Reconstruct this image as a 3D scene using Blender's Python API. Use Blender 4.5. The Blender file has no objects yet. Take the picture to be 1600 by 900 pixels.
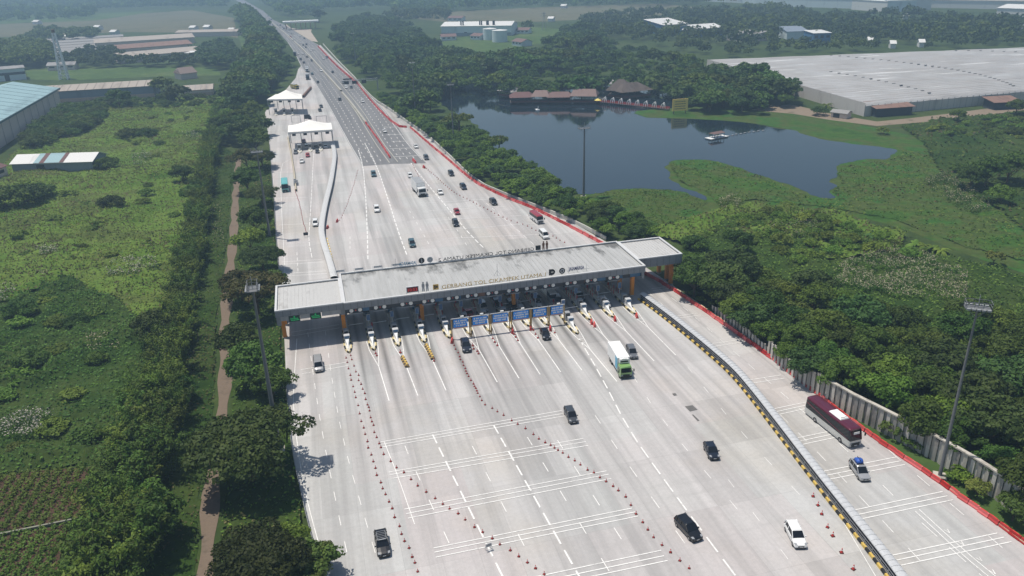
import bpy, bmesh, math, random
import numpy as np
rnd = random.Random(7)
nrg = np.random.default_rng(11)
SC = bpy.context.scene
COL = SC.collection
PI = math.pi
# ---------------------------------------------------------------- survey: picture point -> ground
HC = 76.0                       # drone height
FPX = 1220.0                    # focal length for a 1600 px wide frame
_D = np.array([80., 2890., 1220.]); _D /= np.linalg.norm(_D)
_Y = np.array([-348., -505., 1220.]); _Y -= _D * (_Y @ _D); _Y /= np.linalg.norm(_Y)
_Z = -_D
_X = np.cross(_Y, _Z)
ROT = np.stack([_X, _Y, _Z])
def G(u, v, z=0.0):
    w = ROT @ np.array([u - 800., v - 450., FPX])
    t = (HC - z) / -w[2]
    return (float(w[0] * t), float(w[1] * t))
def PX(x, y, z=0.0):
    c = ROT.T @ np.array([x, y, z - HC])
    return (800 + FPX * c[0] / c[2], 450 + FPX * c[1] / c[2])
def GP(pts, z=0.0):
    return [G(u, v, z) for u, v in pts]
# ---------------------------------------------------------------- polylines
def resample(pts, step):
    out = [pts[0]]; carry = 0.0
    for a, b in zip(pts, pts[1:]):
        d = math.hypot(b[0] - a[0], b[1] - a[1])
        if d < 1e-6: continue
        s = step - carry
        while s <= d:
            t = s / d
            out.append((a[0] + (b[0] - a[0]) * t, a[1] + (b[1] - a[1]) * t)); s += step
        carry = d - (s - step)
    return out
def smooth(pts, n=2):
    for _ in range(n):
        q = [pts[0]]
        for a, b in zip(pts, pts[1:]):
            q.append((a[0] * .75 + b[0] * .25, a[1] * .75 + b[1] * .25))
            q.append((a[0] * .25 + b[0] * .75, a[1] * .25 + b[1] * .75))
        q.append(pts[-1]); pts = q
    return pts
def normals(pts):
    r = []
    for i in range(len(pts)):
        a = pts[max(i - 1, 0)]; b = pts[min(i + 1, len(pts) - 1)]
        dx, dy = b[0] - a[0], b[1] - a[1]; l = math.hypot(dx, dy) or 1
        r.append((-dy / l, dx / l))
    return r
def offset(pts, d):
    return [(p[0] + n[0] * d, p[1] + n[1] * d) for p, n in zip(pts, normals(pts))]
def plen(pts):
    return sum(math.hypot(b[0] - a[0], b[1] - a[1]) for a, b in zip(pts, pts[1:]))
def inside(P, poly):
    x = P[:, 0]; y = P[:, 1]; r = np.zeros(len(P), bool); n = len(poly)
    for i in range(n):
        x0, y0 = poly[i]; x1, y1 = poly[(i + 1) % n]
        c = ((y0 > y) != (y1 > y))
        if y1 != y0:
            r ^= c & (x < (x1 - x0) * (y - y0) / (y1 - y0) + x0)
    return r
# ---------------------------------------------------------------- mesh builder
class MB:
    def __init__(s): s.v = []; s.f = []; s.m = []
    def add(s, vs, fs, m=0):
        o = len(s.v); s.v += [tuple(p) for p in vs]
        s.f += [tuple(i + o for i in f) for f in fs]; s.m += [m] * len(fs); return s
    def box(s, x0, x1, y0, y1, z0, z1, m=0):
        return s.add([(x0,y0,z0),(x1,y0,z0),(x1,y1,z0),(x0,y1,z0),(x0,y0,z1),(x1,y0,z1),(x1,y1,z1),(x0,y1,z1)],
              [(0,3,2,1),(4,5,6,7),(0,1,5,4),(1,2,6,5),(2,3,7,6),(3,0,4,7)], m)
    def obox(s, x, y, z0, z1, sx, sy, a=0.0, m=0):
        c, q = math.cos(a), math.sin(a); vs = []
        for z in (z0, z1):
            for dx, dy in ((-1,-1),(1,-1),(1,1),(-1,1)):
                px, py = dx * sx / 2, dy * sy / 2
                vs.append((x + px * c - py * q, y + px * q + py * c, z))
        return s.add(vs, [(0,3,2,1),(4,5,6,7),(0,1,5,4),(1,2,6,5),(2,3,7,6),(3,0,4,7)], m)
    def bar(s, a, b, w, m=0, h=None):
        h = h or w
        a = np.array(a, float); b = np.array(b, float); d = b - a; l = np.linalg.norm(d)
        if l < 1e-6: return s
        d /= l; up = np.array([0,0,1.]) if abs(d[2]) < .95 else np.array([1.,0,0])
        r = np.cross(d, up); r /= np.linalg.norm(r); u = np.cross(r, d)
        vs = []
        for p in (a, b):
            for i, j in ((-1,-1),(1,-1),(1,1),(-1,1)): vs.append(p + r * i * w / 2 + u * j * h / 2)
        return s.add(vs, [(0,3,2,1),(4,5,6,7),(0,1,5,4),(1,2,6,5),(2,3,7,6),(3,0,4,7)], m)
    def cyl(s, a, b, r0, r1=None, n=8, m=0, cap=True):
        r1 = r0 if r1 is None else r1
        a = np.array(a, float); b = np.array(b, float); d = b - a; d /= np.linalg.norm(d)
        up = np.array([0,0,1.]) if abs(d[2]) < .95 else np.array([1.,0,0])
        r = np.cross(d, up); r /= np.linalg.norm(r); u = np.cross(r, d); vs = []
        for p, rr in ((a, r0), (b, r1)):
            for k in range(n):
                t = 2 * PI * k / n; vs.append(p + (r * math.cos(t) + u * math.sin(t)) * rr)
        fs = [(k, (k + 1) % n, n + (k + 1) % n, n + k) for k in range(n)]
        if cap: fs += [tuple(range(n - 1, -1, -1)), tuple(range(n, 2 * n))]
        return s.add(vs, fs, m)
    def loft(s, rings, m=0, caps=True):
        n = len(rings[0]); vs = [p for r in rings for p in r]; fs = []
        for i in range(len(rings) - 1):
            for k in range(n):
                fs.append((i*n+k, i*n+(k+1)%n, (i+1)*n+(k+1)%n, (i+1)*n+k))
        if caps: fs += [tuple(range(n - 1, -1, -1)), tuple(range((len(rings)-1)*n, len(rings)*n))]
        return s.add(vs, fs, m)
    def sweep(s, pts, prof, m=0, ms=None, z=0.0):
        """open profile [(offset,z)] swept along a ground polyline; ms = material per profile segment"""
        nr = normals(pts); n = len(prof); vs = []
        for p, q in zip(pts, nr):
            for o, h in prof: vs.append((p[0] + q[0] * o, p[1] + q[1] * o, h + z))
        o0 = len(s.v); s.v += vs
        for i in range(len(pts) - 1):
            for k in range(n - 1):
                s.f.append((o0+i*n+k, o0+i*n+k+1, o0+(i+1)*n+k+1, o0+(i+1)*n+k))
                s.m.append((ms[k](i) if callable(ms[k]) else ms[k]) if ms else m)
        return s
    def poly(s, pts, z, m=0):
        return s.add([(p[0], p[1], z) for p in pts], [tuple(range(len(pts)))], m)
    def prism(s, pts, z0, z1, m=0, mt=None):
        n = len(pts)
        s.add([(p[0],p[1],z0) for p in pts] + [(p[0],p[1],z1) for p in pts], [(k,(k+1)%n,n+(k+1)%n,n+k) for k in range(n)], m)
        s.add([(p[0],p[1],z1) for p in pts], [tuple(range(n))], m if mt is None else mt); return s
    def xform(s, loc=(0,0,0), a=0.0, k=1.0):
        c, q = math.cos(a), math.sin(a)
        s.v = [(loc[0]+k*(x*c-y*q), loc[1]+k*(x*q+y*c), loc[2]+k*z) for x, y, z in s.v]; return s
    def merge(s, o, mo=0):
        k = len(s.v); s.v += o.v; s.f += [tuple(i + k for i in f) for f in o.f]; s.m += [i + mo for i in o.m]; return s
    def build(s, name, mats, parent=None, loc=None, smooth=False, fix=True):
        me = bpy.data.meshes.new(name); me.from_pydata(s.v, [], s.f)
        if not isinstance(mats, (list, tuple)): mats = [mats]
        for q in mats: me.materials.append(q)
        me.polygons.foreach_set('material_index', [min(i, len(mats) - 1) for i in s.m])
        if fix and len(s.f) < 6000:
            bm = bmesh.new(); bm.from_mesh(me); bmesh.ops.recalc_face_normals(bm, faces=bm.faces); bm.to_mesh(me); bm.free()
        if smooth:
            me.polygons.foreach_set('use_smooth', [True] * len(me.polygons))
        me.update()
        o = bpy.data.objects.new(name, me); COL.objects.link(o)
        if parent is not None: o.parent = parent
        if loc is not None: o.location = loc
        return o
def np_mesh(name, V, F, mats, midx=None):
    me = bpy.data.meshes.new(name); n = len(F); k = F.shape[1]
    me.vertices.add(len(V)); me.vertices.foreach_set('co', np.ascontiguousarray(V, dtype=np.float32).ravel())
    me.loops.add(n * k); me.loops.foreach_set('vertex_index', np.ascontiguousarray(F, dtype=np.int32).ravel())
    me.polygons.add(n); me.polygons.foreach_set('loop_start', np.arange(0, n * k, k, dtype=np.int32))
    me.polygons.foreach_set('loop_total', np.full(n, k, dtype=np.int32))
    for q in (mats if isinstance(mats, (list, tuple)) else [mats]): me.materials.append(q)
    if midx is not None: me.polygons.foreach_set('material_index', np.ascontiguousarray(midx, dtype=np.int32))
    me.update(calc_edges=True); me.validate(); return me
# ---------------------------------------------------------------- tags
def tag(o, label=None, cat=None, group=None, kind=None):
    if label: o['label'] = label
    if cat: o['category'] = cat
    if group: o['group'] = group
    if kind: o['kind'] = kind
    return o
def thing(name, label, cat, loc=(0,0,0), rz=0.0, group=None):
    o = bpy.data.objects.new(name, None); COL.objects.link(o); o.empty_display_size = .5
    o.location = loc if len(loc) == 3 else (loc[0], loc[1], 0); o.rotation_euler = (0, 0, rz)
    return tag(o, label, cat, group)
def link_copy(o, parent=None):
    c = o.copy(); COL.objects.link(c)
    if parent is not None: c.parent = parent
    for ch in [q for q in bpy.data.objects if q.parent == o]: link_copy(ch, c)
    return c
def dup(proto, loc, rz=0.0, label=None, cat=None, group=None, k=None):
    """proto = (root, [(part, [subparts])])"""
    root, parts = proto
    r = root.copy(); COL.objects.link(r); r.location = loc; r.rotation_euler = (0, 0, rz)
    if k: r.scale = (k, k, k) if not isinstance(k, (tuple, list)) else k
    tag(r, label, cat, group)
    ps = []
    for p, subs in parts:
        c = p.copy(); COL.objects.link(c); c.parent = r; ss = []
        for q in subs:
            d = q.copy(); COL.objects.link(d); d.parent = c; ss.append(d)
        ps.append((c, ss))
    return r, ps
# ---------------------------------------------------------------- materials
def _nt(name):
    m = bpy.data.materials.new(name); m.use_nodes = True; nt = m.node_tree; nt.nodes.clear()
    out = nt.nodes.new('ShaderNodeOutputMaterial'); b = nt.nodes.new('ShaderNodeBsdfPrincipled')
    nt.links.new(b.outputs[0], out.inputs[0]); return m, nt, b
def _n(nt, t, **kw):
    n = nt.nodes.new(t)
    for k, v in kw.items(): setattr(n, k, v)
    return n
def c4(c): return (c[0], c[1], c[2], 1.0)
def _ramp(nt, src, stops):
    r = _n(nt, 'ShaderNodeValToRGB'); e = r.color_ramp.elements
    e[0].position = stops[0][0]; e[0].color = c4(stops[0][1]); e[1].position = stops[-1][0]; e[1].color = c4(stops[-1][1])
    for p, c in stops[1:-1]:
        q = e.new(p); q.color = c4(c)
    nt.links.new(src, r.inputs[0]); return r.outputs[0]
def _mix(nt, f, a, b, mode='MIX'):
    m = _n(nt, 'ShaderNodeMix', data_type='RGBA', blend_type=mode)
    for i, x in ((0, f), (6, a), (7, b)):
        if isinstance(x, (int, float)): m.inputs[i].default_value = x
        elif isinstance(x, tuple): m.inputs[i].default_value = c4(x)
        else: nt.links.new(x, m.inputs[i])
    return m.outputs[2]
def _noise(nt, vec, scale, detail=3, rough=.55, dist=0.0):
    n = _n(nt, 'ShaderNodeTexNoise'); n.inputs['Scale'].default_value = scale; n.inputs['Detail'].default_value = detail
    n.inputs['Roughness'].default_value = rough; n.inputs['Distortion'].default_value = dist
    nt.links.new(vec, n.inputs['Vector']); return n.outputs['Fac']
def _map(nt, vec, sc=(1,1,1), rot=(0,0,0), loc=(0,0,0)):
    m = _n(nt, 'ShaderNodeMapping'); m.inputs['Scale'].default_value = sc; m.inputs['Rotation'].default_value = rot; m.inputs['Location'].default_value = loc
    nt.links.new(vec, m.inputs['Vector']); return m.outputs[0]
def _obj(nt): return _n(nt, 'ShaderNodeTexCoord').outputs['Object']
def _pos(nt): return _n(nt, 'ShaderNodeNewGeometry').outputs['Position']
MATS = {}
def mat(name, col, rough=.6, metal=0.0, var=.12, scale=1.2, spec=.3, coat=0.0, emit=0.0, bump=0.0):
    if name in MATS: return MATS[name]
    m, nt, b = _nt(name)
    b.inputs['Roughness'].default_value = rough; b.inputs['Metallic'].default_value = metal
    b.inputs['Specular IOR Level'].default_value = spec; b.inputs['Coat Weight'].default_value = coat
    if var > 0:
        f = _noise(nt, _obj(nt), scale, 4)
        lo = tuple(x * (1 - var) for x in col); hi = tuple(min(1, x * (1 + var)) for x in col)
        nt.links.new(_ramp(nt, f, [(.3, lo), (.7, hi)]), b.inputs['Base Color'])
        if bump:
            bp = _n(nt, 'ShaderNodeBump'); bp.inputs['Strength'].default_value = bump; nt.links.new(f, bp.inputs['Height']); nt.links.new(bp.outputs[0], b.inputs['Normal'])
    else: b.inputs['Base Color'].default_value = c4(col)
    if emit:
        b.inputs['Emission Color'].default_value = c4(col); b.inputs['Emission Strength'].default_value = emit
    MATS[name] = m; return m
def stained(name, col, dark, scale=.25, stretch=(1,1,1), rough=.7, thr=.55, var=.08):
    """weathered surface: base tone plus darker stains with their own shape"""
    if name in MATS: return MATS[name]
    m, nt, b = _nt(name); v = _obj(nt)
    f1 = _noise(nt, _map(nt, v, stretch), scale, 5, .65)
    f2 = _noise(nt, v, 3.0, 3)
    c = _ramp(nt, f2, [(.3, tuple(x*(1-var) for x in col)), (.7, tuple(min(1, x*(1+var)) for x in col))])
    k = _ramp(nt, f1, [(thr, (0,0,0)), (min(.98, thr + .2), (1,1,1))])
    nt.links.new(_mix(nt, k, c, dark), b.inputs['Base Color']); b.inputs['Roughness'].default_value = rough
    b.inputs['Specular IOR Level'].default_value = .25
    MATS[name] = m; return m
def foliage(name, c0, c1, c2=None, transl=.25, scale=.35):
    if name in MATS: return MATS[name]
    m, nt, b = _nt(name)
    f = _noise(nt, _obj(nt), scale, 4, .6)
    cr = _ramp(nt, f, [(.28, c0), (.5, tuple((a + d) / 2 for a, d in zip(c0, c1))), (.72, c1)])
    oi = _n(nt, 'ShaderNodeObjectInfo')
    hs = _n(nt, 'ShaderNodeHueSaturation')
    mr = _n(nt, 'ShaderNodeMapRange'); mr.inputs[3].default_value = .62; mr.inputs[4].default_value = 1.42
    nt.links.new(oi.outputs['Random'], mr.inputs[0]); nt.links.new(mr.outputs[0], hs.inputs['Value'])
    mh = _n(nt, 'ShaderNodeMapRange'); mh.inputs[3].default_value = .468; mh.inputs[4].default_value = .518
    ad = _n(nt, 'ShaderNodeMath', operation='FRACT'); mu = _n(nt, 'ShaderNodeMath', operation='MULTIPLY'); mu.inputs[1].default_value = 7.31
    nt.links.new(oi.outputs['Random'], mu.inputs[0]); nt.links.new(mu.outputs[0], ad.inputs[0]); nt.links.new(ad.outputs[0], mh.inputs[0]); nt.links.new(mh.outputs[0], hs.inputs['Hue'])
    nt.links.new(cr, hs.inputs['Color']); col = hs.outputs[0]
    if c2:
        f3 = _noise(nt, _obj(nt), 1.7, 2)
        col = _mix(nt, _ramp(nt, f3, [(.56, (0,0,0)), (.66, (1,1,1))]), col, c2)
    nt.links.new(col, b.inputs['Base Color']); b.inputs['Roughness'].default_value = .62; b.inputs['Specular IOR Level'].default_value = .18
    if transl:
        out = [n for n in nt.nodes if n.type == 'OUTPUT_MATERIAL'][0]
        t = _n(nt, 'ShaderNodeBsdfTranslucent'); nt.links.new(col, t.inputs[0])
        mx = _n(nt, 'ShaderNodeMixShader'); mx.inputs[0].default_value = transl
        nt.links.new(b.outputs[0], mx.inputs[1]); nt.links.new(t.outputs[0], mx.inputs[2]); nt.links.new(mx.outputs[0], out.inputs[0])
    MATS[name] = m; return m
# ---------------------------------------------------------------- numpy noise
_perm = nrg.random((256, 256))
def vnoise(x, y):
    xi = np.floor(x).astype(int); yi = np.floor(y).astype(int); fx = x - xi; fy = y - yi
    fx = fx*fx*(3-2*fx); fy = fy*fy*(3-2*fy)
    g = lambda a, b: _perm[a % 256, b % 256]
    return (g(xi,yi)*(1-fx)+g(xi+1,yi)*fx)*(1-fy) + (g(xi,yi+1)*(1-fx)+g(xi+1,yi+1)*fx)*fy
def fbm(x, y, o=4):
    s = 0; a = .5; t = 0
    for i in range(o):
        s = s + a * vnoise(x * 2**i + 17*i, y * 2**i + 5*i); t += a; a *= .55
    return s / t
# ---------------------------------------------------------------- lettering
def text_mesh(txt, size, depth=.05, bold=0.0):
    cu = bpy.data.curves.new('lettering', 'FONT'); cu.body = txt; cu.size = size; cu.extrude = depth / 2; cu.offset = bold
    cu.align_x = 'CENTER'; cu.resolution_u = 3
    ob = bpy.data.objects.new('lettering_tmp', cu); COL.objects.link(ob)
    dg = bpy.context.evaluated_depsgraph_get(); me = bpy.data.meshes.new_from_object(ob.evaluated_get(dg))
    bpy.data.objects.remove(ob); bpy.data.curves.remove(cu); return me
def lettering(txt, size, m, parent, loc, rot=(PI/2, 0, 0), depth=.06, width=None, bold=0.0, name='lettering'):
    me = text_mesh(txt, size, depth, bold); me.materials.clear(); me.materials.append(m)
    if width:
        xs = [v.co.x for v in me.vertices]; w = max(xs) - min(xs); k = width / w; c = (max(xs) + min(xs)) / 2
        for v in me.vertices: v.co.x = (v.co.x - c) * k
    me.name = name
    o = bpy.data.objects.new(name, me); COL.objects.link(o); o.parent = parent; o.location = loc; o.rotation_euler = rot
    return o
# ================================================================= SETTING
def mat_ground():
    m, nt, b = _nt('ground_green'); v = _obj(nt)
    a = _noise(nt, v, .018, 5, .6); d = _noise(nt, v, .12, 5, .65); e = _noise(nt, v, .9, 4, .7)
    c1 = _ramp(nt, a, [(.3, (.022,.045,.014)), (.45, (.045,.075,.018)), (.6, (.075,.10,.028)), (.75, (.09,.085,.04))])
    c2 = _ramp(nt, d, [(.3, (.018,.035,.012)), (.55, (.05,.08,.02)), (.75, (.095,.115,.035))])
    c = _mix(nt, .55, c1, c2)
    c = _mix(nt, _ramp(nt, e, [(.35, (.45,.45,.45)), (.7, (0,0,0))]), c, (.018,.03,.010))
    nt.links.new(c, b.inputs['Base Color']); b.inputs['Roughness'].default_value = .9; b.inputs['Specular IOR Level'].default_value = .1
    return m
def mat_field(name, cols, s1=.02, s2=.4):
    m, nt, b = _nt(name); v = _obj(nt)
    a = _noise(nt, v, s1, 5, .6); e = _noise(nt, v, s2, 4, .7)
    n = len(cols); c = _ramp(nt, a, [(.3 + .42 * i / (n - 1), q) for i, q in enumerate(cols)])
    c = _mix(nt, _ramp(nt, e, [(.35, (.5,.5,.5)), (.65, (0,0,0))]), c, tuple(x * .55 for x in cols[0]))
    nt.links.new(c, b.inputs['Base Color']); b.inputs['Roughness'].default_value = .9; b.inputs['Specular IOR Level'].default_value = .08
    return m
def mat_concrete(name, base, joint=True, streak=.5, warm=(1.07,1.0,.925)):
    m, nt, b = _nt(name); v = _obj(nt)
    br = _n(nt, 'ShaderNodeTexBrick'); br.offset = 0.0
    br.inputs['Color1'].default_value = (.36,.36,.36,1); br.inputs['Color2'].default_value = (.64,.64,.64,1); br.inputs['Mortar'].default_value = (.22,.22,.22,1)
    br.inputs['Scale'].default_value = 1.0; br.inputs['Mortar Size'].default_value = .035; br.inputs['Brick Width'].default_value = 5.2; br.inputs['Row Height'].default_value = 14.0
    br.inputs['Mortar Smooth'].default_value = .3
    nt.links.new(v, br.inputs['Vector'])
    big = _noise(nt, v, .035, 4, .6); fine = _noise(nt, v, 1.6, 5, .7)
    st = _noise(nt, _map(nt, v, (.34, .010, 1), (0,0,.05)), 1.0, 4, .62); st2 = _noise(nt, _map(nt, v, (.05, .35, 1)), 1.0, 4, .65)
    c = _ramp(nt, big, [(.3, tuple(base * w * .93 for w in warm)), (.5, tuple(base * w for w in (1.03,1.0,.985))), (.72, tuple(base * w * 1.05 for w in (1.015,1.01,.985)))])
    b2 = _n(nt, 'ShaderNodeTexBrick'); b2.offset = .37; b2.inputs['Scale'].default_value = 1.0; b2.inputs['Brick Width'].default_value = 10.4; b2.inputs['Row Height'].default_value = 21.0; b2.inputs['Mortar Size'].default_value = .0
    b2.inputs['Color1'].default_value = (1.03,.975,.965,1); b2.inputs['Color2'].default_value = (.955,.985,.97,1); nt.links.new(v, b2.inputs['Vector']); hue = b2.outputs[0]
    c = _mix(nt, .8, c, hue, 'MULTIPLY')
    if joint: c = _mix(nt, .30, c, br.outputs[0], 'OVERLAY')
    c = _mix(nt, .13, c, _ramp(nt, fine, [(.25, (.2,.2,.2)), (.75, (.85,.85,.85))]), 'OVERLAY')
    k = _ramp(nt, st, [(.44, (0,0,0)), (.66, (streak,)*3)])
    sx = _n(nt, 'ShaderNodeSeparateXYZ'); nt.links.new(v, sx.inputs[0]); mr = _n(nt, 'ShaderNodeMapRange', interpolation_type='SMOOTHSTEP'); mr.inputs[1].default_value = 60; mr.inputs[2].default_value = 135; mr.inputs[3].default_value = .55; mr.inputs[4].default_value = 1.0
    nt.links.new(sx.outputs[1], mr.inputs[0]); k = _mix(nt, 1.0, k, mr.outputs[0], 'MULTIPLY')
    fs = _noise(nt, _map(nt, v, (1.5, .02, 1), (0,0,.03)), 1.0, 3, .5); ks = _ramp(nt, fs, [(.56, (0,0,0)), (.78, (.22,.22,.22))]); c = _mix(nt, ks, c, tuple(base * .6 * w for w in (1.0,.97,.95)))
    c = _mix(nt, k, c, tuple(base * .50 * w for w in (1.0,.98,.96)))
    if name == 'plaza_concrete':      # oil and rubber lines down the toll lanes
        mth = lambda op, a_, b_=None: (lambda n_: ([nt.links.new(x_, n_.inputs[i_]) if not isinstance(x_, (int, float)) else setattr(n_.inputs[i_], 'default_value', x_) for i_, x_ in enumerate([a_] + ([b_] if b_ is not None else []))], n_.outputs[0])[1])(_n(nt, 'ShaderNodeMath', operation=op))
        ph = mth('MULTIPLY', mth('SUBTRACT', sx.outputs[0], 4.5), 2 * PI / 4.94)
        w1 = mth('POWER', mth('MULTIPLY', mth('ADD', mth('COSINE', ph), 1.0), .5), 5.0); w2 = mth('POWER', mth('MULTIPLY', mth('ADD', mth('COSINE', mth('MULTIPLY', ph, 3.0)), 1.0), .5), 3.0)
        ll = mth('ADD', mth('MULTIPLY', w1, .8), mth('MULTIPLY', w2, .22))
        my = _n(nt, 'ShaderNodeMapRange', interpolation_type='SMOOTHSTEP'); my.inputs[1].default_value = 112; my.inputs[2].default_value = 150; nt.links.new(sx.outputs[1], my.inputs[0])
        mz = _n(nt, 'ShaderNodeMapRange', interpolation_type='SMOOTHSTEP'); mz.inputs[1].default_value = 215; mz.inputs[2].default_value = 185; nt.links.new(sx.outputs[1], mz.inputs[0])
        mx_ = _n(nt, 'ShaderNodeMapRange'); mx_.inputs[1].default_value = 69; mx_.inputs[2].default_value = 66; nt.links.new(sx.outputs[0], mx_.inputs[0]); mw = _n(nt, 'ShaderNodeMapRange'); mw.inputs[1].default_value = 2; mw.inputs[2].default_value = 4; nt.links.new(sx.outputs[0], mw.inputs[0])
        oil = mth('MULTIPLY', mth('MULTIPLY', mth('MULTIPLY', ll, my.outputs[0]), mth('MULTIPLY', mz.outputs[0], mth('MULTIPLY', mx_.outputs[0], mw.outputs[0]))), mth('ADD', .25, mth('MULTIPLY', st, .75)))
        c = _mix(nt, oil, c, (.07,.068,.065))
    k2 = _ramp(nt, st2, [(.55, (0,0,0)), (.8, (.35,.35,.35))])
    c = _mix(nt, k2, c, tuple(base * .68 * w for w in (1.0,.97,.93)))
    nt.links.new(c, b.inputs['Base Color']); b.inputs['Roughness'].default_value = .85; b.inputs['Specular IOR Level'].default_value = .2
    return m
def mat_asphalt():
    m, nt, b = _nt('asphalt_grey'); v = _obj(nt)
    st = _noise(nt, _map(nt, v, (.5, .01, 1)), 1.0, 4); f = _noise(nt, v, .4, 5, .7)
    c = _ramp(nt, st, [(.3, (.145,.145,.148)), (.7, (.20,.198,.198))]); c = _mix(nt, .3, c, _ramp(nt, f, [(.3, (.3,.3,.3)), (.7, (.7,.7,.7))]), 'OVERLAY')
    nt.links.new(c, b.inputs['Base Color']); b.inputs['Roughness'].default_value = .85; b.inputs['Specular IOR Level'].default_value = .2
    return m
def mat_water():
    m, nt, b = _nt('lake_water'); v = _obj(nt)
    w = _noise(nt, _map(nt, v, (.5,.9,1)), 1.2, 4, .6); bp = _n(nt, 'ShaderNodeBump'); bp.inputs['Strength'].default_value = .05; bp.inputs['Distance'].default_value = .05
    nt.links.new(w, bp.inputs['Height']); nt.links.new(bp.outputs[0], b.inputs['Normal'])
    b.inputs['Base Color'].default_value = (.009,.018,.026,1); b.inputs['Roughness'].default_value = .09; b.inputs['Specular IOR Level'].default_value = .5
    r = _noise(nt, _map(nt, v, (.012,.03,1)), 1.0, 3); nt.links.new(_ramp(nt, r, [(.35, (.03,)*3), (.7, (.13,)*3)]), b.inputs['Roughness'])
    return m
M_GROUND = mat_ground()
M_CONC = mat_concrete('plaza_concrete', .43, streak=.60)
M_CONC2 = mat_concrete('lane_concrete', .44, streak=.35)
M_ASPH = mat_asphalt()
M_PAINT = stained('road_paint_white', (.74,.73,.70), (.46,.45,.43), 1.6, rough=.6, thr=.52)
M_PAINTY = stained('road_paint_cream', (.50,.485,.41), (.36,.35,.31), 1.0, rough=.6)
M_WATER = mat_water()
M_MARSH = mat_field('marsh_weed', [(.026,.070,.011), (.050,.110,.017), (.072,.092,.026), (.040,.114,.020), (.062,.100,.022)], .045, .35)
M_FGREEN = mat_field('pasture_green', [(.05,.09,.025), (.075,.125,.032), (.11,.14,.05)], .015, .12)
M_FBROWN = mat_field('fallow_field', [(.10,.105,.055), (.15,.14,.085), (.12,.13,.07)], .012, .1)
M_DIRT = stained('track_dirt', (.160,.122,.090), (.085,.07,.05), .3, rough=.95)
M_SAND = stained('bank_sand', (.215,.168,.12), (.10,.085,.05), .12, rough=.95)
def sheet(name, pts, z, m, kind='structure'):
    o = MB().poly(pts, z, 0).build(name, m); me = o.data
    bm = bmesh.new(); bm.from_mesh(me); bmesh.ops.triangulate(bm, faces=bm.faces); bmesh.ops.recalc_face_normals(bm, faces=bm.faces)
    if bm.faces and sum(f.normal.z for f in bm.faces) < 0: bmesh.ops.reverse_faces(bm, faces=bm.faces)
    bm.to_mesh(me); bm.free(); o['kind'] = kind; return o
sheet('ground', [(-2600,-300),(2600,-300),(2600,4200),(-2600,4200)], 0.0, M_GROUND)
# --- lake and marsh
LAKE = [(668,138),(690,166),(740,188),(770,228),(800,252),(860,286),(893,304),(936,303),(960,296),(1000,294),(1040,296),(1075,303),(1112,316),(1095,302),(1060,291),(1046,276),(1040,262),(1046,252),(1075,248.5),(1120,252),(1150,261),(1185,273),(1220,284),(1252,296),(1272,309),(1308,311),(1297,299),(1308,290),(1294,283),(1312,272),(1302,261),(1330,252),(1358,248),(1388,250),(1401,236),(1396,232),(1340,226),(1290,219),(1258,212),(1243,203),(1205,200),(1165,189),(1110,186),(1050,184),(1006,182),(990,177),(998,172),(1045,170),(1075,168),(1070,150),(1030,141),(940,132),(800,130),(720,128)]
def jag(pts, step, amp):
    r = resample(pts, step); n = normals(r); q = random.Random(len(r)); out = []; w = 0
    for i, (a, b) in enumerate(zip(r, n)):
        w = w * .6 + q.uniform(-1, 1) * .6; d = amp * (w + .5 * math.sin(i * .7)); out.append((a[0] + b[0] * d, a[1] + b[1] * d))
    return out[:-1]
lake_w = jag(smooth(GP(LAKE) + [G(*LAKE[0])], 1), 1.6, .8)
MARSH = [(880,318),(930,296),(1000,286),(1036,255),(1075,240),(1150,245),(1240,222),(1230,198),(1160,184),(1000,184),(985,172),(1060,163),(1180,170),(1300,185),(1390,205),(1480,222),(1600,240),(1660,330),(1640,440),(1500,395),(1400,352),(1290,330),(1180,318),(1130,330),(1100,352),(1010,372),(960,350)]
sheet('marsh', smooth(GP(MARSH) + [G(*MARSH[0])], 1), .03, M_MARSH)
sheet('lake', lake_w, .06, M_WATER)
sheet('marsh_tip', smooth(GP([(990,177),(1030,170),(1100,168),(1180,178),(1245,190),(1250,205),(1180,193),(1110,187),(1010,184)]), 1), .09, M_MARSH)
sheet('bank', GP([(1172,172),(1205,164),(1240,164),(1300,178),(1370,190),(1420,185),(1480,178),(1600,162),(1640,166),(1520,184),(1430,192),(1370,197),(1300,188),(1240,178)]), .045, M_SAND)
# --- far fields
for i, (poly, m) in enumerate([
    ([(-60,36),(130,27),(300,16),(365,28),(372,60),(340,52),(200,50),(0,58),(-60,60)], M_FBROWN),
    ([(40,110),(180,104),(340,106),(345,118),(240,120),(100,126),(45,124)], M_FGREEN),
    ([(372,55),(395,52),(412,95),(385,98)], M_FGREEN),
    ([(600,24),(830,12),(1030,6),(1120,14),(1020,26),(840,34),(690,34)], M_FBROWN),
    ([(690,66),(800,40),(905,48),(890,62),(820,72),(730,92),(700,84)], M_FGREEN),
    ([(-60,25),(120,22),(250,17),(150,32),(-60,40)], M_FGREEN)]):
    sheet('field', GP(poly), .05 + .02 * i, m)
# --- dirt track
TRK = smooth(GP([(374,240),(371,270),(368,310),(366,350),(363,390),(357,440),(352,495),(350,545),(353,590),(348,640),(338,700),(328,780),(327,820),(322,880),(318,940)]), 2)
mb = MB(); mb.sweep(TRK, [(-1.15,0),(1.15,0)]); o = mb.build('dirt_track', M_DIRT); 
for v in o.data.vertices: v.co.z = .06; v.co.x += .35 * math.sin(v.co.y * .31) * (1 if v.index % 2 else -1)
o['kind'] = 'structure'
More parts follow.
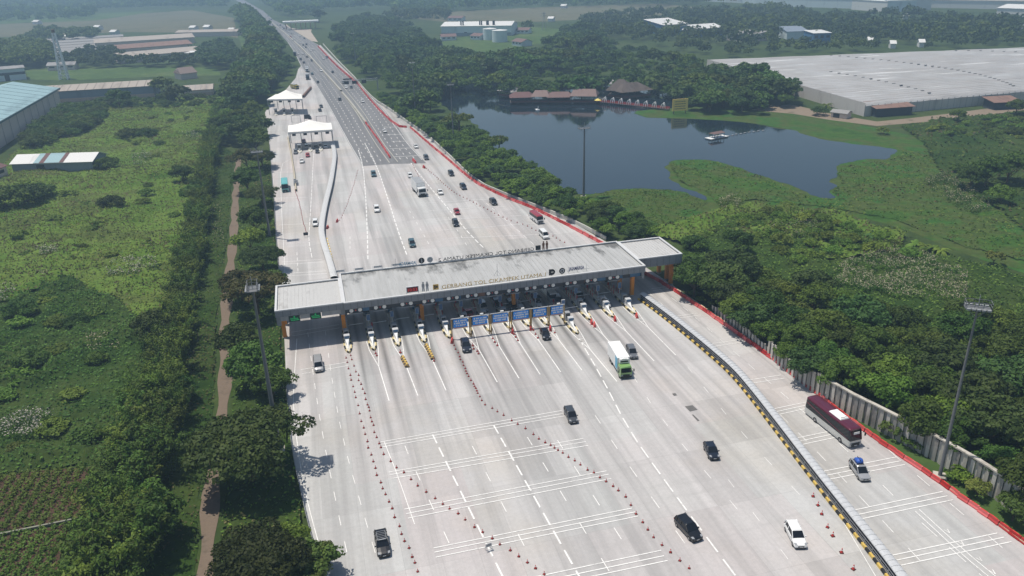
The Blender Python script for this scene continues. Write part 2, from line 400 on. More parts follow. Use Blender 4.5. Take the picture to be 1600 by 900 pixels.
# --- plaza concrete (one sheet), asphalt highway
PL_LEFT = GP([(540,1010),(505,905),(482,822),(461,730),(452,660),(447,590),(444,520),(436,430),(431,365),(429,325),(424,265),(421,225),(417,195),(414,176),(424,160),(447,140),(462,122),(466,108)])
PL_RIGHT = GP([(500,70),(530,100),(565,135),(585,158),(608,172),(640,195),(667,213),(700,244),(745,288),(800,311),(860,334),(900,351),(950,380),(1012,420),(1060,452),(1104,484),(1155,520),(1205,557),(1260,600),(1350,672),(1404,709),(1455,742),(1505,779),(1555,814),(1605,852),(1700,925),(1800,1010)])
sheet('toll_plaza_pavement', PL_LEFT + PL_RIGHT, .10, M_CONC)
ASPH = [(566,260),(545,224),(510,160),(487,122),(472,107),(460,82),(450,67),(432,47),(415,37),(398,17),(362,-3),(340,-14),(352,-16),(374,-4),(411,17),(427,31),(447,40),(470,55),(497,70),(525,98),(560,130),(600,172),(622,199),(637,224),(666,255.5),(615,256.5)]
sheet('highway', GP(ASPH), .13, M_ASPH)
sheet('far_toll_apron', GP([(445,36),(455,44),(470,46),(487,46),(486,50),(497,66),(486,64),(466,52),(447,40)]), .12, stained('apron_pale', (.40,.34,.27), (.27,.22,.17), .05))
# --- side lane paving tones
sheet('lane_pavement', GP([(424,265),(421,225),(436,200),(452,212),(455,240),(460,272),(463,300),(497,372),(508,420),(515,445),(437,445),(431,365),(429,325)]), .125, M_CONC2)
# --- markings -------------------------------------------------------
mk = MB()
ZM = .135
def mark_line(a, b, w, zz=ZM, m=0):
    dx, dy = b[0]-a[0], b[1]-a[1]; l = math.hypot(dx, dy); nx, ny = -dy/l*w/2, dx/l*w/2
    mk.add([(a[0]-nx,a[1]-ny,zz),(b[0]-nx,b[1]-ny,zz),(b[0]+nx,b[1]+ny,zz),(a[0]+nx,a[1]+ny,zz)], [(0,1,2,3)], m)
def dashes(pp, w, on, off, zz=ZM, m=0, start=0.0):
    pts = pp
    L = plen(pts); s = start
    def at(d):
        for a, b in zip(pts, pts[1:]):
            q = math.hypot(b[0]-a[0], b[1]-a[1])
            if d <= q: return (a[0]+(b[0]-a[0])*d/q, a[1]+(b[1]-a[1])*d/q)
            d -= q
        return pts[-1]
    while s + on <= L + .01:
        mark_line(at(s), at(s + on), w, zz, m); s += on + off
def tri(l3, r3, w=.17):
    for l, r in zip(l3, r3): mark_line(G(*l), G(*r), w, ZM + .008)
tri([(595,691.5),(596,695.5),(597.5,699.5)], [(877.5,642.5),(880,647),(882,651)])
tri([(607.5,738.8),(609,743),(611,749)], [(911.8,686),(915.5,691),(919,697)])
tri([(632,796.8),(635,803.8),(637.5,810.8)], [(947.5,736.8),(951,742),(955,748.8)])
tri([(677.5,857.5),(679,864),(681,871.8)], [(987.5,795),(992.5,801),(996.8,807.5)])
tri([(745,922),(748,930),(752,938)], [(1033,861),(1037.5,869.5),(1043,877)])
tri([(1286,737.5),(1290.5,743.8),(1295.5,750)], [(1401,715),(1407.5,721),(1413.8,726.8)])
tri([(1335,798),(1340.8,805),(1346,811.8)], [(1473,769),(1480,775.8),(1488.8,782)])
tri([(1393.8,868.8),(1399,876.8),(1407.5,884.5)], [(1558,834),(1568.8,840.5),(1580,847.5)])
tri([(1243.8,685.5),(1248.8,690.5),(1251,696)], [(1345,665),(1350,669),(1355,674)])
tri([(1205,640.5),(1208.8,645),(1212.5,649.5)], [(1290,623),(1294,627),(1298,631)])
tri([(1168.8,595),(1172.5,600)], [(1220,587),(1226,592)])
tri([(1105,538.8),(1110,543)], [(1149,533),(1155,536.5)])
tri([(1051,496),(1055,499)], [(1090,490),(1095,493)])
tri([(1018,452),(1020,455)], [(1052,447),(1056,450)])
tri([(470,578.5),(472,585)], [(541,567),(544,572)])
tri([(455,520),(456,526)], [(530,508),(531,513)])
# beyond the gate: pale cross lines
tri([(664,318),(671,330),(680,345),(691,360),(700,373)], [(775,311),(790,323),(815,337),(835,350),(870,366)], .2)
tri([(440,410),(440,414)], [(503,406),(505,410)])
tri([(436,352)], [(482,350)]); tri([(432,310)], [(480,309)]); tri([(430,270)], [(458,269)]); tri([(445,428),(446,432)], [(510,424),(511,428)])
# heavy and light lane dashes on the near side
for pts, w, on, off, st in [
    ([(676,680),(782,895),(812,955)], .26, 2.9, 1.3, 0), ([(770,663),(777,675),(904,900),(930,945)], .26, 2.9, 1.3, .5),
    ([(905,530),(940,590),(982,672),(1030,740),(1085,815),(1150,902)], .24, 3.2, 1.4, 0),
    ([(630,690),(640,716),(721,891)], .13, 2.6, 5.2, 1.5), ([(738,698),(797,812),(846,905)], .13, 2.6, 5.2, 0),
    ([(824,684),(955,899)], .13, 2.6, 5.2, 0), ([(868,684),(1006,898)], .13, 2.6, 5.2, 1), ([(930,650),(972,714),(1101,893)], .13, 2.8, 5.2, 0),
    ([(990,590),(1036,660),(1186,837)], .10, 2.2, 5.6, 0), ([(1075,575),(1150,668),(1297,825)], .10, 2.2, 5.6, 0), ([(1100,700),(1250,900)], .09, 2.0, 6.0, 1),
    ([(481,520),(490,590),(503,675),(528,800),(550,900)], .11, 2.4, 3.6, 0), ([(508,515),(518,590),(536,690),(570,810),(597,900)], .10, 2.4, 3.2, 1),
    ([(1030,452),(1062,475),(1150,553),(1225,618),(1330,710),(1420,800)], .12, 2.6, 3.2, 0), ([(1010,455),(1050,490),(1128,560),(1210,640),(1290,720),(1440,880)], .12, 2.6, 3.2, 1),
    ([(1440,818),(1600,960)], .13, 3.0, 2.2, 0), ([(1350,668),(1412,726),(1486,789),(1600,886)], .13, 2.8, 4.2, 0)]:
    dashes(smooth(GP(pts), 1), w, on, off, start=st)
# solid edge lines
for pts, w in [([(464,530),(460,590),(458,640),(471,745),(492,830),(515,905)], .13),
               ([(452,250),(438,258),(440,330),(444,400),(446,440)], .12),
               ([(600,690),(620,740),(648,820)], .12), ([(1430,800),(1500,865),(1560,915)], .14), ([(1436,797),(1506,861),(1575,918)], .14),
               ([(1008,468),(1100,545),(1160,597),(1260,720),(1370,905)], .10)]:
    q = smooth(GP(pts), 1)
    for a, b in zip(q, q[1:]): mark_line(a, b, w)
# zig-zag chevrons between the two edge lines, lower right
for u, v in ((1481,832),(1503,851),(1531,876),(1552,896)):
    x_, y_ = G(u, v); mark_line((x_-.25,y_+.5),(x_+.05,y_-.3), .12, ZM+.006); mark_line((x_+.32,y_+.5),(x_+.05,y_-.3), .12, ZM+.009)
# far plaza dashed lanes (beyond the gate)
for pts, w, on, off in [
    ([(560,235),(567,258),(571,300),(574,360),(575,412)], .32, 3.2, 1.2), ([(570,224),(588,258),(606,310),(622,362),(638,405)], .32, 3.2, 1.2),
    ([(642,255),(665,285),(700,326),(735,368),(760,392)], .3, 3.2, 1.2), ([(760,318),(800,352),(840,388)], .16, 3, 3), ([(640,330),(655,355),(672,385)], .14, 2.4, 4),
    ([(700,340),(716,362),(730,385)], .14, 2.4, 4), ([(547,370),(547,395)], .14, 2.4, 2), ([(490,240),(489,260),(487,300),(484,350),(482,375),(488,405)], .2, 4, 1),
    ([(464,395),(466,430)], .14, 2.4, 2.0)]:
    dashes(smooth(GP(pts), 1), w, on, off)
# highway lanes
def road_lane(t, y0, y1, w, on, off, m=0):
    L_ = [(566,260),(545,224),(510,160),(487,122),(472,107),(460,82),(450,67),(432,47)]
    R_ = [(666,255.5),(637,224),(600,172),(560,130),(525,98),(497,70),(485,63),(455,43)]
    Lw, Rw = GP(L_), GP(R_); pts = []
    n = 40; yy = np.linspace(y0, y1, n)
    lx = np.interp(yy, [p[1] for p in Lw], [p[0] for p in Lw]); rx = np.interp(yy, [p[1] for p in Rw], [p[0] for p in Rw])
    pts = [(float(a*(1-t)+b*t), float(y)) for a, b, y in zip(lx, rx, yy)]
    if off: dashes(pts, w, on, off, .16, m)
    else:
        for a, b in zip(pts, pts[1:]): mark_line(a, b, w, .16, m)
for t in (.115, .225, .335): road_lane(t, 322, 1000, .22, 3.2, 5.2)
for t in (.66, .775, .885): road_lane(t, 322, 1000, .22, 3.2, 5.2)
for t in (.45, .585): road_lane(t, 318, 1000, .24, 1, 0, 1)
road_lane(.012, 318, 900, .2, 1, 0); road_lane(.985, 318, 900, .2, 1, 0)
for l, r in [((597,199),(624,199)),((604,211),(632,210)),((612,221.5),(642,221)),((609,233),(645,231.5)),((616,245.5),(657,243.5))]:
    mark_line(G(*l), G(*r), .35, .165)
# lane-splitting triangles and strips in front of each island are drawn with the islands (20_gate)
# ================================================================= TOLL GATE
M_ROOF = stained('roof_sheet', (.375,.375,.365), (.12,.118,.11), .22, (1.7,.30,1), .6, .545)
def roof_streaks():
    m, nt, b = _nt('roof_sheet_streaked'); v = _obj(nt)
    base = _ramp(nt, _noise(nt, _map(nt, v, (.9,.12,1)), 1.0, 4), [(.3,(.335,.335,.325)),(.7,(.415,.415,.405))])
    sx = _n(nt, 'ShaderNodeSeparateXYZ'); nt.links.new(v, sx.inputs[0]); mr = _n(nt, 'ShaderNodeMapRange'); mr.inputs[1].default_value = 9; mr.inputs[2].default_value = 18; mr.inputs[3].default_value = -.05; mr.inputs[4].default_value = .17
    nt.links.new(sx.outputs[1], mr.inputs[0]); ad = _n(nt, 'ShaderNodeMath', operation='ADD'); nt.links.new(_noise(nt, _map(nt, v, (.55,.22,1)), .55, 5, .65), ad.inputs[0]); nt.links.new(mr.outputs[0], ad.inputs[1])
    k = _ramp(nt, ad.outputs[0], [(.58,(0,0,0)),(.72,(.85,.85,.85))]); c = _mix(nt, k, base, (.10,.098,.092))
    nt.links.new(c, b.inputs['Base Color']); b.inputs['Roughness'].default_value = .6; return m
M_ROOF = roof_streaks()
M_ROOFW = stained('roof_sheet_pale', (.46,.455,.44), (.30,.29,.275), .3, (1,.5,1), .55, .58)
M_RIM = stained('parapet_white', (.56,.56,.555), (.40,.39,.38), .5, rough=.5, thr=.6)
M_FASC = stained('fascia_grey_panel', (.21,.22,.235), (.145,.15,.16), .35, rough=.45, thr=.55)
M_DARK = mat('dark_metal', (.035,.037,.045), .5)
M_ORANGE = stained('column_orange', (.74,.27,.035), (.45,.16,.03), .6, rough=.55)
M_BLUE = mat('sign_blue', (.035,.30,.85), .45, var=.08)
M_BLUEP = mat('panel_blue', (.05,.13,.24), .5, var=.2)
M_BROWN = mat('panel_brown', (.17,.085,.05), .6, var=.2)
M_WHITE = mat('white_paint', (.78,.78,.76), .45, var=.06)
M_OFFW = stained('cream_paint', (.66,.63,.54), (.36,.33,.27), .9, rough=.6)
M_YEL = stained('kerb_yellow', (.60,.42,.10), (.30,.22,.08), 1.2, rough=.6)
M_BLK = mat('kerb_black', (.02,.02,.02), .6)
M_GOLD = mat('gold_letters', (.52,.34,.07), .35, .3)
M_LETB = mat('black_letters', (.02,.02,.022), .5)
M_LETBL = mat('navy_letters', (.02,.04,.16), .45)
M_GREY = mat('grey_metal', (.30,.31,.32), .5)
M_LGREY = mat('light_grey_metal', (.48,.49,.5), .45)
M_GLASSD = mat('dark_glass', (.015,.018,.022), .08, var=0, spec=.6)
M_GREENS = mat('sign_dark_green', (.008,.035,.022), .5)
M_LEDG = mat('led_green', (.02,.42,.12), .5, var=0, emit=.28)
M_LEDR = mat('led_red', (.6,.04,.03), .5, var=0, emit=.35)
M_RED = stained('barrier_red', (.50,.022,.018), (.28,.02,.015), .9, rough=.45, thr=.56)
def vary_per_object(m, lo, hi):
    nt = m.node_tree; b = [n for n in nt.nodes if n.type == 'BSDF_PRINCIPLED'][0]; l = b.inputs['Base Color'].links[0]; src = l.from_socket
    oi = _n(nt, 'ShaderNodeObjectInfo'); mr = _n(nt, 'ShaderNodeMapRange'); mr.inputs[3].default_value = lo; mr.inputs[4].default_value = hi; nt.links.new(oi.outputs['Random'], mr.inputs[0])
    hs = _n(nt, 'ShaderNodeHueSaturation'); nt.links.new(src, hs.inputs['Color']); nt.links.new(mr.outputs[0], hs.inputs['Value']); mr2 = _n(nt, 'ShaderNodeMapRange'); mr2.inputs[3].default_value = 1.0; mr2.inputs[4].default_value = .80
    nt.links.new(oi.outputs['Random'], mr2.inputs[0]); nt.links.new(mr2.outputs[0], hs.inputs['Saturation']); nt.links.new(hs.outputs[0], b.inputs['Base Color'])
vary_per_object(M_RED, .68, 1.25)
M_CONW = stained('weathered_concrete', (.46,.43,.375), (.17,.155,.13), .35, (1,1,.25), .9, .5)
ZT = 9.0
gate = thing('toll_gate', 'long grey flat roofed toll gate building spanning the whole plaza', 'toll gate', (2.4, 157.3, 0))
def L(x, y): return (x - 2.4, y - 157.3)
def roof_block(x0, x1, y0, y1, mroof, name, fh, rib):
    a = MB()
    # roof sheet with raised seams
    a.box(x0+.45, x1-.45, y0+.45, y1-.45, ZT-.9, ZT-.42, 0)
    x = x0 + .9
    while x < x1 - .6:
        a.box(x-.05, x+.05, y0+.5, y1-.5, ZT-.418, ZT-.36, 0); x += rib
    r = a.build('roof', mroof, gate)
    p = MB()
    p.box(x0, x1, y0, y0+.45, ZT-.25, ZT, 0); p.box(x0, x1, y1-.45, y1, ZT-.25, ZT, 0)
    p.box(x0, x0+.45, y0+.45, y1-.45, ZT-.25, ZT, 0); p.box(x1-.45, x1, y0+.45, y1-.45, ZT-.25, ZT, 0)
    p.build('parapet', M_RIM, gate)
    f = MB()
    f.box(x0+.02, x1-.02, y0+.02, y0+.32, ZT-fh, ZT-.252, 0); f.box(x0+.02, x1-.02, y1-.32, y1-.02, ZT-fh, ZT-.252, 0)
    f.box(x0+.02, x0+.32, y0+.33, y1-.33, ZT-fh, ZT-.252, 0); f.box(x1-.32, x1-.02, y0+.33, y1-.33, ZT-fh, ZT-.252, 0)
    n = int((x1 - x0) / 1.45)
    for k in range(1, n):          # panel joints
        xx = x0 + (x1-x0) * k / n; f.box(xx-.025, xx+.025, y0-.004, y0+.018, ZT-fh+.02, ZT-.27, 1)
    f.build('fascia', [M_FASC, M_DARK], gate)
    s = MB(); s.box(x0+.33, x1-.33, y0+.33, y1-.33, ZT-1.5, ZT-1.3, 0)
    s.build('soffit', M_GREY, gate)
x0, _ = L(2.4, 0)
roof_block(0, 69.7, 0, 18.2, M_ROOF, 'main', 1.7, 1.15)
roof_block(-14.3, -.004, .25, 14.9, M_ROOFW, 'left', 1.6, .8)
roof_block(69.704, 81.3, 4.5, 17.6, M_ROOFW, 'right', 2.5, .8)
# columns: orange lower shafts, grey cladding at the top
cols = [(-13.3,5.6),(-13.3,12.5),(-.4,3.6),(-.4,13),(17.2,5),(17.2,13.5),(38.8,5),(38.8,13.5),(68.0,3.6),(66.6,8),(66.6,13.5),(79.9,7.2),(80.3,10.4),(80.3,15),(72.5,15.6),(75.5,15.6)]
for cx, cy in cols:
    c = MB(); c.box(cx-.42, cx+.42, cy-.42, cy+.42, 0, 5.6, 0); c.box(cx-.5, cx+.5, cy-.5, cy+.5, 0, .35, 1)
    c.build('column', [M_ORANGE, M_CONW], gate)
for q_ in ((-.85,.15,1.3,1.7,5.7,7.3),(-14.2,-13.3,.6,1.0,5.3,7.4),(69.0,69.6,.4,.8,5.6,7.3)): MB().box(*q_).build('column_cladding', M_FASC, gate)
# sign beam under the fascia with coloured panels
b = MB(); b.box(.2, 69.3, 1.15, 1.45, 5.95, 7.3, 0)
xs = 3.5
pr = random.Random(3)
while xs < 67:
    w = pr.uniform(1.6, 2.6); b.box(xs, xs+w, 1.10, 1.147, 6.05, 7.2, pr.choice([1,1,2,0])); xs += w + pr.uniform(.2, 2.2)
b.build('sign_beam', [M_DARK, M_BLUEP, M_BROWN], gate)
for xa, xb in ((-13.6,-11.6),(-9.3,-7.2),(-4.8,-.8)): MB().box(xa, xb, .62, .72, 6.3, 7.38, 0).build('beam_panel', M_GREY, gate)
for cx in (-10.5, -6.1):
    s = MB(); s.box(cx-1.15, cx+1.15, .5, .64, 5.9, 7.3, 0); o = s.build('lane_sign', M_GREENS, gate)
    MB().cyl((cx,.495,7.0),(cx,.45,7.0),.17,n=10).build('emblem', M_LEDG, o); t = MB(); q = random.Random(int(cx*7))
    for r_ in range(2):
        x = cx - .85 + .1 * r_
        while x < cx + .8:
            w = q.uniform(.12,.24); t.box(x, x+w, .47, .499, 6.52-.36*r_, 6.72-.36*r_); x += w + .06
    t.build('lettering', M_LEDG, o)
# lane signal boxes: two white discs each
sig = [(554.7,479),(592.6,474.5),(633.7,469.5),(667.6,465.5),(705.5,461),(735,457.5),(767,453.5),(799,449.5),(827,446.5),(856,443),(890,439),(922,435.5),(957.5,431.5)]
for u, v in sig:
    x, _y = G(u, v, 6.7); lx = x - 2.4
    s = MB(); s.box(lx-1.5, lx+1.5, .82, 1.09, 6.0, 7.15, 0); o = s.build('lane_signal', M_DARK, gate)
    for dx in (-.92, .92):
        d = MB(); d.cyl((lx+dx,.84,6.62),(lx+dx,.70,6.62),.43,n=14)
        d.build('signal_disc', M_WHITE, o)
    d = MB(); d.box(lx-.09, lx+.09, .78, .818, 6.55, 6.68); d.build('signal_lamp', M_LEDR, o)
    d = MB(); d.box(lx-1.55, lx+1.55, .55, .8, 5.85, 5.97); d.build('signal_ledge', M_GREY, o)
# roof lettering (front reads from here, rear faces the far side)
def rx(u, v): return G(u, v, ZT)[0] - 2.4
xa, xb = rx(688,446), rx(843,427)
lettering('GERBANG TOL CIKAMPEK UTAMA', 1.25, M_GOLD, gate, ((xa+xb)/2, .75, ZT+.12), width=xb-xa)
lettering('1', 1.35, M_GOLD, gate, (rx(848.5,427), .75, ZT+.12))
xa, xb = rx(683,404), rx(831,388)
lettering('GERBANG TOL CIKAMPEK UTAMA 2', 1.2, M_LETB, gate, ((xa+xb)/2, 17.9, ZT+.1), rot=(PI/2,0,PI), width=xb-xa)
lettering('JASAMARGA', 1.1, M_LETBL, gate, (rx(895,418), 1.5, ZT+.45), rot=(PI/2,0,0), width=3.7, bold=.03)
lettering('JASAMARGA', 1.1, mat('sky_blue_letters', (.10,.28,.42), .5), gate, (rx(635,408), 17.9, ZT+.15), rot=(PI/2,0,PI), width=4.2, bold=.03)
for (ua, va, ub, vb, yy, zz) in ((688,446,847,428,.78,.1),(683,404,831,388,17.86,.06),(884,421,915,417,1.54,.36)):
    a_, b_ = rx(ua,va), rx(ub,vb); lf = MB()
    lf.bar((a_-.3,yy,ZT+zz),(b_+.3,yy,ZT+zz),.06); x = a_
    while x < b_: lf.bar((x,yy+.1,ZT-.3),(x,yy+.1,ZT+zz+1.0),.05); x += 2.2
    lf.build('letter_frame', M_GREY, gate)
def emblem(u, v, y, m1, m2, kind):
    x = rx(u, v); e = MB(); e.cyl((x,y,ZT+.85),(x,y+.12,ZT+.85),.72,n=20,m=0)
    if kind == 'ring': e.cyl((x,y-.03,ZT+.85),(x,y-.002,ZT+.85),.46,n=18,m=1); e.cyl((x,y-.06,ZT+.85),(x,y-.032,ZT+.85),.24,n=14,m=0)
    elif kind == 'bar': e.box(x-.09,x+.09,y-.04,y-.002,ZT+.35,ZT+1.35,1)
    elif kind == 'notch': e.box(x-.75,x-.1,y-.02,y+.119,ZT+.13,ZT+1.57,0); e.box(x-.25,x+.3,y-.05,y-.022,ZT+.75,ZT+1.0,1)
    e.bar((x,y+.2,ZT-.3),(x,y+.2,ZT+.6),.08,0); e.build('emblem', [m1, m2], gate)
emblem(858,425,.8,M_LETB,M_OFFW,'notch'); emblem(872.5,422,.8,M_LETB,M_LGREY,'ring')
emblem(656.5,406.5,17.8,M_LETB,M_LGREY,'bar'); emblem(669,404,17.8,M_LGREY,M_GREY,'ring')
x = rx(678.5,447); e = MB(); e.box(x-.62,x+.62,.75,.85,ZT+.1,ZT+1.35,0); e.box(x-.36,x-.05,.72,.748,ZT+.3,ZT+1.15,1); e.box(x+.05,x+.4,.72,.748,ZT+.5,ZT+1.0,1); e.build('emblem', [M_GOLD, M_LETB], gate)
x = rx(838,388); e = MB(); e.box(x-.65,x+.65,17.8,17.92,ZT+.1,ZT+1.3); e.build('emblem', M_LETB, gate)
# clock
x = rx(643,452); e = MB(); e.box(x-1.35,x+1.35,.9,1.3,ZT+.1,ZT+1.45,0); e.bar((x-1.3,1.1,ZT-.4),(x-1.3,1.1,ZT+.1),.12); e.bar((x+1.3,1.1,ZT-.4),(x+1.3,1.1,ZT+.1),.12)
e.box(x-1.2,x+1.2,.86,.898,ZT+.22,ZT+1.33,1); ck = e.build('clock', [M_LGREY, mat('clock_face',(.10,.008,.008),.4,var=0)], gate)
lettering('10:53', .95, M_LEDR, ck, (x, .84, ZT+.42), width=2.0)
# standing figure cut-outs on both parapets
for u, v, y, mm in ((659.5,450,.75,M_GREY),(665.5,449,.75,M_GREY),(848,389,17.8,M_BROWN),(853.5,388.5,17.8,M_BROWN)):
    x = rx(u, v); f = MB(); z0 = ZT + .05
    f.add([(x+a, y+d, z0+h) for d in (0,.08) for a, h in ((-.28,0),(-.06,0),(0,1.0),(.06,0),(.28,0),(.26,1.1),(.34,1.15),(.30,1.75),(.08,1.85),(-.08,1.85),(-.30,1.75),(-.34,1.15),(-.26,1.1))],
          [tuple(range(13)), tuple(range(25,12,-1))] + [(k,(k+1)%13,13+(k+1)%13,13+k) for k in range(13)])
    f.cyl((x,y,z0+2.05),(x,y+.08,z0+2.05),.2,n=12); f.build('figure_cutout', mm, gate)
# service bits on the roof
for u, v in ((777,428),(612,400)):
    e = MB()
    x, y = G(u, v, ZT); x -= 2.4; y -= 157.3
    y = min(max(y, 1), 17)
    e.bar((x,y,ZT-.4),(x,y,ZT+2.4),.07); e.bar((x-.8,y,ZT-.38),(x,y,ZT+.9),.05); e.bar((x+.8,y,ZT-.38),(x,y,ZT+.9),.05)
    e.build('lightning_rod', M_GREY, gate)
for k in (0,2,4,6): MB().box(-.6+2.2*k, 1.3+2.2*k, 18.0, 18.06, ZT+.25, ZT+.75).bar((-.8+2.2*k,18.03,ZT-.3),(-.8+2.2*k,18.03,ZT+.8),.06).bar((1.4+2.2*k,18.03,ZT-.3),(1.4+2.2*k,18.03,ZT+.8),.06).build('rear_panel', M_LGREY, gate)
# ----------------------------------------------------------------- islands, booths, booms
TIPS = [(545.5,553),(584.6,549),(623,542.6),(664,537),(702.6,530),(735.7,524.7),(766.7,520),(799,515.8),(827,511.6),(856.5,510),(902.6,523.7),(922.6,501.6),(958.4,497.5),(993.5,492.7)]
LINES = {1:(608,627),2:(653,619),3:(697,611),5:(777,598),6:(811,592),7:(844,586),8:(876,582),9:(909,579),10:(964,597),11:(985,572),12:(1022,565),13:(1056,556)}
ISL = []
ORD = ['first','second','third','fourth','fifth','sixth','seventh','eighth','ninth','tenth','eleventh','twelfth','thirteenth','fourteenth']
LOOK = {0:'beside the cones of the open lane', 1:'with white triangle marking ahead of it', 2:'with a striped barrier ahead of it', 3:'with a long striped barrier ahead of it', 4:'at the head of the long cone line', 10:'reaching farthest ahead, right of the blue boards', 11:'with two red blocks at its tip', 12:'with one red block at its tip', 13:'nearest the covered divider'}
for i, (u, v) in enumerate(TIPS):
    x, y = G(u, v); ISL.append((x, y)); Ln = 178.5 - y; w = .86
    g_ = 'toll islands in a row under the gate'
    root = thing('toll_island', '%s toll island from the left, %s' % (ORD[i], LOOK.get(i, 'between blue boards, yellow black kerb')), 'toll island', (x, y, 0.1), 0, g_)
    outline = [(0,0),(.38,.5),(.7,1.6),(w,3.2)]
    k = MB(); side = [(-p[0], p[1]) for p in outline[::-1]] + outline[1:]
    full = [(-w, Ln)] + [(-w, yy) for yy in np.arange(11.0, 3.2, -1.3)] + side + [(w, yy) for yy in np.arange(4.5, 12.0, 1.3)] + [(w, Ln)]
    n = len(full)
    for q in range(n - 1):
        a, b_ = full[q], full[q+1]
        k.add([(a[0],a[1],0),(b_[0],b_[1],0),(b_[0],b_[1],.42),(a[0],a[1],.42)], [(0,1,2,3)], (2 if q in (0, n-2) else q % 2))
        sa, sb = .60, .60
        k.add([(a[0],a[1],.42),(b_[0],b_[1],.42),(b_[0]*sb,b_[1]+(.25 if b_[1] < 1 else 0),.422),(a[0]*sa,a[1]+(.25 if a[1] < 1 else 0),.302)], [(0,1,2,3)], (2 if q in (0, n-2) else q % 2))
    k.build('kerb', [mat('kerb_pale_yellow', (.58,.48,.24), .6), M_BLK, M_CONW], root)
    d = MB(); d.add([(p[0]*.62, p[1]+(.25 if p[1] < 1 else 0), .40) for p in full], [tuple(range(n))]); d.build('deck', M_OFFW, root)
    e = MB()   # white crash nose
    e.loft([[(-.10,1.6,.3),(.10,1.6,.3),(.10,1.6,.5),(-.10,1.6,.5)],[(-.18,3.0,.3),(.18,3.0,.3),(.16,3.0,.95),(-.16,3.0,.95)],[(-.5,4.2,.3),(.5,4.2,.3),(.4,4.2,1.4),(-.4,4.2,1.4)],[(-.5,5.6,.3),(.5,5.6,.3),(.4,5.6,1.45),(-.4,5.6,1.45)]])
    e.build('crash_nose', M_WHITE, root)
    e = MB(); e.box(-.62,.62,4.3,5.4,1.505,2.1,0); e.box(-.5,.5,4.26,4.297,1.58,2.0,1); e.build('beacon_box', [M_LGREY, M_BLUEP], root)
    e = MB(); e.box(-.55,.55,6.6,7.8,.3,2.35,0); e.box(-.4,.4,6.56,6.597,1.2,2.1,1); e.build('reader_cabinet', [M_GREY, M_GLASSD], root)
    e = MB(); e.bar((0,10.2,.3),(0,10.2,3.0),.14,0); e.box(-.42,.42,10.0,10.25,2.6,4.1,0); e.box(-.36,.36,9.96,9.997,2.68,4.02,1)
    e.build('lane_display', [M_LGREY, mat('display_blue',(.10,.17,.30),.4)], root)
    for yy in (12.2, 13.6, 15.2):
        for sx in (-.62, .62): MB().cyl((sx,yy,.3),(sx,yy,1.35),.09,n=6).build('bollard', M_RED if i > 3 else M_GREY, root)
    # booth stands on the island
    bt = thing('toll_booth', '%s toll booth from the left, small grey cabin under the gate roof' % ORD[i], 'toll booth', (x, y + 17.5 if y + 17.5 < 170 else 168, .4), 0, 'toll booths on the islands')
    e = MB(); e.box(-.75,.75,0,3.0,0,1.05,0); e.box(-.70,.70,.05,2.95,1.052,2.2,1); e.build('cabin', [mat('booth_grey',(.24,.25,.27),.5), M_GLASSD], bt)
    e = MB(); e.box(-.9,.9,-.25,3.25,2.202,2.42,0); e.build('roof', M_LGREY, bt)
    e = MB(); e.box(-.2,.2,-.12,-.02,.2,.9,0); e.build('ticket_panel', M_RED if i > 3 else M_BLUEP, bt)
    if i in (0,1,2,3,5,7,8,10,11,12):
        bg = thing('boom_gate', 'thin white boom barrier across the toll lane right of the %s island' % ORD[i], 'boom barrier', (x + .7, y + 11.5, .4), 0, 'boom barriers across the toll lanes')
        e = MB(); e.box(-.18,.18,-.2,.2,0,1.05); e.build('post', M_RED if i % 2 else M_GREY, bg)
        e = MB(); e.bar((.1,0,.92),(3.3,0,1.0),.09); e.build('arm', M_WHITE, bg)
    # painted splitter ahead of the island
    if i in LINES:
        ex, ey = G(*LINES[i]); ax, ay = x + (ex - x) * .33, y + (ey - y) * .33
        mark_line((x-1.15,y+5),(x-.95,y+.6),.16); mark_line((x-.95,y+.6),(ax-.05,ay),.16)
        mark_line((x+1.15,y+5),(x+.95,y+.6),.16); mark_line((x+.95,y+.6),(ax+.05,ay),.16); mark_line((ax,ay),(ex,ey),.2,ZM+.004)
        for t_ in (.25,.5,.75): mark_line((x+(ax-x)*t_-.7*(1-t_),y-.4+(ay-y)*t_),(x+(ax-x)*t_+.7*(1-t_),y-.4+(ay-y)*t_),.14,ZM+.004)
M_HATCH, nt, bb = _nt('hatched_yellow_black')
w_ = _n(nt, 'ShaderNodeTexWave', bands_direction='DIAGONAL'); w_.inputs['Scale'].default_value = .55; nt.links.new(_obj(nt), w_.inputs['Vector'])
nt.links.new(_ramp(nt, w_.outputs['Fac'], [(.47,(.03,.025,.02)),(.53,(.38,.25,.08))]), bb.inputs['Base Color']); bb.inputs['Roughness'].default_value = .6
for (ua,va),(ub,vb),lab in (((629,560),(637,575),'short yellow black striped barrier ahead of the third island'),((666,541),(677,563),'long yellow black striped barrier ahead of the fourth island')):
    a, b_ = G(ua,va), G(ub,vb); l = math.hypot(a[0]-b_[0], a[1]-b_[1])
    t = thing('striped_barrier', lab, 'barrier', ((a[0]+b_[0])/2,(a[1]+b_[1])/2,.1), math.atan2(b_[0]-a[0], -(b_[1]-a[1])), 'striped barriers before the islands')
    e = MB(); e.loft([[(-.48,-l/2,0),(.48,-l/2,0),(.3,-l/2,.6),(-.3,-l/2,.6)],[(-.48,l/2,0),(.48,l/2,0),(.3,l/2,.62),(-.3,l/2,.62)]]); e.build('body', M_HATCH, t)
    for k in range(int(l/1.1)): MB().box(-.2,.2,-l/2+.3+k*1.1,-l/2+.8+k*1.1,.62,.72).build('block', M_YEL, t)
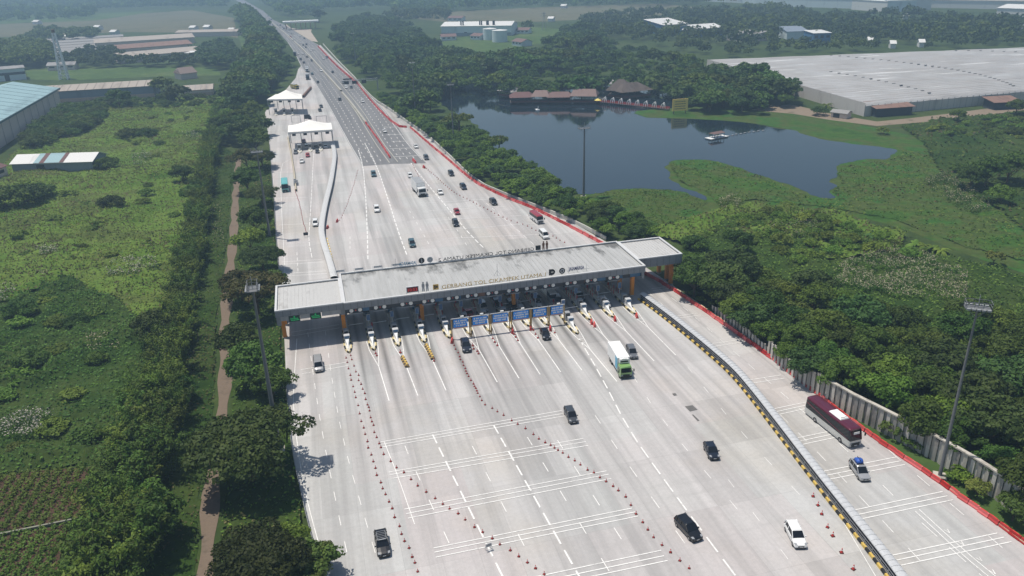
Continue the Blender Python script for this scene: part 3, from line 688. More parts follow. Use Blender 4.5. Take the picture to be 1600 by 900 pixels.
# ----------------------------------------------------------------- blue boards over the lanes
for k, ((ua,va),(ub,vb)) in enumerate([((707,531),(735,528)),((737,527.5),(765.5,523)),((768,522.5),(796.5,518)),((799.5,517.5),(828,512.5)),((830,513),(857,511)),((859,510.5),(883,508.5))]):
    a, b_ = G(ua,va), G(ub,vb); cx = (a[0]+b_[0])/2; cy = (G(766,522.5)[1]); w = abs(b_[0]-a[0]) * 1.0
    t = thing('lane_board', '%s blue notice board from the left, on posts across the toll lane' % ORD[k], 'sign', (cx, cy, .1), 0, 'blue boards in a row over the lanes')
    for s in (-1, 1):
        e = MB(); e.bar((s*w/2,0,0),(s*w/2,0,4.7),.2); e.build('post', stained('post_ochre',(.42,.27,.10),(.2,.13,.06),.8), t)
    e = MB(); e.bar((-w/2-.1,0,4.78),(w/2+.1,0,4.78),.16); e.bar((-w/2,0,2.45),(w/2,0,2.45),.12); e.build('frame', M_LGREY, t)
    e = MB(); e.box(-w/2+.45,w/2-.4,-.12,-.02,2.75,4.6); e.build('panel', M_BLUE, t)
    e = MB(); q = random.Random(k+5)
    for r_, ww in ((0,.32),(1,.36),(2,.26)):
        x = -w*ww; z = 4.22 - .52*r_
        while x < w*ww:
            dw = q.uniform(.12,.26); e.box(x, x+dw, -.16, -.125, z-.17, z+.17); x += dw + (.06 if q.random() < .75 else .22)
    e.build('lettering', M_WHITE, t)
    e = MB(); e.box(-w/2+.45,w/2-.4,-.14,-.04,2.5,2.72); e.build('edge_strip', mat('pale_red_strip',(.55,.33,.30),.6), t)
    if k in (0,1,2,3,5):
        e = MB(); e.box(.1,.8,-.15,.15,4.87,5.25); e.build('lamp', M_WHITE, t)
# ================================================================= VEHICLES (front towards local -Y)
def paint(name, c, metal=.25): return mat('paint_' + name, c, .28, metal, var=.05, scale=.6, spec=.5, coat=.6)
PAINT = {'black': paint('black', (.008,.008,.010)), 'navy': paint('navy', (.010,.014,.026)), 'darkgrey': paint('darkgrey', (.055,.06,.068)), 'grey': paint('grey', (.15,.155,.165)),
         'silver': paint('silver', (.42,.42,.42), .4), 'white': paint('white', (.76,.76,.74), 0), 'red': paint('red', (.36,.02,.03)), 'maroon': paint('maroon', (.11,.012,.03)), 'teal': paint('teal', (.04,.10,.12)),
         'turquoise': paint('turquoise', (.10,.42,.40), 0), 'green': paint('green', (.20,.36,.11), 0), 'yellow': paint('yellow', (.45,.36,.08), 0), 'brown': paint('brown', (.09,.07,.05)), 'cream': paint('cream', (.55,.55,.52), 0)}
M_GLASS = mat('car_glass', (.008,.010,.013), .06, var=0, spec=.45)
M_TYRE = mat('tyre_rubber', (.015,.015,.016), .8)
M_RIMM = mat('wheel_rim', (.35,.35,.36), .35, .7)
M_LAMP = mat('headlamp', (.30,.31,.32), .15, var=0, spec=.5)
M_TAIL = mat('tail_lamp', (.35,.015,.015), .2, var=0)
M_PLATE = mat('number_plate', (.6,.6,.6), .5)
M_TRIM = mat('black_trim', (.02,.02,.02), .55)
def ring(y, hw, z0, z1, rnd_=.12):
    r = min(rnd_, (z1 - z0) * .35)
    return [(-hw*.86,y,z0),(-hw*.97,y,z0+r),(-hw,y,(z0+z1)/2),(-hw*.985,y,z1-r),(-hw*.86,y,z1),(-hw*.4,y,z1+.03),(hw*.4,y,z1+.03),(hw*.86,y,z1),(hw*.985,y,z1-r),(hw,y,(z0+z1)/2),(hw*.97,y,z0+r),(hw*.86,y,z0)]
CAR = {  # L, W, H, hood length, belt, roof front, roof rear, rear glass base
 'suv': (4.7,1.86,1.78,1.15,1.08,1.95,4.25,4.6), 'mpv': (4.5,1.75,1.72,.95,1.0,1.85,4.1,4.42), 'hatch': (3.9,1.68,1.52,.95,.95,1.75,3.35,3.8),
 'sedan': (4.55,1.78,1.47,1.25,.95,2.0,3.2,4.0), 'van': (4.6,1.75,1.95,.55,1.05,1.1,4.45,4.55)}
def car_parts(kind):
    L_, W, H, hood, belt, rf, rr, rb = CAR[kind]; f = -L_/2; hw = W/2; P = []
    b = MB()
    st = [(f,hw*.80,.38,.62),(f+.10,hw*.93,.26,.74),(f+.45,hw*.98,.22,.86 if kind != 'van' else .95),(f+hood,hw,.22,belt-.03),(f+rf,hw,.22,belt),(f+rb-.5,hw,.22,belt+.02),(L_/2-.12,hw*.97,.26,belt - (.02 if kind != 'sedan' else .0)),(L_/2,hw*.86,.40,belt-.22)]
    b.loft([ring(*s) for s in st], 0)
    # roof panel and pillars
    z1 = H; rw = hw*.80
    a, c = f+rf, f+rr
    b.loft([[(-rw*.9,a,z1-.10),(-rw,a+.05,z1-.10),(-rw,c,z1-.12),(-rw*.9,c+.06,z1-.12),(rw*.9,c+.06,z1-.12),(rw,c,z1-.12),(rw,a+.05,z1-.10),(rw*.9,a,z1-.10)],
            [(-rw*.72,a+.12,z1),(-rw*.86,a+.2,z1-.015),(-rw*.86,c-.12,z1-.03),(-rw*.72,c-.08,z1-.02),(rw*.72,c-.08,z1-.02),(rw*.86,c-.12,z1-.03),(rw*.86,a+.2,z1-.015),(rw*.72,a+.12,z1)]], 0)
    for s in (-1, 1):
        b.bar((s*hw*.90,f+hood+.05,belt),(s*rw*.97,a+.03,z1-.09),.09); b.bar((s*hw*.93,f+rb-.02,belt),(s*rw*.97,c+.02,z1-.10),.13)
        m_ = (a + c) / 2 - .1; b.bar((s*hw*.955,m_,belt),(s*rw*.99,m_,z1-.1),.10)
        if kind in ('suv','mpv','van'): b.bar((s*hw*.95,m_+1.05,belt),(s*rw*.99,m_+1.0,z1-.1),.12)
    P.append(('body', b, ['P'], []))
    g = MB(); e = .012
    w0, w1 = hw*.88, rw*.92
    y0, y1 = f+hood+.02, a+.02
    P.append(('windscreen', MB().add([(-w0,y0,belt+.02),(w0,y0,belt+.02),(w1,y1,z1-.11),(-w1,y1,z1-.11)], [(0,1,2,3)]), [M_GLASS], []))
    y0, y1 = f+rb+.02, c+.05
    P.append(('rear_window', MB().add([(w0,y0,belt+.03),(-w0,y0,belt+.03),(-w1,y1,z1-.13),(w1,y1,z1-.13)], [(0,1,2,3)]), [M_GLASS], []))
    for s in (-1, 1):
        P.append(('side_window', MB().add([(s*hw*.935,f+hood+.12,belt+.01),(s*hw*.935,f+rb-.08,belt+.01),(s*rw*.985,c-.02,z1-.12),(s*rw*.985,a+.08,z1-.11)], [(0,1,2,3)]), [M_GLASS], []))
    for s in (-1, 1):
        for y in (f+.88, L_/2-.82):
            w = MB(); w.cyl((s*(hw-.20),y,.33),(s*(hw+.01),y,.33),.33,n=14); r = MB(); r.cyl((s*(hw+.011),y,.33),(s*(hw+.025),y,.33),.2,n=10)
            P.append(('wheel', w, [M_TYRE], [('rim', r, [M_RIMM])]))
    for s in (-1, 1):
        h = MB(); h.loft([[(s*hw*.52,f+.02,.66),(s*hw*.86,f+.10,.66),(s*hw*.88,f+.12,.78),(s*hw*.55,f+.08,.78)],[(s*hw*.55,f+.38,.78),(s*hw*.94,f+.50,.76),(s*hw*.93,f+.5,.86),(s*hw*.6,f+.40,.88)]]); P.append(('headlight', h, [M_LAMP], []))
        t = MB(); t.box(min(s*hw*.68,s*hw*.96), max(s*hw*.68,s*hw*.96), L_/2-.16, L_/2-.02, belt-.22, belt-.02); P.append(('tail_light', t, [M_TAIL], []))
        q = MB(); q.box(min(s*(hw+.01),s*(hw+.2)), max(s*(hw+.01),s*(hw+.2)), f+hood+.22, f+hood+.36, belt+.0, belt+.15); P.append(('mirror', q, ['P'], []))
    q = MB(); q.box(-hw*.45,hw*.45,f-.012,f+.05,.44,.66); P.append(('grille', q, [M_TRIM], []))
    q = MB(); q.box(-.22,.22,f-.03,f-.013,.42,.54); P.append(('number_plate', q, [M_PLATE], []))
    q = MB(); q.box(-hw*.8,hw*.8,f+.02,L_/2-.1,.16,.3); P.append(('sill', q, [M_TRIM], []))
    return P
def wheels(P, xs, ys, r=.5, wd=.3):
    for y in ys:
        for s in (-1, 1):
            w = MB(); w.cyl((s*(xs-wd),y,r),(s*xs,y,r),r,n=16); q = MB(); q.cyl((s*(xs+.001),y,r),(s*(xs+.02),y,r),r*.55,n=12)
            P.append(('wheel', w, [M_TYRE], [('rim', q, [M_RIMM])]))
def truck_parts(L_=9.0, H=3.7, roof=None, panel=True, canvas=False):
    P = []; f = -L_/2; hw = 1.2
    c = MB(); c.loft([[(-hw*.94,f+.05,.55),(hw*.94,f+.05,.55),(hw*.94,f,1.45),(hw*.90,f+.25,2.45),(hw*.78,f+.5,2.6),(-hw*.78,f+.5,2.6),(-hw*.90,f+.25,2.45),(-hw*.94,f,1.45)],
                      [(-hw,f+.7,.5),(hw,f+.7,.5),(hw,f+.7,1.4),(hw*.95,f+.7,2.5),(hw*.84,f+.7,2.68),(-hw*.84,f+.7,2.68),(-hw*.95,f+.7,2.5),(-hw,f+.7,1.4)],
                      [(-hw,f+1.9,.5),(hw,f+1.9,.5),(hw,f+1.9,1.4),(hw*.95,f+1.9,2.45),(hw*.84,f+1.9,2.6),(-hw*.84,f+1.9,2.6),(-hw*.95,f+1.9,2.45),(-hw,f+1.9,1.4)]])
    P.append(('cab', c, ['P'], []))
    P.append(('windscreen', MB().add([(-hw*.84,f-.01,1.5),(hw*.84,f-.01,1.5),(hw*.8,f+.2,2.36),(-hw*.8,f+.2,2.36)], [(0,1,2,3)]), [M_GLASS], []))
    for s in (-1, 1):
        P.append(('side_window', MB().add([(s*(hw+.004),f+.75,1.5),(s*(hw+.004),f+1.65,1.5),(s*(hw*.955+.004),f+1.6,2.3),(s*(hw*.955+.004),f+.8,2.35)], [(0,1,2,3)]), [M_GLASS], []))
        q = MB(); q.bar((s*hw,f+.3,2.1),(s*(hw+.3),f+.1,2.1),.05); q.box(min(s*(hw+.2),s*(hw+.42)),max(s*(hw+.2),s*(hw+.42)),f,f+.1,1.6,2.15); P.append(('mirror', q, [M_TRIM], []))
        q = MB(); q.box(min(s*.7,s*1.08),max(s*.7,s*1.08),f-.02,f+.1,.78,1.0); P.append(('headlight', q, [M_LAMP], []))
    q = MB(); q.box(-1.1,1.1,f-.06,f+.3,.4,.72); q.box(-.66,.66,f-.03,f+.1,.76,1.1); P.append(('bumper', q, [M_TRIM], []))
    b = MB(); b.box(-1.24,1.24,f+2.1,L_/2,1.0,H)
    for k in range(1, 7):
        y = f+2.1+(L_-2.1)*k/7; b.box(-1.23,1.23,y-.03,y+.03,H+.001,H+.03)
    P.append(('cargo_box', b, [roof or M_WHITE], []))
    if roof: q = MB(); q.box(-1.2,1.2,f+2.2,L_/2-.1,H+.035,H+.09); P.append(('box_roof', q, [M_GREY], []))
    if panel:
        q = MB(); q.box(-1.256,-1.244,f+2.1,f+3.6,1.2,H-.15); q.box(1.244,1.256,f+2.1,f+3.6,1.2,H-.15); P.append(('side_panel', q, [mat('panel_sky',(.10,.38,.55),.45)], []))
        q = MB(); q.box(-.9,.9,f+1.55,f+2.09,2.75,H-.1); q.box(-.5,.5,f+1.5,f+1.9,H-.1,H+.02); P.append(('cooling_unit', q, [M_WHITE], []))
        q = MB(); q.box(-.75,.75,f+1.52,f+1.546,2.95,3.3); P.append(('cooling_grille', q, [M_TRIM], []))
    q = MB(); q.box(-.5,.5,f+1.9,L_/2-.1,.55,.98); q.box(-1.1,1.1,L_/2-.15,L_/2-.03,.5,.7); P.append(('chassis', q, [M_TRIM], []))
    for s in (-1,1):
        q = MB(); q.box(min(s*.8,s*1.1),max(s*.8,s*1.1),L_/2-.02,L_/2+.02,.72,.95); P.append(('tail_light', q, [M_TAIL], []))
    wheels(P, 1.18, (f+1.0, L_/2-2.6, L_/2-1.5), .5, .34)
    return P
def bus_parts(L_=11.8, H=3.6, lower='P', roofp='R', hatch=True, W=2.5):
    P = []; f = -L_/2; hw = W/2
    def rg(y, k, z0, z1, t=0):
        return [(-hw*k*.96,y,z0),(-hw*k,y,z0+.3),(-hw*k,y,z0+1.15),(hw*k,y,z0+1.15),(hw*k,y,z0+.3),(hw*k*.96,y,z0)]
    b = MB(); b.loft([rg(f+.12,.9,.42,1.6),rg(f+.3,.97,.36,1.6),rg(f+.9,1,.34,1.6),rg(L_/2-.3,1,.34,1.6),rg(L_/2,.95,.42,1.6)]); P.append(('lower_body', b, [lower], []))
    g = MB(); z0, z1 = 1.5, H-.42
    def gr(y0, y1, k): return [(-hw*k*.995,y0,z0),(hw*k*.995,y0,z0),(hw*k*.95,y1,z1),(-hw*k*.95,y1,z1)]
    g.loft([gr(f+.06,f+.42,.93),gr(f+.5,f+.75,.99),gr(L_/2-.4,L_/2-.45,.99),gr(L_/2-.05,L_/2-.2,.93)]); P.append(('window_band', g, [M_GLASS], []))
    r = MB()
    def rr(y, k, h): return [(-hw*k*.955,y,H-.44),(-hw*k*.93,y,H-.2),(-hw*k*.8,y,H-.06-h),(-hw*k*.4,y,H-h),(hw*k*.4,y,H-h),(hw*k*.8,y,H-.06-h),(hw*k*.93,y,H-.2),(hw*k*.955,y,H-.44)]
    r.loft([rr(f+.45,.88,.12),rr(f+.8,.97,.03),rr(f+2,1,0),rr(L_/2-.8,1,0),rr(L_/2-.2,.94,.08)]); P.append(('roof', r, [roofp], []))
    if hatch:
        q = MB(); q.loft([[(-.85,f+3.2,H+.002),(.85,f+3.2,H+.002),(.7,f+3.3,H+.2),(-.7,f+3.3,H+.2)],[(-.85,f+6.2,H+.002),(.85,f+6.2,H+.002),(.7,f+6.1,H+.2),(-.7,f+6.1,H+.2)]]); P.append(('roof_unit', q, [M_WHITE], []))
        q = MB(); 
        for k in range(4): q.box(-.55+.3*k,-.36+.3*k,f+3.45,f+3.65,H+.201,H+.22)
        P.append(('vent_holes', q, [M_TRIM], []))
        q = MB(); q.box(-.55,.55,f+.14,f+.2,H-1.0,H-.62); P.append(('destination_card', q, [M_WHITE], []))
        q = MB(); q.loft([[(-hw-.012,f+.5,1.62),(-hw-.012,f+.5,1.72),(-hw-.002,f+.5,1.72),(-hw-.002,f+.5,1.62)],[(-hw-.012,L_/2-.5,2.5),(-hw-.012,L_/2-.5,2.75),(-hw+.05,L_/2-.5,2.75),(-hw-.002,L_/2-.5,2.5)]]); P.append(('stripe', q, [roofp], []))
    q = MB(); q.box(-hw*.62,hw*.62,f-.0,f+.14,.5,1.0); P.append(('grille', q, [M_TRIM], []))
    for s in (-1, 1):
        q = MB(); q.box(min(s*.72,s*1.12),max(s*.72,s*1.12),f+.05,f+.2,.75,1.0); P.append(('headlight', q, [M_LAMP], []))
        q = MB(); q.bar((s*hw*.9,f+.3,H-.7),(s*(hw+.2),f-.15,H-.8),.06); q.box(min(s*(hw+.05),s*(hw+.3)),max(s*(hw+.05),s*(hw+.3)),f-.25,f-.12,H-1.35,H-.8); P.append(('mirror', q, [M_TRIM], []))
        q = MB(); q.box(min(s*.8,s*1.1),max(s*.8,s*1.1),L_/2-.01,L_/2+.03,.8,1.3); P.append(('tail_light', q, [M_TAIL], []))
    q = MB(); q.box(-.26,.26,f-.03,f-.002,.52,.64); P.append(('number_plate', q, [M_PLATE], []))
    wheels(P, hw+.01, (f+2.3, L_/2-3.0), .48, .3)
    return P
PROTO = {}
def vehicle(kind, parts_fn, cols, label, cat, loc, rz, group=None, detail=True, name=None, k=None):
    """cols: {'P':paint,'R':roof paint}; copies share meshes per colour"""
    nm = name or {'suv':'suv','mpv':'minivan','hatch':'hatchback','sedan':'sedan_car','van':'van'}.get(kind, kind)
    key = (kind, tuple(sorted(cols.items())), detail)
    res = lambda ms: [PAINT[cols[q]] if isinstance(q, str) else q for q in ms]
    if key in PROTO:
        return dup(PROTO[key], loc, rz, label, cat, group, k)
    if detail:
        root = thing(nm, label, cat, loc, rz, group); ps = []
        for pn, mb_, ms, subs in parts_fn():
            o = mb_.build(pn, res(ms), root, smooth=False); ss = []
            for sn, sm, sms in subs: ss.append(sm.build(sn, res(sms), o))
            ps.append((o, ss))
        if k: root.scale = (k,)*3
        PROTO[key] = (root, ps); return root, ps
    allm = []; big = MB()
    for pn, mb_, ms, subs in parts_fn():
        for mb2, ms2 in [(mb_, res(ms))] + [(s[1], res(s[2])) for s in subs]:
            if ms2[0] not in allm: allm.append(ms2[0])
            mb2.m = [allm.index(ms2[0])] * len(mb2.m); big.merge(mb2)
    o = big.build(nm, allm); tag(o, label, cat, group); o.location = loc; o.rotation_euler = (0,0,rz)
    PROTO[key] = (o, []); return o, []
def head(pt, pf):
    """heading so that local -Y points from pt to pf on the ground"""
    a, b = G(*pt), G(*pf); return math.atan2(b[0]-a[0], -(b[1]-a[1]))
def at_centre(pt, pf, L_, zz=.1):
    """centre of a vehicle whose front bottom sits at pixel pt heading to pf"""
    a = G(*pt); r = head(pt, pf); return (a[0] - math.sin(r)*L_/2, a[1] + math.cos(r)*L_/2, zz), r
def put(kind, col, u, v, label, hd=None, detail=True, group=None, dz=.1, k=None):
    """u,v = picture point of the vehicle's middle on the road"""
    x, y = G(u, v); r = head((u, v), hd) if hd else 0.0
    return vehicle(kind, lambda: car_parts(kind), {'P': col}, label, {'suv':'car','mpv':'car','hatch':'car','sedan':'car','van':'van'}[kind], (x, y, dz), r, group, detail, k=k)
# ---- near side
put('suv','black',598,856,'black off-roader with roof rack in the open left lane, nearest the trees',(601,872))
r, ps = PROTO[('suv',(('P','black'),),True)]
put('van','silver',498,575,'silver minibus with dark windscreen in the open left lane below the green signs',(500,590), k=1.05)
put('suv','navy',728,545,'dark blue-black car leaving the first blue board lane',(732,560))
put('sedan','black',852,526,'black low sedan leaving the fifth blue board lane',(858,540))
put('mpv','grey',987,555,'grey minivan driving beside the green and white truck',(992,566))
put('mpv','darkgrey',892,654,'dark grey car at the right end of the first white cross lines',(899,668), k=.97)
put('hatch','navy',1111,710,'small black hatchback alone on the right of the plaza',(1117,722), k=1.05)
put('suv','black',1075,832,'large black car in front, close to the heavy dashed line',(1088,846), k=1.02)
put('suv','white',1242,842,'white car between the cones and the lane dashes at front right',(1249,856))
put('mpv','silver',1342,741,'silver minivan with blue luggage on its roof right of the divider',(1350,752))
bl = thing('roof_luggage', 'bright blue tarpaulin bundle strapped on the roof of the silver minivan', 'luggage', (*G(1342,741), .1 + 1.76), head((1342,741),(1350,752)))
e = MB(); e.loft([[(-.5,.1,0),(.5,.1,0),(.46,.15,.42),(-.46,.15,.42)],[(-.56,.6,0),(.56,.6,0),(.5,.6,.6),(-.42,.6,.55)],[(-.52,1.3,0),(.52,1.3,0),(.44,1.2,.44),(-.46,1.2,.5)]]); e.build('bundle', mat('tarp_blue',(.03,.10,.42),.5,var=.25,scale=3), bl, smooth=True)
e = MB(); e.box(-.6,.6,.0,.06,0,.08); e.box(-.6,.6,1.32,1.38,0,.08); e.box(-.03,.03,.05,1.35,.5,.62); e.build('strap', M_TRIM, bl)
lr = thing('roof_rack', 'black roof rack on the black off-roader in the left lane', 'roof rack', (*G(598,856), .1 + 1.8), head((598,856),(601,872)))
e = MB()
for yy in np.arange(-.5,1.3,.35): e.bar((-.6,yy,.02),(.6,yy,.02),.05)
e.bar((-.62,-.6,.08),(-.62,1.2,.08),.05); e.bar((.62,-.6,.08),(.62,1.2,.08),.05); e.build('rails', M_GREY, lr)
e = MB(); e.box(-.5,.5,-.58,-.5,.0,.1); e.build('light_bar', M_LGREY, lr)
c_, r_ = at_centre((986,592),(992,605),9.2)
vehicle('box_truck', lambda: truck_parts(9.2, 3.75), {'P':'green'}, 'white box truck with light green cab and blue side panel', 'truck', (*G(968,576), .1), head((960,560),(979,592)), name='box_truck')
vehicle('coach', lambda: bus_parts(11.8, 3.65), {'P':'cream','R':'maroon'}, 'white coach with maroon roof and white roof hatch beside the concrete wall', 'bus', (*G(1299,672), .1), head((1262,640),(1330,694)), name='coach')
# ---- under the roof
for i, (kd, c, u, v, lab) in enumerate([('mpv','silver',755,483,'silver minivan under the gate above the second blue board'),('sedan','red',733,494,'dark red sedan in shade above the first blue board'),('mpv','darkgrey',777,478,'dark grey car in shade above the third blue board'),
      ('mpv','silver',806,472,'grey silver car in shade above the fourth blue board'),('hatch','black',838,470,'black hatchback in shade above the fifth blue board'),('suv','grey',872,474,'grey car in shade above the sixth blue board'),('mpv','white',944,477,'white minivan leaving the gate near its right end'),('sedan','darkgrey',905,466,'dark sedan in shade left of the white minivan'),('suv','black',800,481,'black car queuing in shade behind the fourth blue board')]):
    put(kd, c, u, v, lab)
# ---- beyond the gate
for kd, c, u, v, hd, lab in [
    ('mpv','white',493,352,(494,372),'white minivan alone left of the curved divider, by the cone tip'),('suv','teal',584,275,(588,290),'teal car on the first concrete below the highway edge'),('suv','white',589,330,(592,345),'white car between two dashed lanes in the middle of the far plaza'),
    ('hatch','white',641,277,(644,286),'small white hatchback behind the white box truck'),('sedan','white',688,303,(694,313),'white sedan right of the white box truck'),('hatch','red',714,334,(720,344),'bright red hatchback on the far plaza'),('mpv','black',712,352,(717,362),'black car just below the red hatchback'),
    ('mpv','teal',644,384,(648,396),'dark teal minivan closest to the rear roof lettering'),('suv','darkgrey',666,249,(671,258),'dark grey car at the right edge of the highway end'),('suv','black',705,274,(711,282),'black car beside the red barrier, second from the highway end'),
    ('suv','navy',724,295,(731,303),'dark navy car beside the red barrier, third from the highway end'),('suv','black',771,319,(779,327),'black car beside the red barrier behind the red bus'),('sedan','white',650,231,(655,239),'white sedan on pale concrete right of the highway lines'),
    ('sedan','white',472,254,(472,262),'white car below the front tent toll booths'),('hatch','red',481,245,(481,252),'red hatchback below the front tent toll booths'),('hatch','black',496,239,(496,246),'black hatchback just out of the front tent booths'),
    ('mpv','grey',462,240,(462,247),'grey car in the leftmost front tent lane'),('mpv','silver',479,232,(479,238),'silver car in the second front tent lane'),('sedan','black',494,232,(494,238),'black car in the third front tent lane'),('sedan','white',509,231,(509,238),'white car in the right front tent lane'),('hatch','maroon',475,223,(475,230),'dark red car under the front white tent')]:
    put(kd, c, u, v, lab, hd)
put('van','white',850,371,'white van near the rear roof edge, right side of the far plaza',(858,379), k=1.08)
vehicle('cargo_truck', lambda: truck_parts(9.6, 3.6, roof=M_WHITE, panel=False), {'P':'white'}, 'white box truck with grey roof on the far plaza', 'truck', (*G(655,302), .1), head((645,290),(664,311)), name='box_truck', k=1.22)
vehicle('city_bus', lambda: bus_parts(10.0, 3.3, hatch=False), {'P':'turquoise','R':'turquoise'}, 'turquoise bus by the trees in the far left lane', 'bus', (*G(446,296), .13), 0.02, name='bus')
vehicle('mini_bus', lambda: bus_parts(7.2, 2.8, hatch=False, W=2.1), {'P':'white','R':'red'}, 'small white bus with red roof by the red barrier', 'bus', (*G(838,346), .1), head((830,340),(846,352)), name='minibus')
# ---- highway traffic (small in the picture)
HG = 'cars on the highway beyond the toll plaza'
hw = [('mpv','white',567,160,'white car in the right carriageway below the sign gantry'),('sedan','white',601,207,'white car at the first white cross line of the highway'),('sedan','black',531,157,'dark car in the left carriageway beside the median'),('suv','white',541,138,'white car right under the sign gantry'),
 ('sedan','darkgrey',549,138,'dark grey car under the sign gantry, next to the white one'),('mpv','grey',537,131,'grey car just behind the sign gantry posts'),('hatch','black',497,130,'black car at the left highway edge by the yellow truck'),('suv','white',502,112,'white car in the left carriageway middle lanes'),
 ('sedan','black',520,114,'black car in the right carriageway far beyond the gantry'),('sedan','white',506,93,'white car side by side with a dark one far away'),('suv','darkgrey',511,91,'dark car at the red barrier far away'),('hatch','teal',488,117,'teal car beside the dark truck'),
 ('sedan','black',475,99,'black car behind the white truck at the left edge'),('suv','black',470,94,'second black car behind the white truck at the left edge'),('mpv','white',466,85,'white car in the left lanes by the tree wall'),('sedan','white',473,85,'white car beside the first one by the tree wall'),
 ('sedan','brown',480,90,'brownish car left of the median far away'),('hatch','black',487,96,'dark car against the median strip far away'),('suv','white',486,80,'white car in the left of a far pair'),('sedan','white',489.5,78.5,'white car in the right of a far pair'),('hatch','darkgrey',478,75,'dark car leading the far group'),('hatch','navy',474,71.5,'navy car farthest right in the far group'),('hatch','black',479,70.5,'black car behind the far pair'),
 ('sedan','black',502,168,'dark car parked on the concrete behind the tents, upper one'),('sedan','black',500,174,'dark car parked on the concrete behind the tents, lower one'),('hatch','black',484,186,'black car behind the top of the front tent')]
for kd, c, u, v, lab in hw: put(kd, c, u, v, lab, (u + 2.2, v + 3), False, HG, dz=.15)
q = random.Random(21)
for k in range(26):
    v = q.uniform(24, 68); t = q.uniform(.1, .95)
    l = np.interp(v, [17,37,47,67,82], [398,415,432,450,460]); r = np.interp(v, [17,31,40,55,70,98], [411,427,447,470,497,525]); u = l + (r - l) * (t * .8 + .1)
    kd = q.choice(['sedan','suv','mpv','hatch']); c = q.choice(['white','white','silver','black','darkgrey','red'])
    put(kd, c, u, v, '%s car among the distant traffic where the highway narrows' % {'darkgrey':'dark grey'}.get(c, c), (u + 2.5, v + 2), False, 'distant traffic by the far toll gate, ' + c, dz=.15)
for u, v, c, lab, L_ in [(480,112,'white','white truck first in the queue at the left highway edge',8.5),(481,124,'darkgrey','dark truck with grey load at the left highway edge',8.5),(461,87,'black','dark truck half hidden by the tree wall',8.0),(413,31,'grey','grey truck far away where the highway narrows',9)]:
    vehicle('road_truck_' + c, lambda: truck_parts(L_, 3.5, roof=(M_WHITE if c == 'white' else M_GREY), panel=False), {'P': c}, lab, 'truck', (*G(u, v), .15), 0.0, 'trucks on the left edge of the highway', False, name='truck')
vehicle('tank_truck', lambda: truck_parts(7.5, 2.9, roof=mat('load_ochre',(.42,.36,.12),.7), panel=False), {'P':'yellow'}, 'yellow truck parked on the concrete above the rear tent', 'truck', (*G(461,139), .1), .5, None, False, name='truck')
# ================================================================= STREET FURNITURE
M_CONE = mat('cone_red', (.58,.055,.045), .5, var=.15)
M_CONEB = mat('cone_base', (.06,.02,.02), .7)
M_RAIL = mat('guardrail_grey', (.42,.43,.43), .4, .4)
# --- cones
def cone_proto():
    root = thing('traffic_cone', 'red traffic cone', 'traffic cone')
    b = MB(); b.box(-.25,.25,-.25,.25,0,.06); p1 = b.build('base', M_CONEB, root)
    c = MB(); c.cyl((0,0,.06),(0,0,.76),.19,.04,10); p2 = c.build('cone', M_CONE, root)
    w = MB(); w.cyl((0,0,.42),(0,0,.56),.122,.092,10,cap=False); p3 = w.build('white_band', M_WHITE, root)
    return root, [(p1, []), (p2, []), (p3, [])]
CP = None
def cones(pts, label, group, k=1.0, jit=.12):
    global CP
    for u, v in pts:
        x, y = G(u, v); x += rnd.uniform(-jit, jit); y += rnd.uniform(-jit, jit)
        if CP is None:
            CP = cone_proto(); CP[0].location = (x, y, .1); tag(CP[0], label, None, group); CP[0].scale = (k,)*3; continue
        dup(CP, (x, y, .1), rnd.uniform(0, 1.5), label, None, group, k=k * rnd.uniform(.93, 1.06))
def z4(pts, ox, oy): return [(ox + a / 4, oy + b / 4) for a, b in pts]
rowA = z4([(565,440),(570,468),(582,508),(594,548),(598,578),(607,620),(615,655),(626,690),(638,738),(652,788),(660,838),(672,880)],400,450) + z4([(683,20),(693,63),(705,103),(719,148),(732,190),(745,233),(760,275),(778,320),(797,357),(815,395),(834,443),(852,485),(869,537),(893,592),(913,642),(934,685),(953,732),(974,783),(990,825),(1016,877)],400,675)
rowB = z4([(595,425),(603,450),(617,492),(627,527),(640,552),(645,580),(655,605),(667,635),(681,665),(688,700),(697,735),(703,752),(708,773),(718,812),(727,840),(732,865)],400,450) + z4([(742,5),(754,40),(770,78),(778,103),(802,145),(839,188),(877,226),(922,260),(965,302),(1014,337),(1065,382),(1117,418),(1171,455),(1215,487),(1264,517),(1308,553),(1366,597),(1420,630),(1479,670),(1529,707),(1587,745)],400,675) + z4([(38,783),(97,822),(149,860),(196,893)],800,675)
rowC = z4([(1236,362),(1250,385),(1263,410),(1272,432),(1280,452),(1290,468),(1297,487),(1306,505),(1315,522),(1323,540),(1332,555),(1345,580),(1357,603),(1365,620),(1372,630),(1380,648),(1390,662),(1400,685),(1411,706),(1435,732),(1474,755),(1509,775),(1546,800),(1594,832)],400,450) + z4([(37,857),(84,885)],800,450) + z4([(133,20),(171,45),(209,68),(239,88),(267,103),(291,120),(321,137),(357,160),(395,183),(431,208),(473,240),(510,260),(550,288),(587,315),(629,345),(668,370),(709,412),(742,463),(778,515),(817,570),(847,612),(885,663),(934,710),(987,755),(1048,808),(1105,858)],800,675)
rowD = z4([(283,405),(308,460),(335,520),(371,600),(398,653),(463,757),(531,860)],1200,675)
cones(rowA, 'red cone in the left line of cones, beside the open lane', 'cones in the left line', k=.76)
cones(rowB, 'red cone in the second line of cones from the left, bending across the cross lines', 'cones in the second line', k=.76)
cones(rowC, 'red cone in the long middle line of cones from the fifth island', 'cones in the middle line', k=.76)
cones(rowD, 'red cone in the short line near the covered divider', 'cones near the divider')
def along(pix, step): return [PX(x, y) for x, y in resample(smooth(GP(pix), 1), step)]
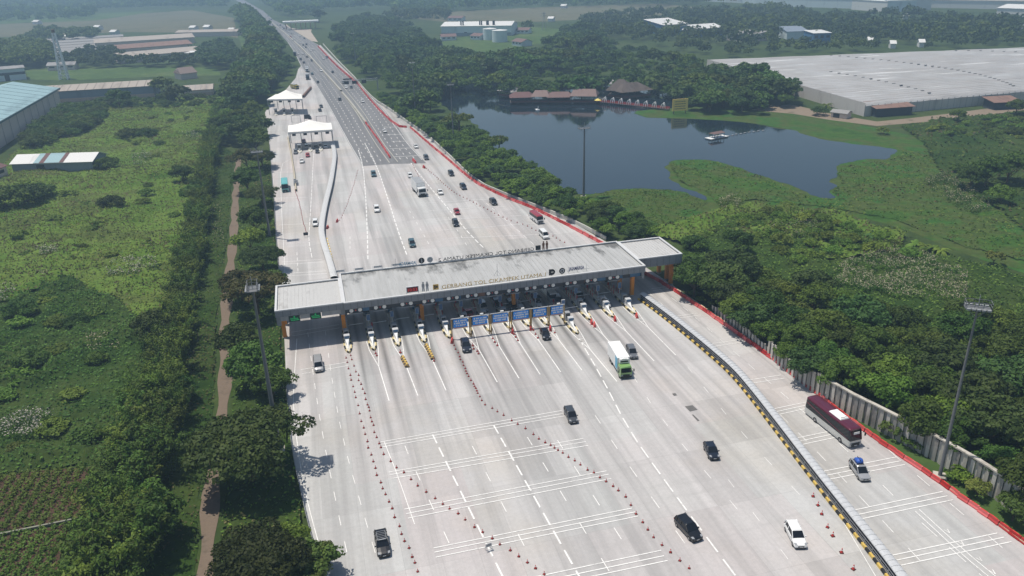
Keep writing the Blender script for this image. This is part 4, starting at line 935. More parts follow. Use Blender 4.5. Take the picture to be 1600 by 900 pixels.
cones(along([(531,345),(540,326),(546,310),(551,295),(556,280),(559,266)], 2.6), 'small cone in the line on the pale concrete left of the far plaza', 'cones left of the far plaza', k=.62)
cones(along([(664,262),(675,272),(683,278),(697,292),(715,305),(733,313),(755,325),(775,335),(800,347),(814,350),(828,356),(838,361)], 2.5) + along([(858,366),(870,374),(886,382)], 2.3), 'small cone in the line along the right side of the far plaza', 'cones right of the far plaza', k=.75)
cones(along([(461,298),(467,315),(472,337),(476,355),(479,366)], 1.3), 'small red cone in the close line on the lane below the bus', 'cones in the left far lane', k=.62)
cones(along([(645,258),(650,268),(657,282)], 2.4), 'small cone in front of the red blocks at the highway end', 'cones at the highway end', k=.7)
for i, (u, v) in enumerate([(738,541),(741,546),(745,550),(748,554)] + [(770,530),(774,536),(778,541)] + [(803,523),(806,528),(809,533)] + [(833,517),(837,523),(840,529)] + [(867,521)]):
    cones([(u, v)], 'cone just ahead of an island tip below the blue boards', 'cones at the island tips')
cones([(588,553),(589,557),(625,551),(627,552),(678,565)], 'cone just ahead of a left island tip', 'cones at the left island tips')
# --- red water barriers
def wb_proto():
    root = thing('water_barrier', 'red plastic water barrier', 'barrier')
    b = MB(); L_ = 1.72
    b.loft([[(x,-.30,0),(x,-.30,.22),(x,-.16,.40),(x,-.12,.80),(x,.12,.80),(x,.16,.40),(x,.30,.22),(x,.30,0)] for x in (-L_/2,-L_/2+.08,L_/2-.08,L_/2)])
    p = b.build('body', M_RED, root)
    c = MB(); c.box(-.5,.5,-.08,.08,.80,.86); q = c.build('lug', mat('lug_red',(.62,.06,.05),.5), root)
    return root, [(p, []), (q, [])]
WB = None
def barriers(pix, step, label, group, k=1.0, z=.1, world=None):
    global WB
    pts = resample(world or smooth(GP(pix), 1), step)
    for a, b in zip(pts, pts[1:]):
        x, y = (a[0]+b[0])/2, (a[1]+b[1])/2; r = math.atan2(b[1]-a[1], b[0]-a[0]) + rnd.uniform(-.075, .075)
        x += rnd.uniform(-.10,.10); y += rnd.uniform(-.06,.06)
        if WB is None:
            WB = wb_proto(); WB[0].location = (x, y, z); WB[0].rotation_euler = (0,0,r); tag(WB[0], label, None, group); continue
        dup(WB, (x, y, z), r, label, None, group, k=k * rnd.uniform(.92,.99))
barriers([(1003,428),(1015,432),(1055,456),(1099,486),(1150,521),(1200,557),(1256,601),(1300,637),(1347,673),(1402,711),(1453,744),(1503,781),(1553,816),(1603,853),(1640,880)], 1.72, 'red water barrier in the row right of the outer lanes, near the concrete wall', 'red water barriers on the near right edge')
barriers([(641,200),(670,225),(700,250),(740,285),(770,300),(800,314),(830,325),(860,340),(900,360),(935,379),(960,392)], 1.9, 'red water barrier in the row along the far plaza right edge', 'red water barriers on the far plaza edge', k=1.1)
barriers([(560,133),(585,165),(620,199),(641,200)], 2.2, 'red water barrier in the row beside the highway', 'red water barriers beside the highway', k=1.25, z=.13)
barriers([(497,73),(525,103),(545,120),(560,133)], 3.4, 'red water barrier in the farthest row beside the highway', 'red water barriers far along the highway', k=1.7, z=.13)
barriers([(570,191),(583,208),(597,228),(610,248)], 2.0, 'red water barrier in the row filling the highway median', 'red water barriers in the median', k=1.1, z=.14)
barriers([(645,251),(650,256)], 1.9, 'red water barrier in the block closing the highway end', 'red blocks at the highway end', k=1.3, z=.14)
barriers([(661,262),(666,265)], 1.9, 'red water barrier standing alone on the first concrete', 'red blocks on the first concrete', k=1.3)
for (u, v), lab in [((706.5,535),'left of the first blue board'),((801,520),'below the fourth blue board'),((829.5,515),'below the fifth blue board'),((860,516),'below the sixth blue board'),((924.5,506),'at the tip of the twelfth island'),((929,510),'ahead of the twelfth island tip'),((961,501),'at the tip of the thirteenth island'),((995,496),'at the tip of the last island'),((527,347),'on the left of the far plaza'),((512,357),'against the curved divider')]:
    x, y = G(u, v); dup(WB, (x, y, .1), 1.3, 'single red water barrier ' + lab, None, 'single red barriers', k=1.0)
# --- covered dividers
M_RIB = stained('divider_cover', (.48,.49,.50), (.33,.34,.35), .5, rough=.4, thr=.6)
M_NAVY = mat('divider_navy', (.014,.020,.038), .5)
def divider(pix, label, side, kerb=True, hw=.60):
    pts = resample(smooth(GP(pix), 2), 1.0); t = thing('covered_divider', label, 'lane divider', (pts[0][0], pts[0][1], .1)); o = pts[0]
    P_ = [(p[0]-o[0], p[1]-o[1]) for p in pts]
    b = MB(); b.sweep(P_, [(-hw,0),(-hw,1.28),(hw,1.28),(hw,0)]); b.build('wall', M_NAVY if kerb else mat('divider_brown_grey', (.13,.12,.11), .8), t)
    b = MB(); prof = [(hw+.12, 1.26)] + [((hw+.12)*math.cos(a), 1.28+.32*math.sin(a)) for a in np.linspace(0, PI, 9)] + [(-hw-.12,1.26)]
    b.sweep(P_, prof)
    nr = normals(P_)
    for p, q in zip(P_[::1], nr[::1]):      # raised seams on the cover
        ring_ = [(p[0]+q[0]*(hw+.14)*math.cos(a), p[1]+q[1]*(hw+.14)*math.cos(a), 1.29+.345*math.sin(a)) for a in np.linspace(.15, PI-.15, 7)]
        for a, c in zip(ring_, ring_[1:]): b.bar(a, c, .07, 0, .03)
    b.build('cover', M_RIB if kerb else stained('divider_cover_pale', (.60,.60,.59), (.42,.42,.41), .5, rough=.5, thr=.6), t, fix=False)
    if kerb:
        off = side * (hw + .62); Q = offset(P_, off)
        b = MB(); b.sweep(Q, [(.17,0),(.15,.4),(-.15,.4),(-.17,0)], ms=[lambda i: i % 2]*3); b.build('kerb_blocks', [M_YEL, M_BLK], t, fix=False)
        b = MB(); Q2 = offset(P_, side * (hw + .28))
        for h in (.55, 1.0): 
            for a, c in zip(Q2, Q2[1:]): b.bar((a[0],a[1],h),(c[0],c[1],h),.045)
        for a in Q2[::2]: b.bar((a[0],a[1],0),(a[0],a[1],1.05),.08)
        b.build('railing', M_GREY, t, fix=False)
        b = MB(); b.sweep(offset(P_, side*(hw+.35)), [(-.25,.02),(.25,.02)]); b.build('footing', M_CONW, t, fix=False)
    return t
divider([(1004,467),(1040,493),(1080,525),(1115,554),(1150,585),(1178,618),(1220,672),(1262,727),(1305,782),(1350,838),(1397,898),(1430,945)], 'long covered divider with pale ribbed top, railing and yellow black kerb, right of the plaza', -1)
divider([(523,441),(514,409),(506,385),(502,365),(506,338),(511,315),(517,292),(521,268),(524,245),(520,229)], 'curved covered divider with white top beyond the gate, left of the far plaza', 1, kerb=False, hw=.78)
pts = resample(GP([(450,216),(455,240),(460,272),(463,300)]), 1.5)
b = MB(); b.sweep(pts, [(-.35,0),(-.2,.9),(.2,.9),(.35,0)]); tag(b.build('lane_wall', stained('wall_tan', (.45,.40,.30), (.25,.22,.17), .5), loc=(0,0,.1), fix=False), 'low tan concrete wall between the turquoise bus lane and the tent lanes', 'wall')
pts = resample(smooth(GP([(503,375),(509,400),(515,432)]), 1), 1.2)
b = MB(); b.sweep(offset(pts, -1.5 if False else 1.5), [(-.2,0),(-.18,.4),(.18,.4),(.2,0)], ms=[lambda i: i % 2]*3); tag(b.build('kerb_row', [M_YEL, M_OFFW], loc=(0,0,.1), fix=False), 'yellow and cream kerb left of the curved divider behind the gate', 'kerb')
# --- parapets and guard rails
def wallstrip(name, pix, prof, m, label, cat, step=3.0, z=.05, off=0):
    pts = resample(smooth(GP(pix), 1), step); pts = offset(pts, off) if off else pts
    o = pts[0]; b = MB(); b.sweep([(p[0]-o[0], p[1]-o[1]) for p in pts], prof); ob = b.build(name, m, loc=(o[0], o[1], z), fix=False); return tag(ob, label, cat)
wallstrip('parapet_wall', [(560,129),(568,139),(585,157),(608,171),(640,194),(667,212),(700,243),(745,287),(800,310),(860,333),(900,350),(948,376)], [(-.22,0),(-.18,1.1),(.18,1.1),(.22,0)], stained('parapet_pale', (.50,.50,.45), (.25,.26,.22), .4), 'pale concrete parapet along the trees on the far plaza right edge', 'wall')
wallstrip('parapet_wall', [(505,70),(530,98),(550,118),(560,129)], [(-.3,0),(-.25,1.2),(.25,1.2),(.3,0)], MATS['parapet_pale'], 'pale parapet beside the highway before the gantry', 'wall')
wallstrip('edge_kerb', [(1055,450.5),(1104,483),(1155,519),(1205,556),(1260,599),(1350,671),(1404,708),(1455,741),(1505,778),(1555,813),(1605,851),(1660,890)], [(-.18,0),(-.16,.45),(.16,.45),(.18,0)], stained('kerb_cream', (.56,.47,.33), (.34,.28,.2), .5), 'cream kerb along the grass strip behind the near red barriers', 'kerb', off=-.45)
def guardrail(pix, label):
    pts = resample(smooth(GP(pix), 1), 2.0); t = thing('guardrail', label, 'guardrail', (*pts[0], .05)); o = pts[0]; P_ = [(p[0]-o[0], p[1]-o[1]) for p in pts]
    b = MB()
    for a in P_: b.bar((a[0],a[1],0),(a[0],a[1],.8),.14)
    b.build('posts', M_GREY, t, fix=False); b = MB(); b.sweep(P_, [(-.03,.48),(.05,.56),(-.03,.64),(.05,.72),(-.03,.80)]); b.build('beam', M_RAIL, t, fix=False)
guardrail([(495,870),(482,822),(471,774),(461,730),(455,690),(452,660),(447,600)], 'grey steel guardrail on the near left edge under the trees')
guardrail([(437,440),(434,400),(431,365),(429,325),(424,265),(421,225)], 'pale guardrail on the far left edge behind the gate')
b = MB(); L1 = resample(smooth(GP([(572,193),(548,161),(534,145)]), 1), 4.0); b.sweep(L1, [(-.7,0),(-.5,.85),(.5,.85),(.7,0)]); tag(b.build('median_barrier', stained('median_tan', (.37,.355,.31), (.22,.21,.18), .4), loc=(0,0,.13), fix=False), 'tan concrete barrier in the highway median below the gantry', 'barrier')
b = MB(); L1 = resample(smooth(GP([(533,143),(510,117),(480,84),(450,56),(425,36)]), 1), 6.0); b.sweep(L1, [(-.7,0),(-.5,.9),(.5,.9),(.7,0)]); tag(b.build('median_barrier', MATS['median_tan'], loc=(0,0,.13), fix=False), 'tan concrete barrier in the median of the distant highway', 'barrier')
# --- concrete sheet wall on the right
pts = resample(smooth(GP([(1112,489),(1160,524),(1205,562),(1258,606),(1310,641),(1385,680),(1462,722),(1535,766),(1600,815),(1660,858)]), 1), .62)
t = thing('concrete_wall', 'weathered wall of upright concrete sheet piles along the wood on the right', 'wall', (*pts[0], 0)); o = pts[0]
b = MB(); nr = normals(pts); wr = random.Random(4); seg = 0
for i in range(len(pts)-1):
    p, q, n_ = pts[i], pts[i+1], nr[i]; off = .15 if i % 2 else -.10
    f_ = i/len(pts); h = (2.1 if f_ < .26 else 3.6 if f_ < .36 else 4.3) + .22*math.sin(i*.11) + wr.uniform(-.18,.18); 
    if i % 17 == 3: h += .25
    a = (p[0]-o[0]+n_[0]*off, p[1]-o[1]+n_[1]*off); c = (q[0]-o[0]+n_[0]*off, q[1]-o[1]+n_[1]*off)
    d = .14
    b.prism([a, c, (c[0]+n_[0]*d,c[1]+n_[1]*d), (a[0]+n_[0]*d,a[1]+n_[1]*d)], 0, h, i % 3)
b.build('sheet_piles', [M_CONW, stained('weathered_concrete_dark',(.30,.285,.26),(.12,.11,.10),.35,(1,1,.25),.9,.48), stained('weathered_concrete_pale',(.52,.49,.44),(.22,.2,.17),.35,(1,1,.25),.9,.55)], t)
b = MB(); half = [i for i in range(len(pts)) if i > len(pts)*.45]
P_ = [(pts[i][0]-o[0], pts[i][1]-o[1]) for i in half]; b.sweep(P_, [(-.25,4.36),(-.25,4.6),(.42,4.6),(.42,4.36),(-.25,4.36)]); b.build('capping_beam', M_CONW, t, fix=False)
sheet('verge', offset(resample(smooth(GP([(1060,448),(1155,515),(1260,596),(1404,706),(1505,776),(1605,849),(1660,888)]),1),4), -1) + GP([(1660,858),(1600,815),(1535,766),(1462,722),(1385,680),(1310,641),(1258,606),(1205,562),(1112,489)]), .04, M_FGREEN)
# --- high masts with floodlight platforms
M_MAST = stained('mast_steel', (.15,.155,.16), (.08,.082,.085), .5, (1,1,.3), .5)
def mast(u, v, utop, vtop, label, big=True, group='floodlight masts beside the road', r0=.42, ang=0.0, plat=3.4):
    x, y = G(u, v); lo, hi = 5., 60.
    for _ in range(40):
        h = (lo+hi)/2
        if PX(x, y, h)[1] > vtop: lo = h
        else: hi = h
    t = thing('floodlight_mast', label, 'light mast', (x, y, 0), ang, group)
    b = MB(); b.cyl((0,0,0),(0,0,h),r0,r0*.45,12); b.build('pole', M_MAST, t, smooth=False)
    b = MB(); b.box(-.9,.9,-.9,.9,0,.35); b.build('footing', M_CONW, t)
    if big:
        w = plat/2; b = MB()
        b.box(-w,w,-.75,.75,h,h+.12)
        for s in (-1,1):
            for zz in (.55,1.1): b.bar((-w,s*.75,h+zz),(w,s*.75,h+zz),.06); b.bar((s*w,-.75,h+zz),(s*w,.75,h+zz),.06)
            for xx in np.linspace(-w,w,4): b.bar((xx,s*.75,h),(xx,s*.75,h+1.1),.05)
            b.bar((s*w*.8,0,h),(0,0,h-1.6),.08)
        b.build('platform', M_MAST, t)
        for s in (-1,1):
            for xx in np.linspace(-w+.35,w-.35,5): MB().box(xx-.22,xx+.22,(-1.1 if s < 0 else .8),(-.8 if s < 0 else 1.1),h+.02,h+.26,0).build('floodlight', M_GREY, t)
        b = MB(); b.cyl((0,0,h),(0,0,h+2.1),.05,n=6); b.build('rod', M_GREY, t)
    else:
        b = MB()
        for a in np.linspace(0, 2*PI, 7)[:-1]: b.bar((0,0,h-.1),(1.3*math.cos(a),1.3*math.sin(a),h),.08); b.obox(1.4*math.cos(a),1.4*math.sin(a),h-.12,h+.14,.5,.4,a)
        b.build('lamp_ring', M_LGREY, t)
    return h
MH = [mast(437,704,399,452,'tall grey mast rising from the trees left of the gate',ang=PI/2,r0=.42,plat=2.8), mast(1468,745,1524,482,'tall floodlight mast at front right beside the concrete wall',ang=-.6,r0=.30,plat=3.3),
      mast(422,372,404,238,'mast among the trees behind the gate, left side',r0=.4), mast(912,308,913.5,201,'floodlight mast at the near shore in front of the lake',ang=.1,plat=4.0,r0=.45),
      mast(709,225,707.5,133,'slim mast by the leaning tree at the lake corner',r0=.35,plat=3), mast(650,187,648,98,'slim mast in the trees left of the lake',big=False,r0=.35), mast(556,100,556,52,'farthest slim mast beside the highway trees',big=False,r0=.35)]
# --- sign gantry
x0, y0 = G(576,141); t = thing('sign_gantry', 'grey cantilever sign gantry reaching over the highway', 'gantry', (x0, y0, 0)); 
b = MB(); b.cyl((6,0,0),(6,0,7.6),.35,n=10); b.build('post', M_GREY, t)
b = MB(); b.bar((-15,0,7.2),(6,0,7.2),.3); b.bar((-15,0,6.1),(6,0,6.1),.3)
for k in range(12): b.bar((-15+1.75*k,0,6.1),(-15+1.75*k+.87,0,7.2),.12); b.bar((-15+1.75*k+.87,0,7.2),(-15+1.75*k+1.75,0,6.1),.12)
b.build('arm', M_LGREY, t)
for xx in (-13.5,-8.5,-2.5):
    b = MB(); b.box(xx-1.5,xx+1.5,-.35,-.16,4.6,6.6) ; b.build('sign_panel', M_DARK, t)
b = MB(); b.box(-15.5,-10,-.4,.4,7.5,8.2); b.build('display_box', M_DARK, t)
# --- white toll tents
M_TENT = stained('tent_fabric', (.80,.775,.72), (.62,.59,.53), .12, rough=.7, thr=.6)
def tent(px, eave, apex_h, n, label):
    c = [G(u, v, eave) for u, v in px]; cx = sum(p[0] for p in c)/4; cy = sum(p[1] for p in c)/4
    t = thing('toll_tent', label, 'tent canopy', (cx, cy, .1)); P_ = [(p[0]-cx, p[1]-cy) for p in c]
    N = 14; b = MB(); vs = []
    for j in range(N+1):
        for i in range(N+1):
            s, r = i/N, j/N
            x = (P_[0][0]*(1-s)+P_[1][0]*s)*(1-r)+(P_[3][0]*(1-s)+P_[2][0]*s)*r; y = (P_[0][1]*(1-s)+P_[1][1]*s)*(1-r)+(P_[3][1]*(1-s)+P_[2][1]*s)*r
            d = max(abs(s-.5)*2, abs(r-.5)*2); h = (1-d)**1.35*apex_h - .25*math.sin(PI*s)*d*(abs(r-.5)*2) 
            vs.append((x, y, eave+h))
    b.add(vs, [(j*(N+1)+i, j*(N+1)+i+1, (j+1)*(N+1)+i+1, (j+1)*(N+1)+i) for j in range(N) for i in range(N)]); b.build('canopy', M_TENT, t, smooth=True)
    b = MB()
    for p, q in zip(P_, P_[1:]+P_[:1]): b.add([(p[0],p[1],eave),(q[0],q[1],eave),(q[0]*1.005,q[1]*1.005,eave-.7),(p[0]*1.005,p[1]*1.005,eave-.7)], [(0,1,2,3)])
    b.build('valance', M_TENT, t)
    for k in range(n+1):
        for (p, q) in ((P_[0],P_[1]),(P_[3],P_[2])):
            s = k/n; x, y = p[0]*(1-s)+q[0]*s, p[1]*(1-s)+q[1]*s
            if k in (0, n) or (p is P_[3]): b = MB(); b.cyl((x*.97,y*.97,0),(x*.97,y*.97,eave-.02),.16,n=8); b.build('leg', M_GREY, t)
    b = MB(); p, q = P_[0], P_[1]; b.bar((p[0],p[1]+.3,eave-.75),(q[0],q[1]+.3,eave-.75),.3)
    b.build('truss', M_GREY, t)
    for k in range(n):
        s = (k+.5)/n; MB().box(p[0]*(1-s)+q[0]*s-.8, p[0]*(1-s)+q[0]*s+.8, p[1]*(1-s)+q[1]*s-.1, p[1]*(1-s)+q[1]*s+.1, eave-1.8, eave-.9).build('lane_sign', M_DARK, t)
    return t, P_, (cx, cy)
def tent_booths(pix, lab, grp):
    for k, (u, v) in enumerate(pix):
        x, y = G(u, v); t = thing('toll_booth', '%s from the left, %s' % (['first small booth','second small booth','third small booth','fourth small booth'][k], lab), 'toll booth', (x, y, .1), 0, grp)
        b = MB(); b.loft([[(-.2,-5,0),(.2,-5,0),(.2,-5,.3),(-.2,-5,.3)],[(-.9,-2.5,0),(.9,-2.5,0),(.9,-2.5,.35),(-.9,-2.5,.35)],[(-.9,9,0),(.9,9,0),(.9,9,.35),(-.9,9,.35)]]); b.build('island', M_OFFW, t)
        b = MB(); b.box(-.7,.7,0,2.4,.352,2.6); b.build('cabin', M_GREY, t); b = MB(); b.box(-.85,.85,-.2,2.6,2.601,2.8); b.build('roof', M_LGREY, t)
        b = MB(); b.box(-.6,.6,-.03,-.002,1.3,2.3); b.build('window', M_GLASSD, t)
        b = MB(); b.cyl((0,-2.2,.35),(0,-2.2,1.3),.4,.3,8); b.build('crash_nose', M_WHITE, t)
tent([(450,207),(519.5,202.5),(517.5,192),(450.5,196)], 8.2, 3.4, 4, 'front white peaked tent roof over the side toll lanes')
tent_booths([(468.5,236),(485,234.5),(501,233)], 'under the front white tent', 'booths under the front tent')
tent([(417,155.5),(472.5,154.5),(471,147),(431,147.5)], 8.4, 3.6, 4, 'rear white peaked tent roof over the side toll lanes')
tent_booths([(431.5,179),(444.5,178.5),(457.5,178)], 'under the rear white tent', 'booths under the rear tent')
# structures behind the tents
for (u, v), lab, s in [((481,192),'dark lane display above the front tent ridge',1.5),((503,192),'grey frame rack behind the front tent on the right',2.6),((463,191),'grey frame rack behind the front tent on the left',2.2)]:
    x, y = G(u, v); t = thing('lane_rack', lab, 'rack', (x, y, .1), 0, 'racks behind the tents'); b = MB()
    b.bar((-s,0,0),(-s,0,3.4),.2); b.bar((s,0,0),(s,0,3.4),.2); b.bar((-s,0,3.4),(s,0,3.4),.2); b.build('frame', M_GREY, t)
    if s < 2: b = MB(); b.box(-s,s,-.2,.2,2,4.2); b.build('display', M_DARK, t)
a, c = G(474,153), G(486,139)
b = MB(); b.sweep([(0,0),(c[0]-a[0],c[1]-a[1])], [(-.6,0),(-.5,1.5),(.5,1.5),(.6,0)]); tag(b.build('slant_wall', mat('rust_brown',(.16,.085,.06),.8,var=.3), loc=(a[0],a[1],.1)), 'dark reddish slanted wall right of the rear tent', 'wall')
# grey drums by the bus lane
x, y = G(462.5,284); t = thing('crash_cushion', 'cluster of grey drums at the wall end beside the turquoise bus lane', 'crash cushion', (x, y, .1))
for k in range(10):
    b = MB(); b.cyl(((k % 2)*.8-.4, (k//2)*1.0-6, 0), ((k % 2)*.8-.4, (k//2)*1.0-6, 1.1+.2*(k % 3)), .38, n=10); b.build('drum', M_GREY, t)
x, y = G(478.5,371); t = thing('road_sign', 'small dark arrow stand at the tip of the close cone line', 'sign', (x, y, .1)); b = MB(); b.box(-.7,.7,-.05,.05,.6,1.5); b.build('board', M_DARK, t); b = MB(); b.bar((-.5,.3,0),(-.5,0,.6),.08); b.bar((.5,.3,0),(.5,0,.6),.08); b.build('legs', M_GREY, t)
# portable sign frame in front
x, y = G(764,861); t = thing('sign_stand', 'small white and grey folding sign stand beside the front cross lines', 'sign stand', (x, y, .1), .2)
b = MB(); b.bar((-.42,-.35,0),(-.38,-.05,1.15),.05); b.bar((.42,-.35,0),(.38,-.05,1.15),.05); b.bar((-.42,.4,0),(-.38,.05,1.15),.05); b.bar((.42,.4,0),(.38,.05,1.15),.05); b.bar((-.42,-.25,.35),(.42,-.25,.35),.05); b.build('frame', M_LGREY, t)
b = MB(); b.box(-.4,.4,-.06,.06,.72,1.2); b.build('board', M_GREY, t)
# repair patches and stains that have their own shape
pm = MB()
for poly in ([(1070,636),(1082,634),(1090,641),(1078,644)], [(1050,616),(1055,615),(1058,618.5),(1053,619.5)], [(1081,649),(1083,648.5),(1093,658),(1090,659)]): pm.poly(GP(poly), .14)
o = pm.build('road_patch', mat('patch_asphalt', (.13,.125,.12), .9)); o['kind'] = 'structure'
mk.build('road_markings', [M_PAINT, M_PAINTY], fix=True)['kind'] = 'structure'
for o_ in bpy.data.objects:
    if o_.name == 'road_markings':
        me = o_.data; bm = bmesh.new(); bm.from_mesh(me)
        for f_ in bm.faces:
            if f_.normal.z < 0: f_.normal_flip()
        bm.to_mesh(me); bm.free()
# far toll
cx, cy = G(470,46); t = thing('far_toll_gate', 'distant white roofed toll gate on pale ground right of the highway', 'toll gate', (cx, cy, .1))
b = MB(); b.box(-21,23,-6,8,8.5,10.3); b.build('roof', M_WHITE, t)
for k in range(7): b = MB(); b.box(-18+6*k,-17+6*k,-3,3,0,8.5); b.build('column', mat('column_brown',(.25,.17,.12),.7), t)
# ================================================================= BUILDINGS
def hgt(u, v, vtop, lo=0.0, hi=80.0):
    x, y = G(u, v)
    for _ in range(40):
        h = (lo+hi)/2
        if PX(x, y, h)[1] > vtop: lo = h
        else: hi = h
    return h
M_BLUEROOF = stained('roof_pale_blue', (.27,.40,.42), (.17,.25,.27), .05, (.4,2.2,1), .5, .55)
M_BEIGE = stained('roof_beige', (.36,.315,.27), (.22,.19,.16), .06, (2,.5,1), .7, .55)
M_WALLTAN = stained('wall_tan_panel', (.64,.53,.46), (.46,.38,.33), .08, (1,1,.3), .8, .55)
M_WALLBLUE = stained('wall_slate', (.20,.24,.29), (.13,.15,.18), .1, (1,1,.3), .7)
M_BRICK = stained('wall_red_tan', (.50,.36,.28), (.34,.23,.18), .2, rough=.9)
M_ROOFW2 = stained('roof_white_sheet', (.66,.65,.62), (.45,.43,.4), .12, (2,.4,1), .5, .58)
M_RUST = stained('roof_rust', (.22,.135,.105), (.14,.09,.075), .25, (2,.5,1), .8, .5)
M_REDROOF = stained('roof_red', (.135,.07,.065), (.11,.055,.05), .2, rough=.7)
M_TILE = stained('roof_terracotta', (.165,.105,.095), (.14,.09,.08), .25, (3,.6,1), .8, .52)
M_THATCH = stained('roof_thatch', (.105,.085,.075), (.06,.05,.045), .2, (2,.6,1), .95, .48)
M_WBLUE = mat('wall_royal_blue', (.06,.16,.31), .6, var=.12, scale=.2)
M_WPALE = stained('wall_pale_blue', (.58,.66,.67), (.42,.49,.51), .1, (1,1,.3), .6)
M_WIN = mat('window_dark', (.03,.035,.045), .2, var=0, spec=.5)
M_GREYROOF = stained('roof_grey_sheet', (.27,.26,.25), (.16,.15,.15), .06, (1.5,.5,1), .7)
def shed(name, label, pa, pb, h, depth, rise, mw, mr, wins=0, doors=0, over=.6, kind='gable', group=None, cat='building', joints=0, ext=0.0, mj=None, hip=0.0, band=None):
    A, B = G(*pa), G(*pb); dx, dy = B[0]-A[0], B[1]-A[1]; l = math.hypot(dx, dy); a = math.atan2(dy, dx)
    if ext: A = (A[0]-dx/l*ext, A[1]-dy/l*ext); l += ext
    t = thing(name, label, cat, (A[0], A[1], 0), a, group)
    w = MB()
    if kind == 'gable':
        w.add([(0,0,0),(l,0,0),(l,depth,0),(0,depth,0),(0,0,h),(l,0,h),(l,depth,h),(0,depth,h),(0,depth/2,h+rise*.98),(l,depth/2,h+rise*.98)], [(0,1,5,4),(2,3,7,6),(1,2,6,9,5),(3,0,4,8,7)])
    else:
        w.add([(0,0,0),(l,0,0),(l,depth,0),(0,depth,0),(0,0,h),(l,0,h),(l,depth,h+rise),(0,depth,h+rise)], [(0,1,5,4),(2,3,7,6),(1,2,6,5),(3,0,4,7)])
    w.build('wall', mw, t)
    r = MB(); o = over; th = .18
    if kind == 'gable':
        k = rise / (depth/2) * o
        for y0, y1, z0, z1 in ((-o, depth/2, h-k, h+rise), (depth+o, depth/2, h-k, h+rise)):
            x0, x1 = -o, l+o
            r.add([(x0,y0,z0+.02),(x1,y0,z0+.02),(x1-hip,y1,z1+.02),(x0+hip,y1,z1+.02),(x0,y0,z0+th),(x1,y0,z0+th),(x1-hip,y1,z1+th),(x0+hip,y1,z1+th)], [(0,3,2,1),(4,5,6,7),(0,1,5,4),(1,2,6,5),(3,0,4,7)])
        if hip:
            for x0, xr in ((-o, -o+hip), (l+o, l+o-hip)): r.add([(x0,-o,h-k+th),(x0,depth+o,h-k+th),(xr,depth/2,h+rise+th)], [(0,1,2)])
    else:
        r.add([(-o,-o,h+.02),(l+o,-o,h+.02),(l+o,depth+o,h+rise+.02),(-o,depth+o,h+rise+.02),(-o,-o,h+th),(l+o,-o,h+th),(l+o,depth+o,h+rise+th),(-o,depth+o,h+rise+th)], [(0,3,2,1),(4,5,6,7),(0,1,5,4),(1,2,6,5),(2,3,7,6),(3,0,4,7)])
    r.build('roof', mr, t)
    if joints:
        j = MB()
        for q in range(1, joints):
            x = l*q/joints
            if kind == 'gable': j.bar((x,-o,h-k+th+.05),(x,depth/2,h+rise+th+.05),.35,0,.1)
            else: j.bar((x,-o,h+th+.05),(x,depth+o,h+rise+th+.05),.35,0,.1)
        j.build('roof_joints', mj or M_GREYROOF, t)
    if band: b = MB(); b.box(0, l, -.12, -.003, band[0], band[1]); b.build('wall_band', band[2], t)
    for q in range(wins):
        x = l*(q+.5)/wins; b = MB(); b.box(x-l/wins*.28, x+l/wins*.28, -.08, -.003, h*.5, h*.78); b.build('window', M_WIN, t)
    for q in range(doors):
        x = l*(q+.35)/max(doors,1); b = MB(); b.box(x-1.6, x+1.6, -.1, -.003, 0, min(4.2,h*.8)); b.build('door', M_WIN, t)
    return t, l, a
# factory with pale blue roof (long wall faces the road)
A = G(97,168); B = G(-60,272); h1 = hgt(97,168,138)
dx, dy = B[0]-A[0], B[1]-A[1]; l = math.hypot(dx, dy)
t = thing('factory_building', 'long factory with pale blue sheet roof and tan panel wall at the left edge', 'factory', (B[0], B[1], 0), math.atan2(-dy, -dx))
W_ = 46.; rr_ = 5.0
b = MB(); b.add([(0,0,0),(l,0,0),(l,W_,0),(0,W_,0),(0,0,h1),(l,0,h1),(l,W_,h1),(0,W_,h1),(0,W_/2,h1+rr_),(l,W_/2,h1+rr_)], [(0,1,5,4),(2,3,7,6),(1,2,6,9,5),(3,0,4,8,7)])
b.build('wall', M_WALLTAN, t)
b = MB()
for k in range(1, 14): x = l*k/14; b.box(x-.15, x+.15, -.14, -.003, 0, h1-.2)
b.build('wall_pilasters', mat('pilaster_grey', (.33,.29,.27), .8), t)
b = MB()
for y0, y1 in ((-.9, W_/2), (W_+.9, W_/2)):
    b.add([(-1,y0,h1-.1),(l+1,y0,h1-.1),(l+1,y1,h1+rr_),(-1,y1,h1+rr_),(-1,y0,h1+.15),(l+1,y0,h1+.15),(l+1,y1,h1+rr_+.25),(-1,y1,h1+rr_+.25)], [(0,3,2,1),(4,5,6,7),(0,1,5,4),(1,2,6,5),(3,0,4,7)])
b.build('roof', M_BLUEROOF, t)
b = MB(); b.box(-1, l+1, -1.35, -.92, h1-.75, h1+.22); b.build('gutter', mat('gutter_slate', (.10,.15,.16), .5), t)
b = MB()
for k in range(1, 16): x = l*k/16; b.bar((x,-.8,h1+.22),(x,W_/2,h1+rr_+.3),.5,0,.1)
b.build('roof_seams', mat('seam_blue', (.19,.28,.30), .6), t)
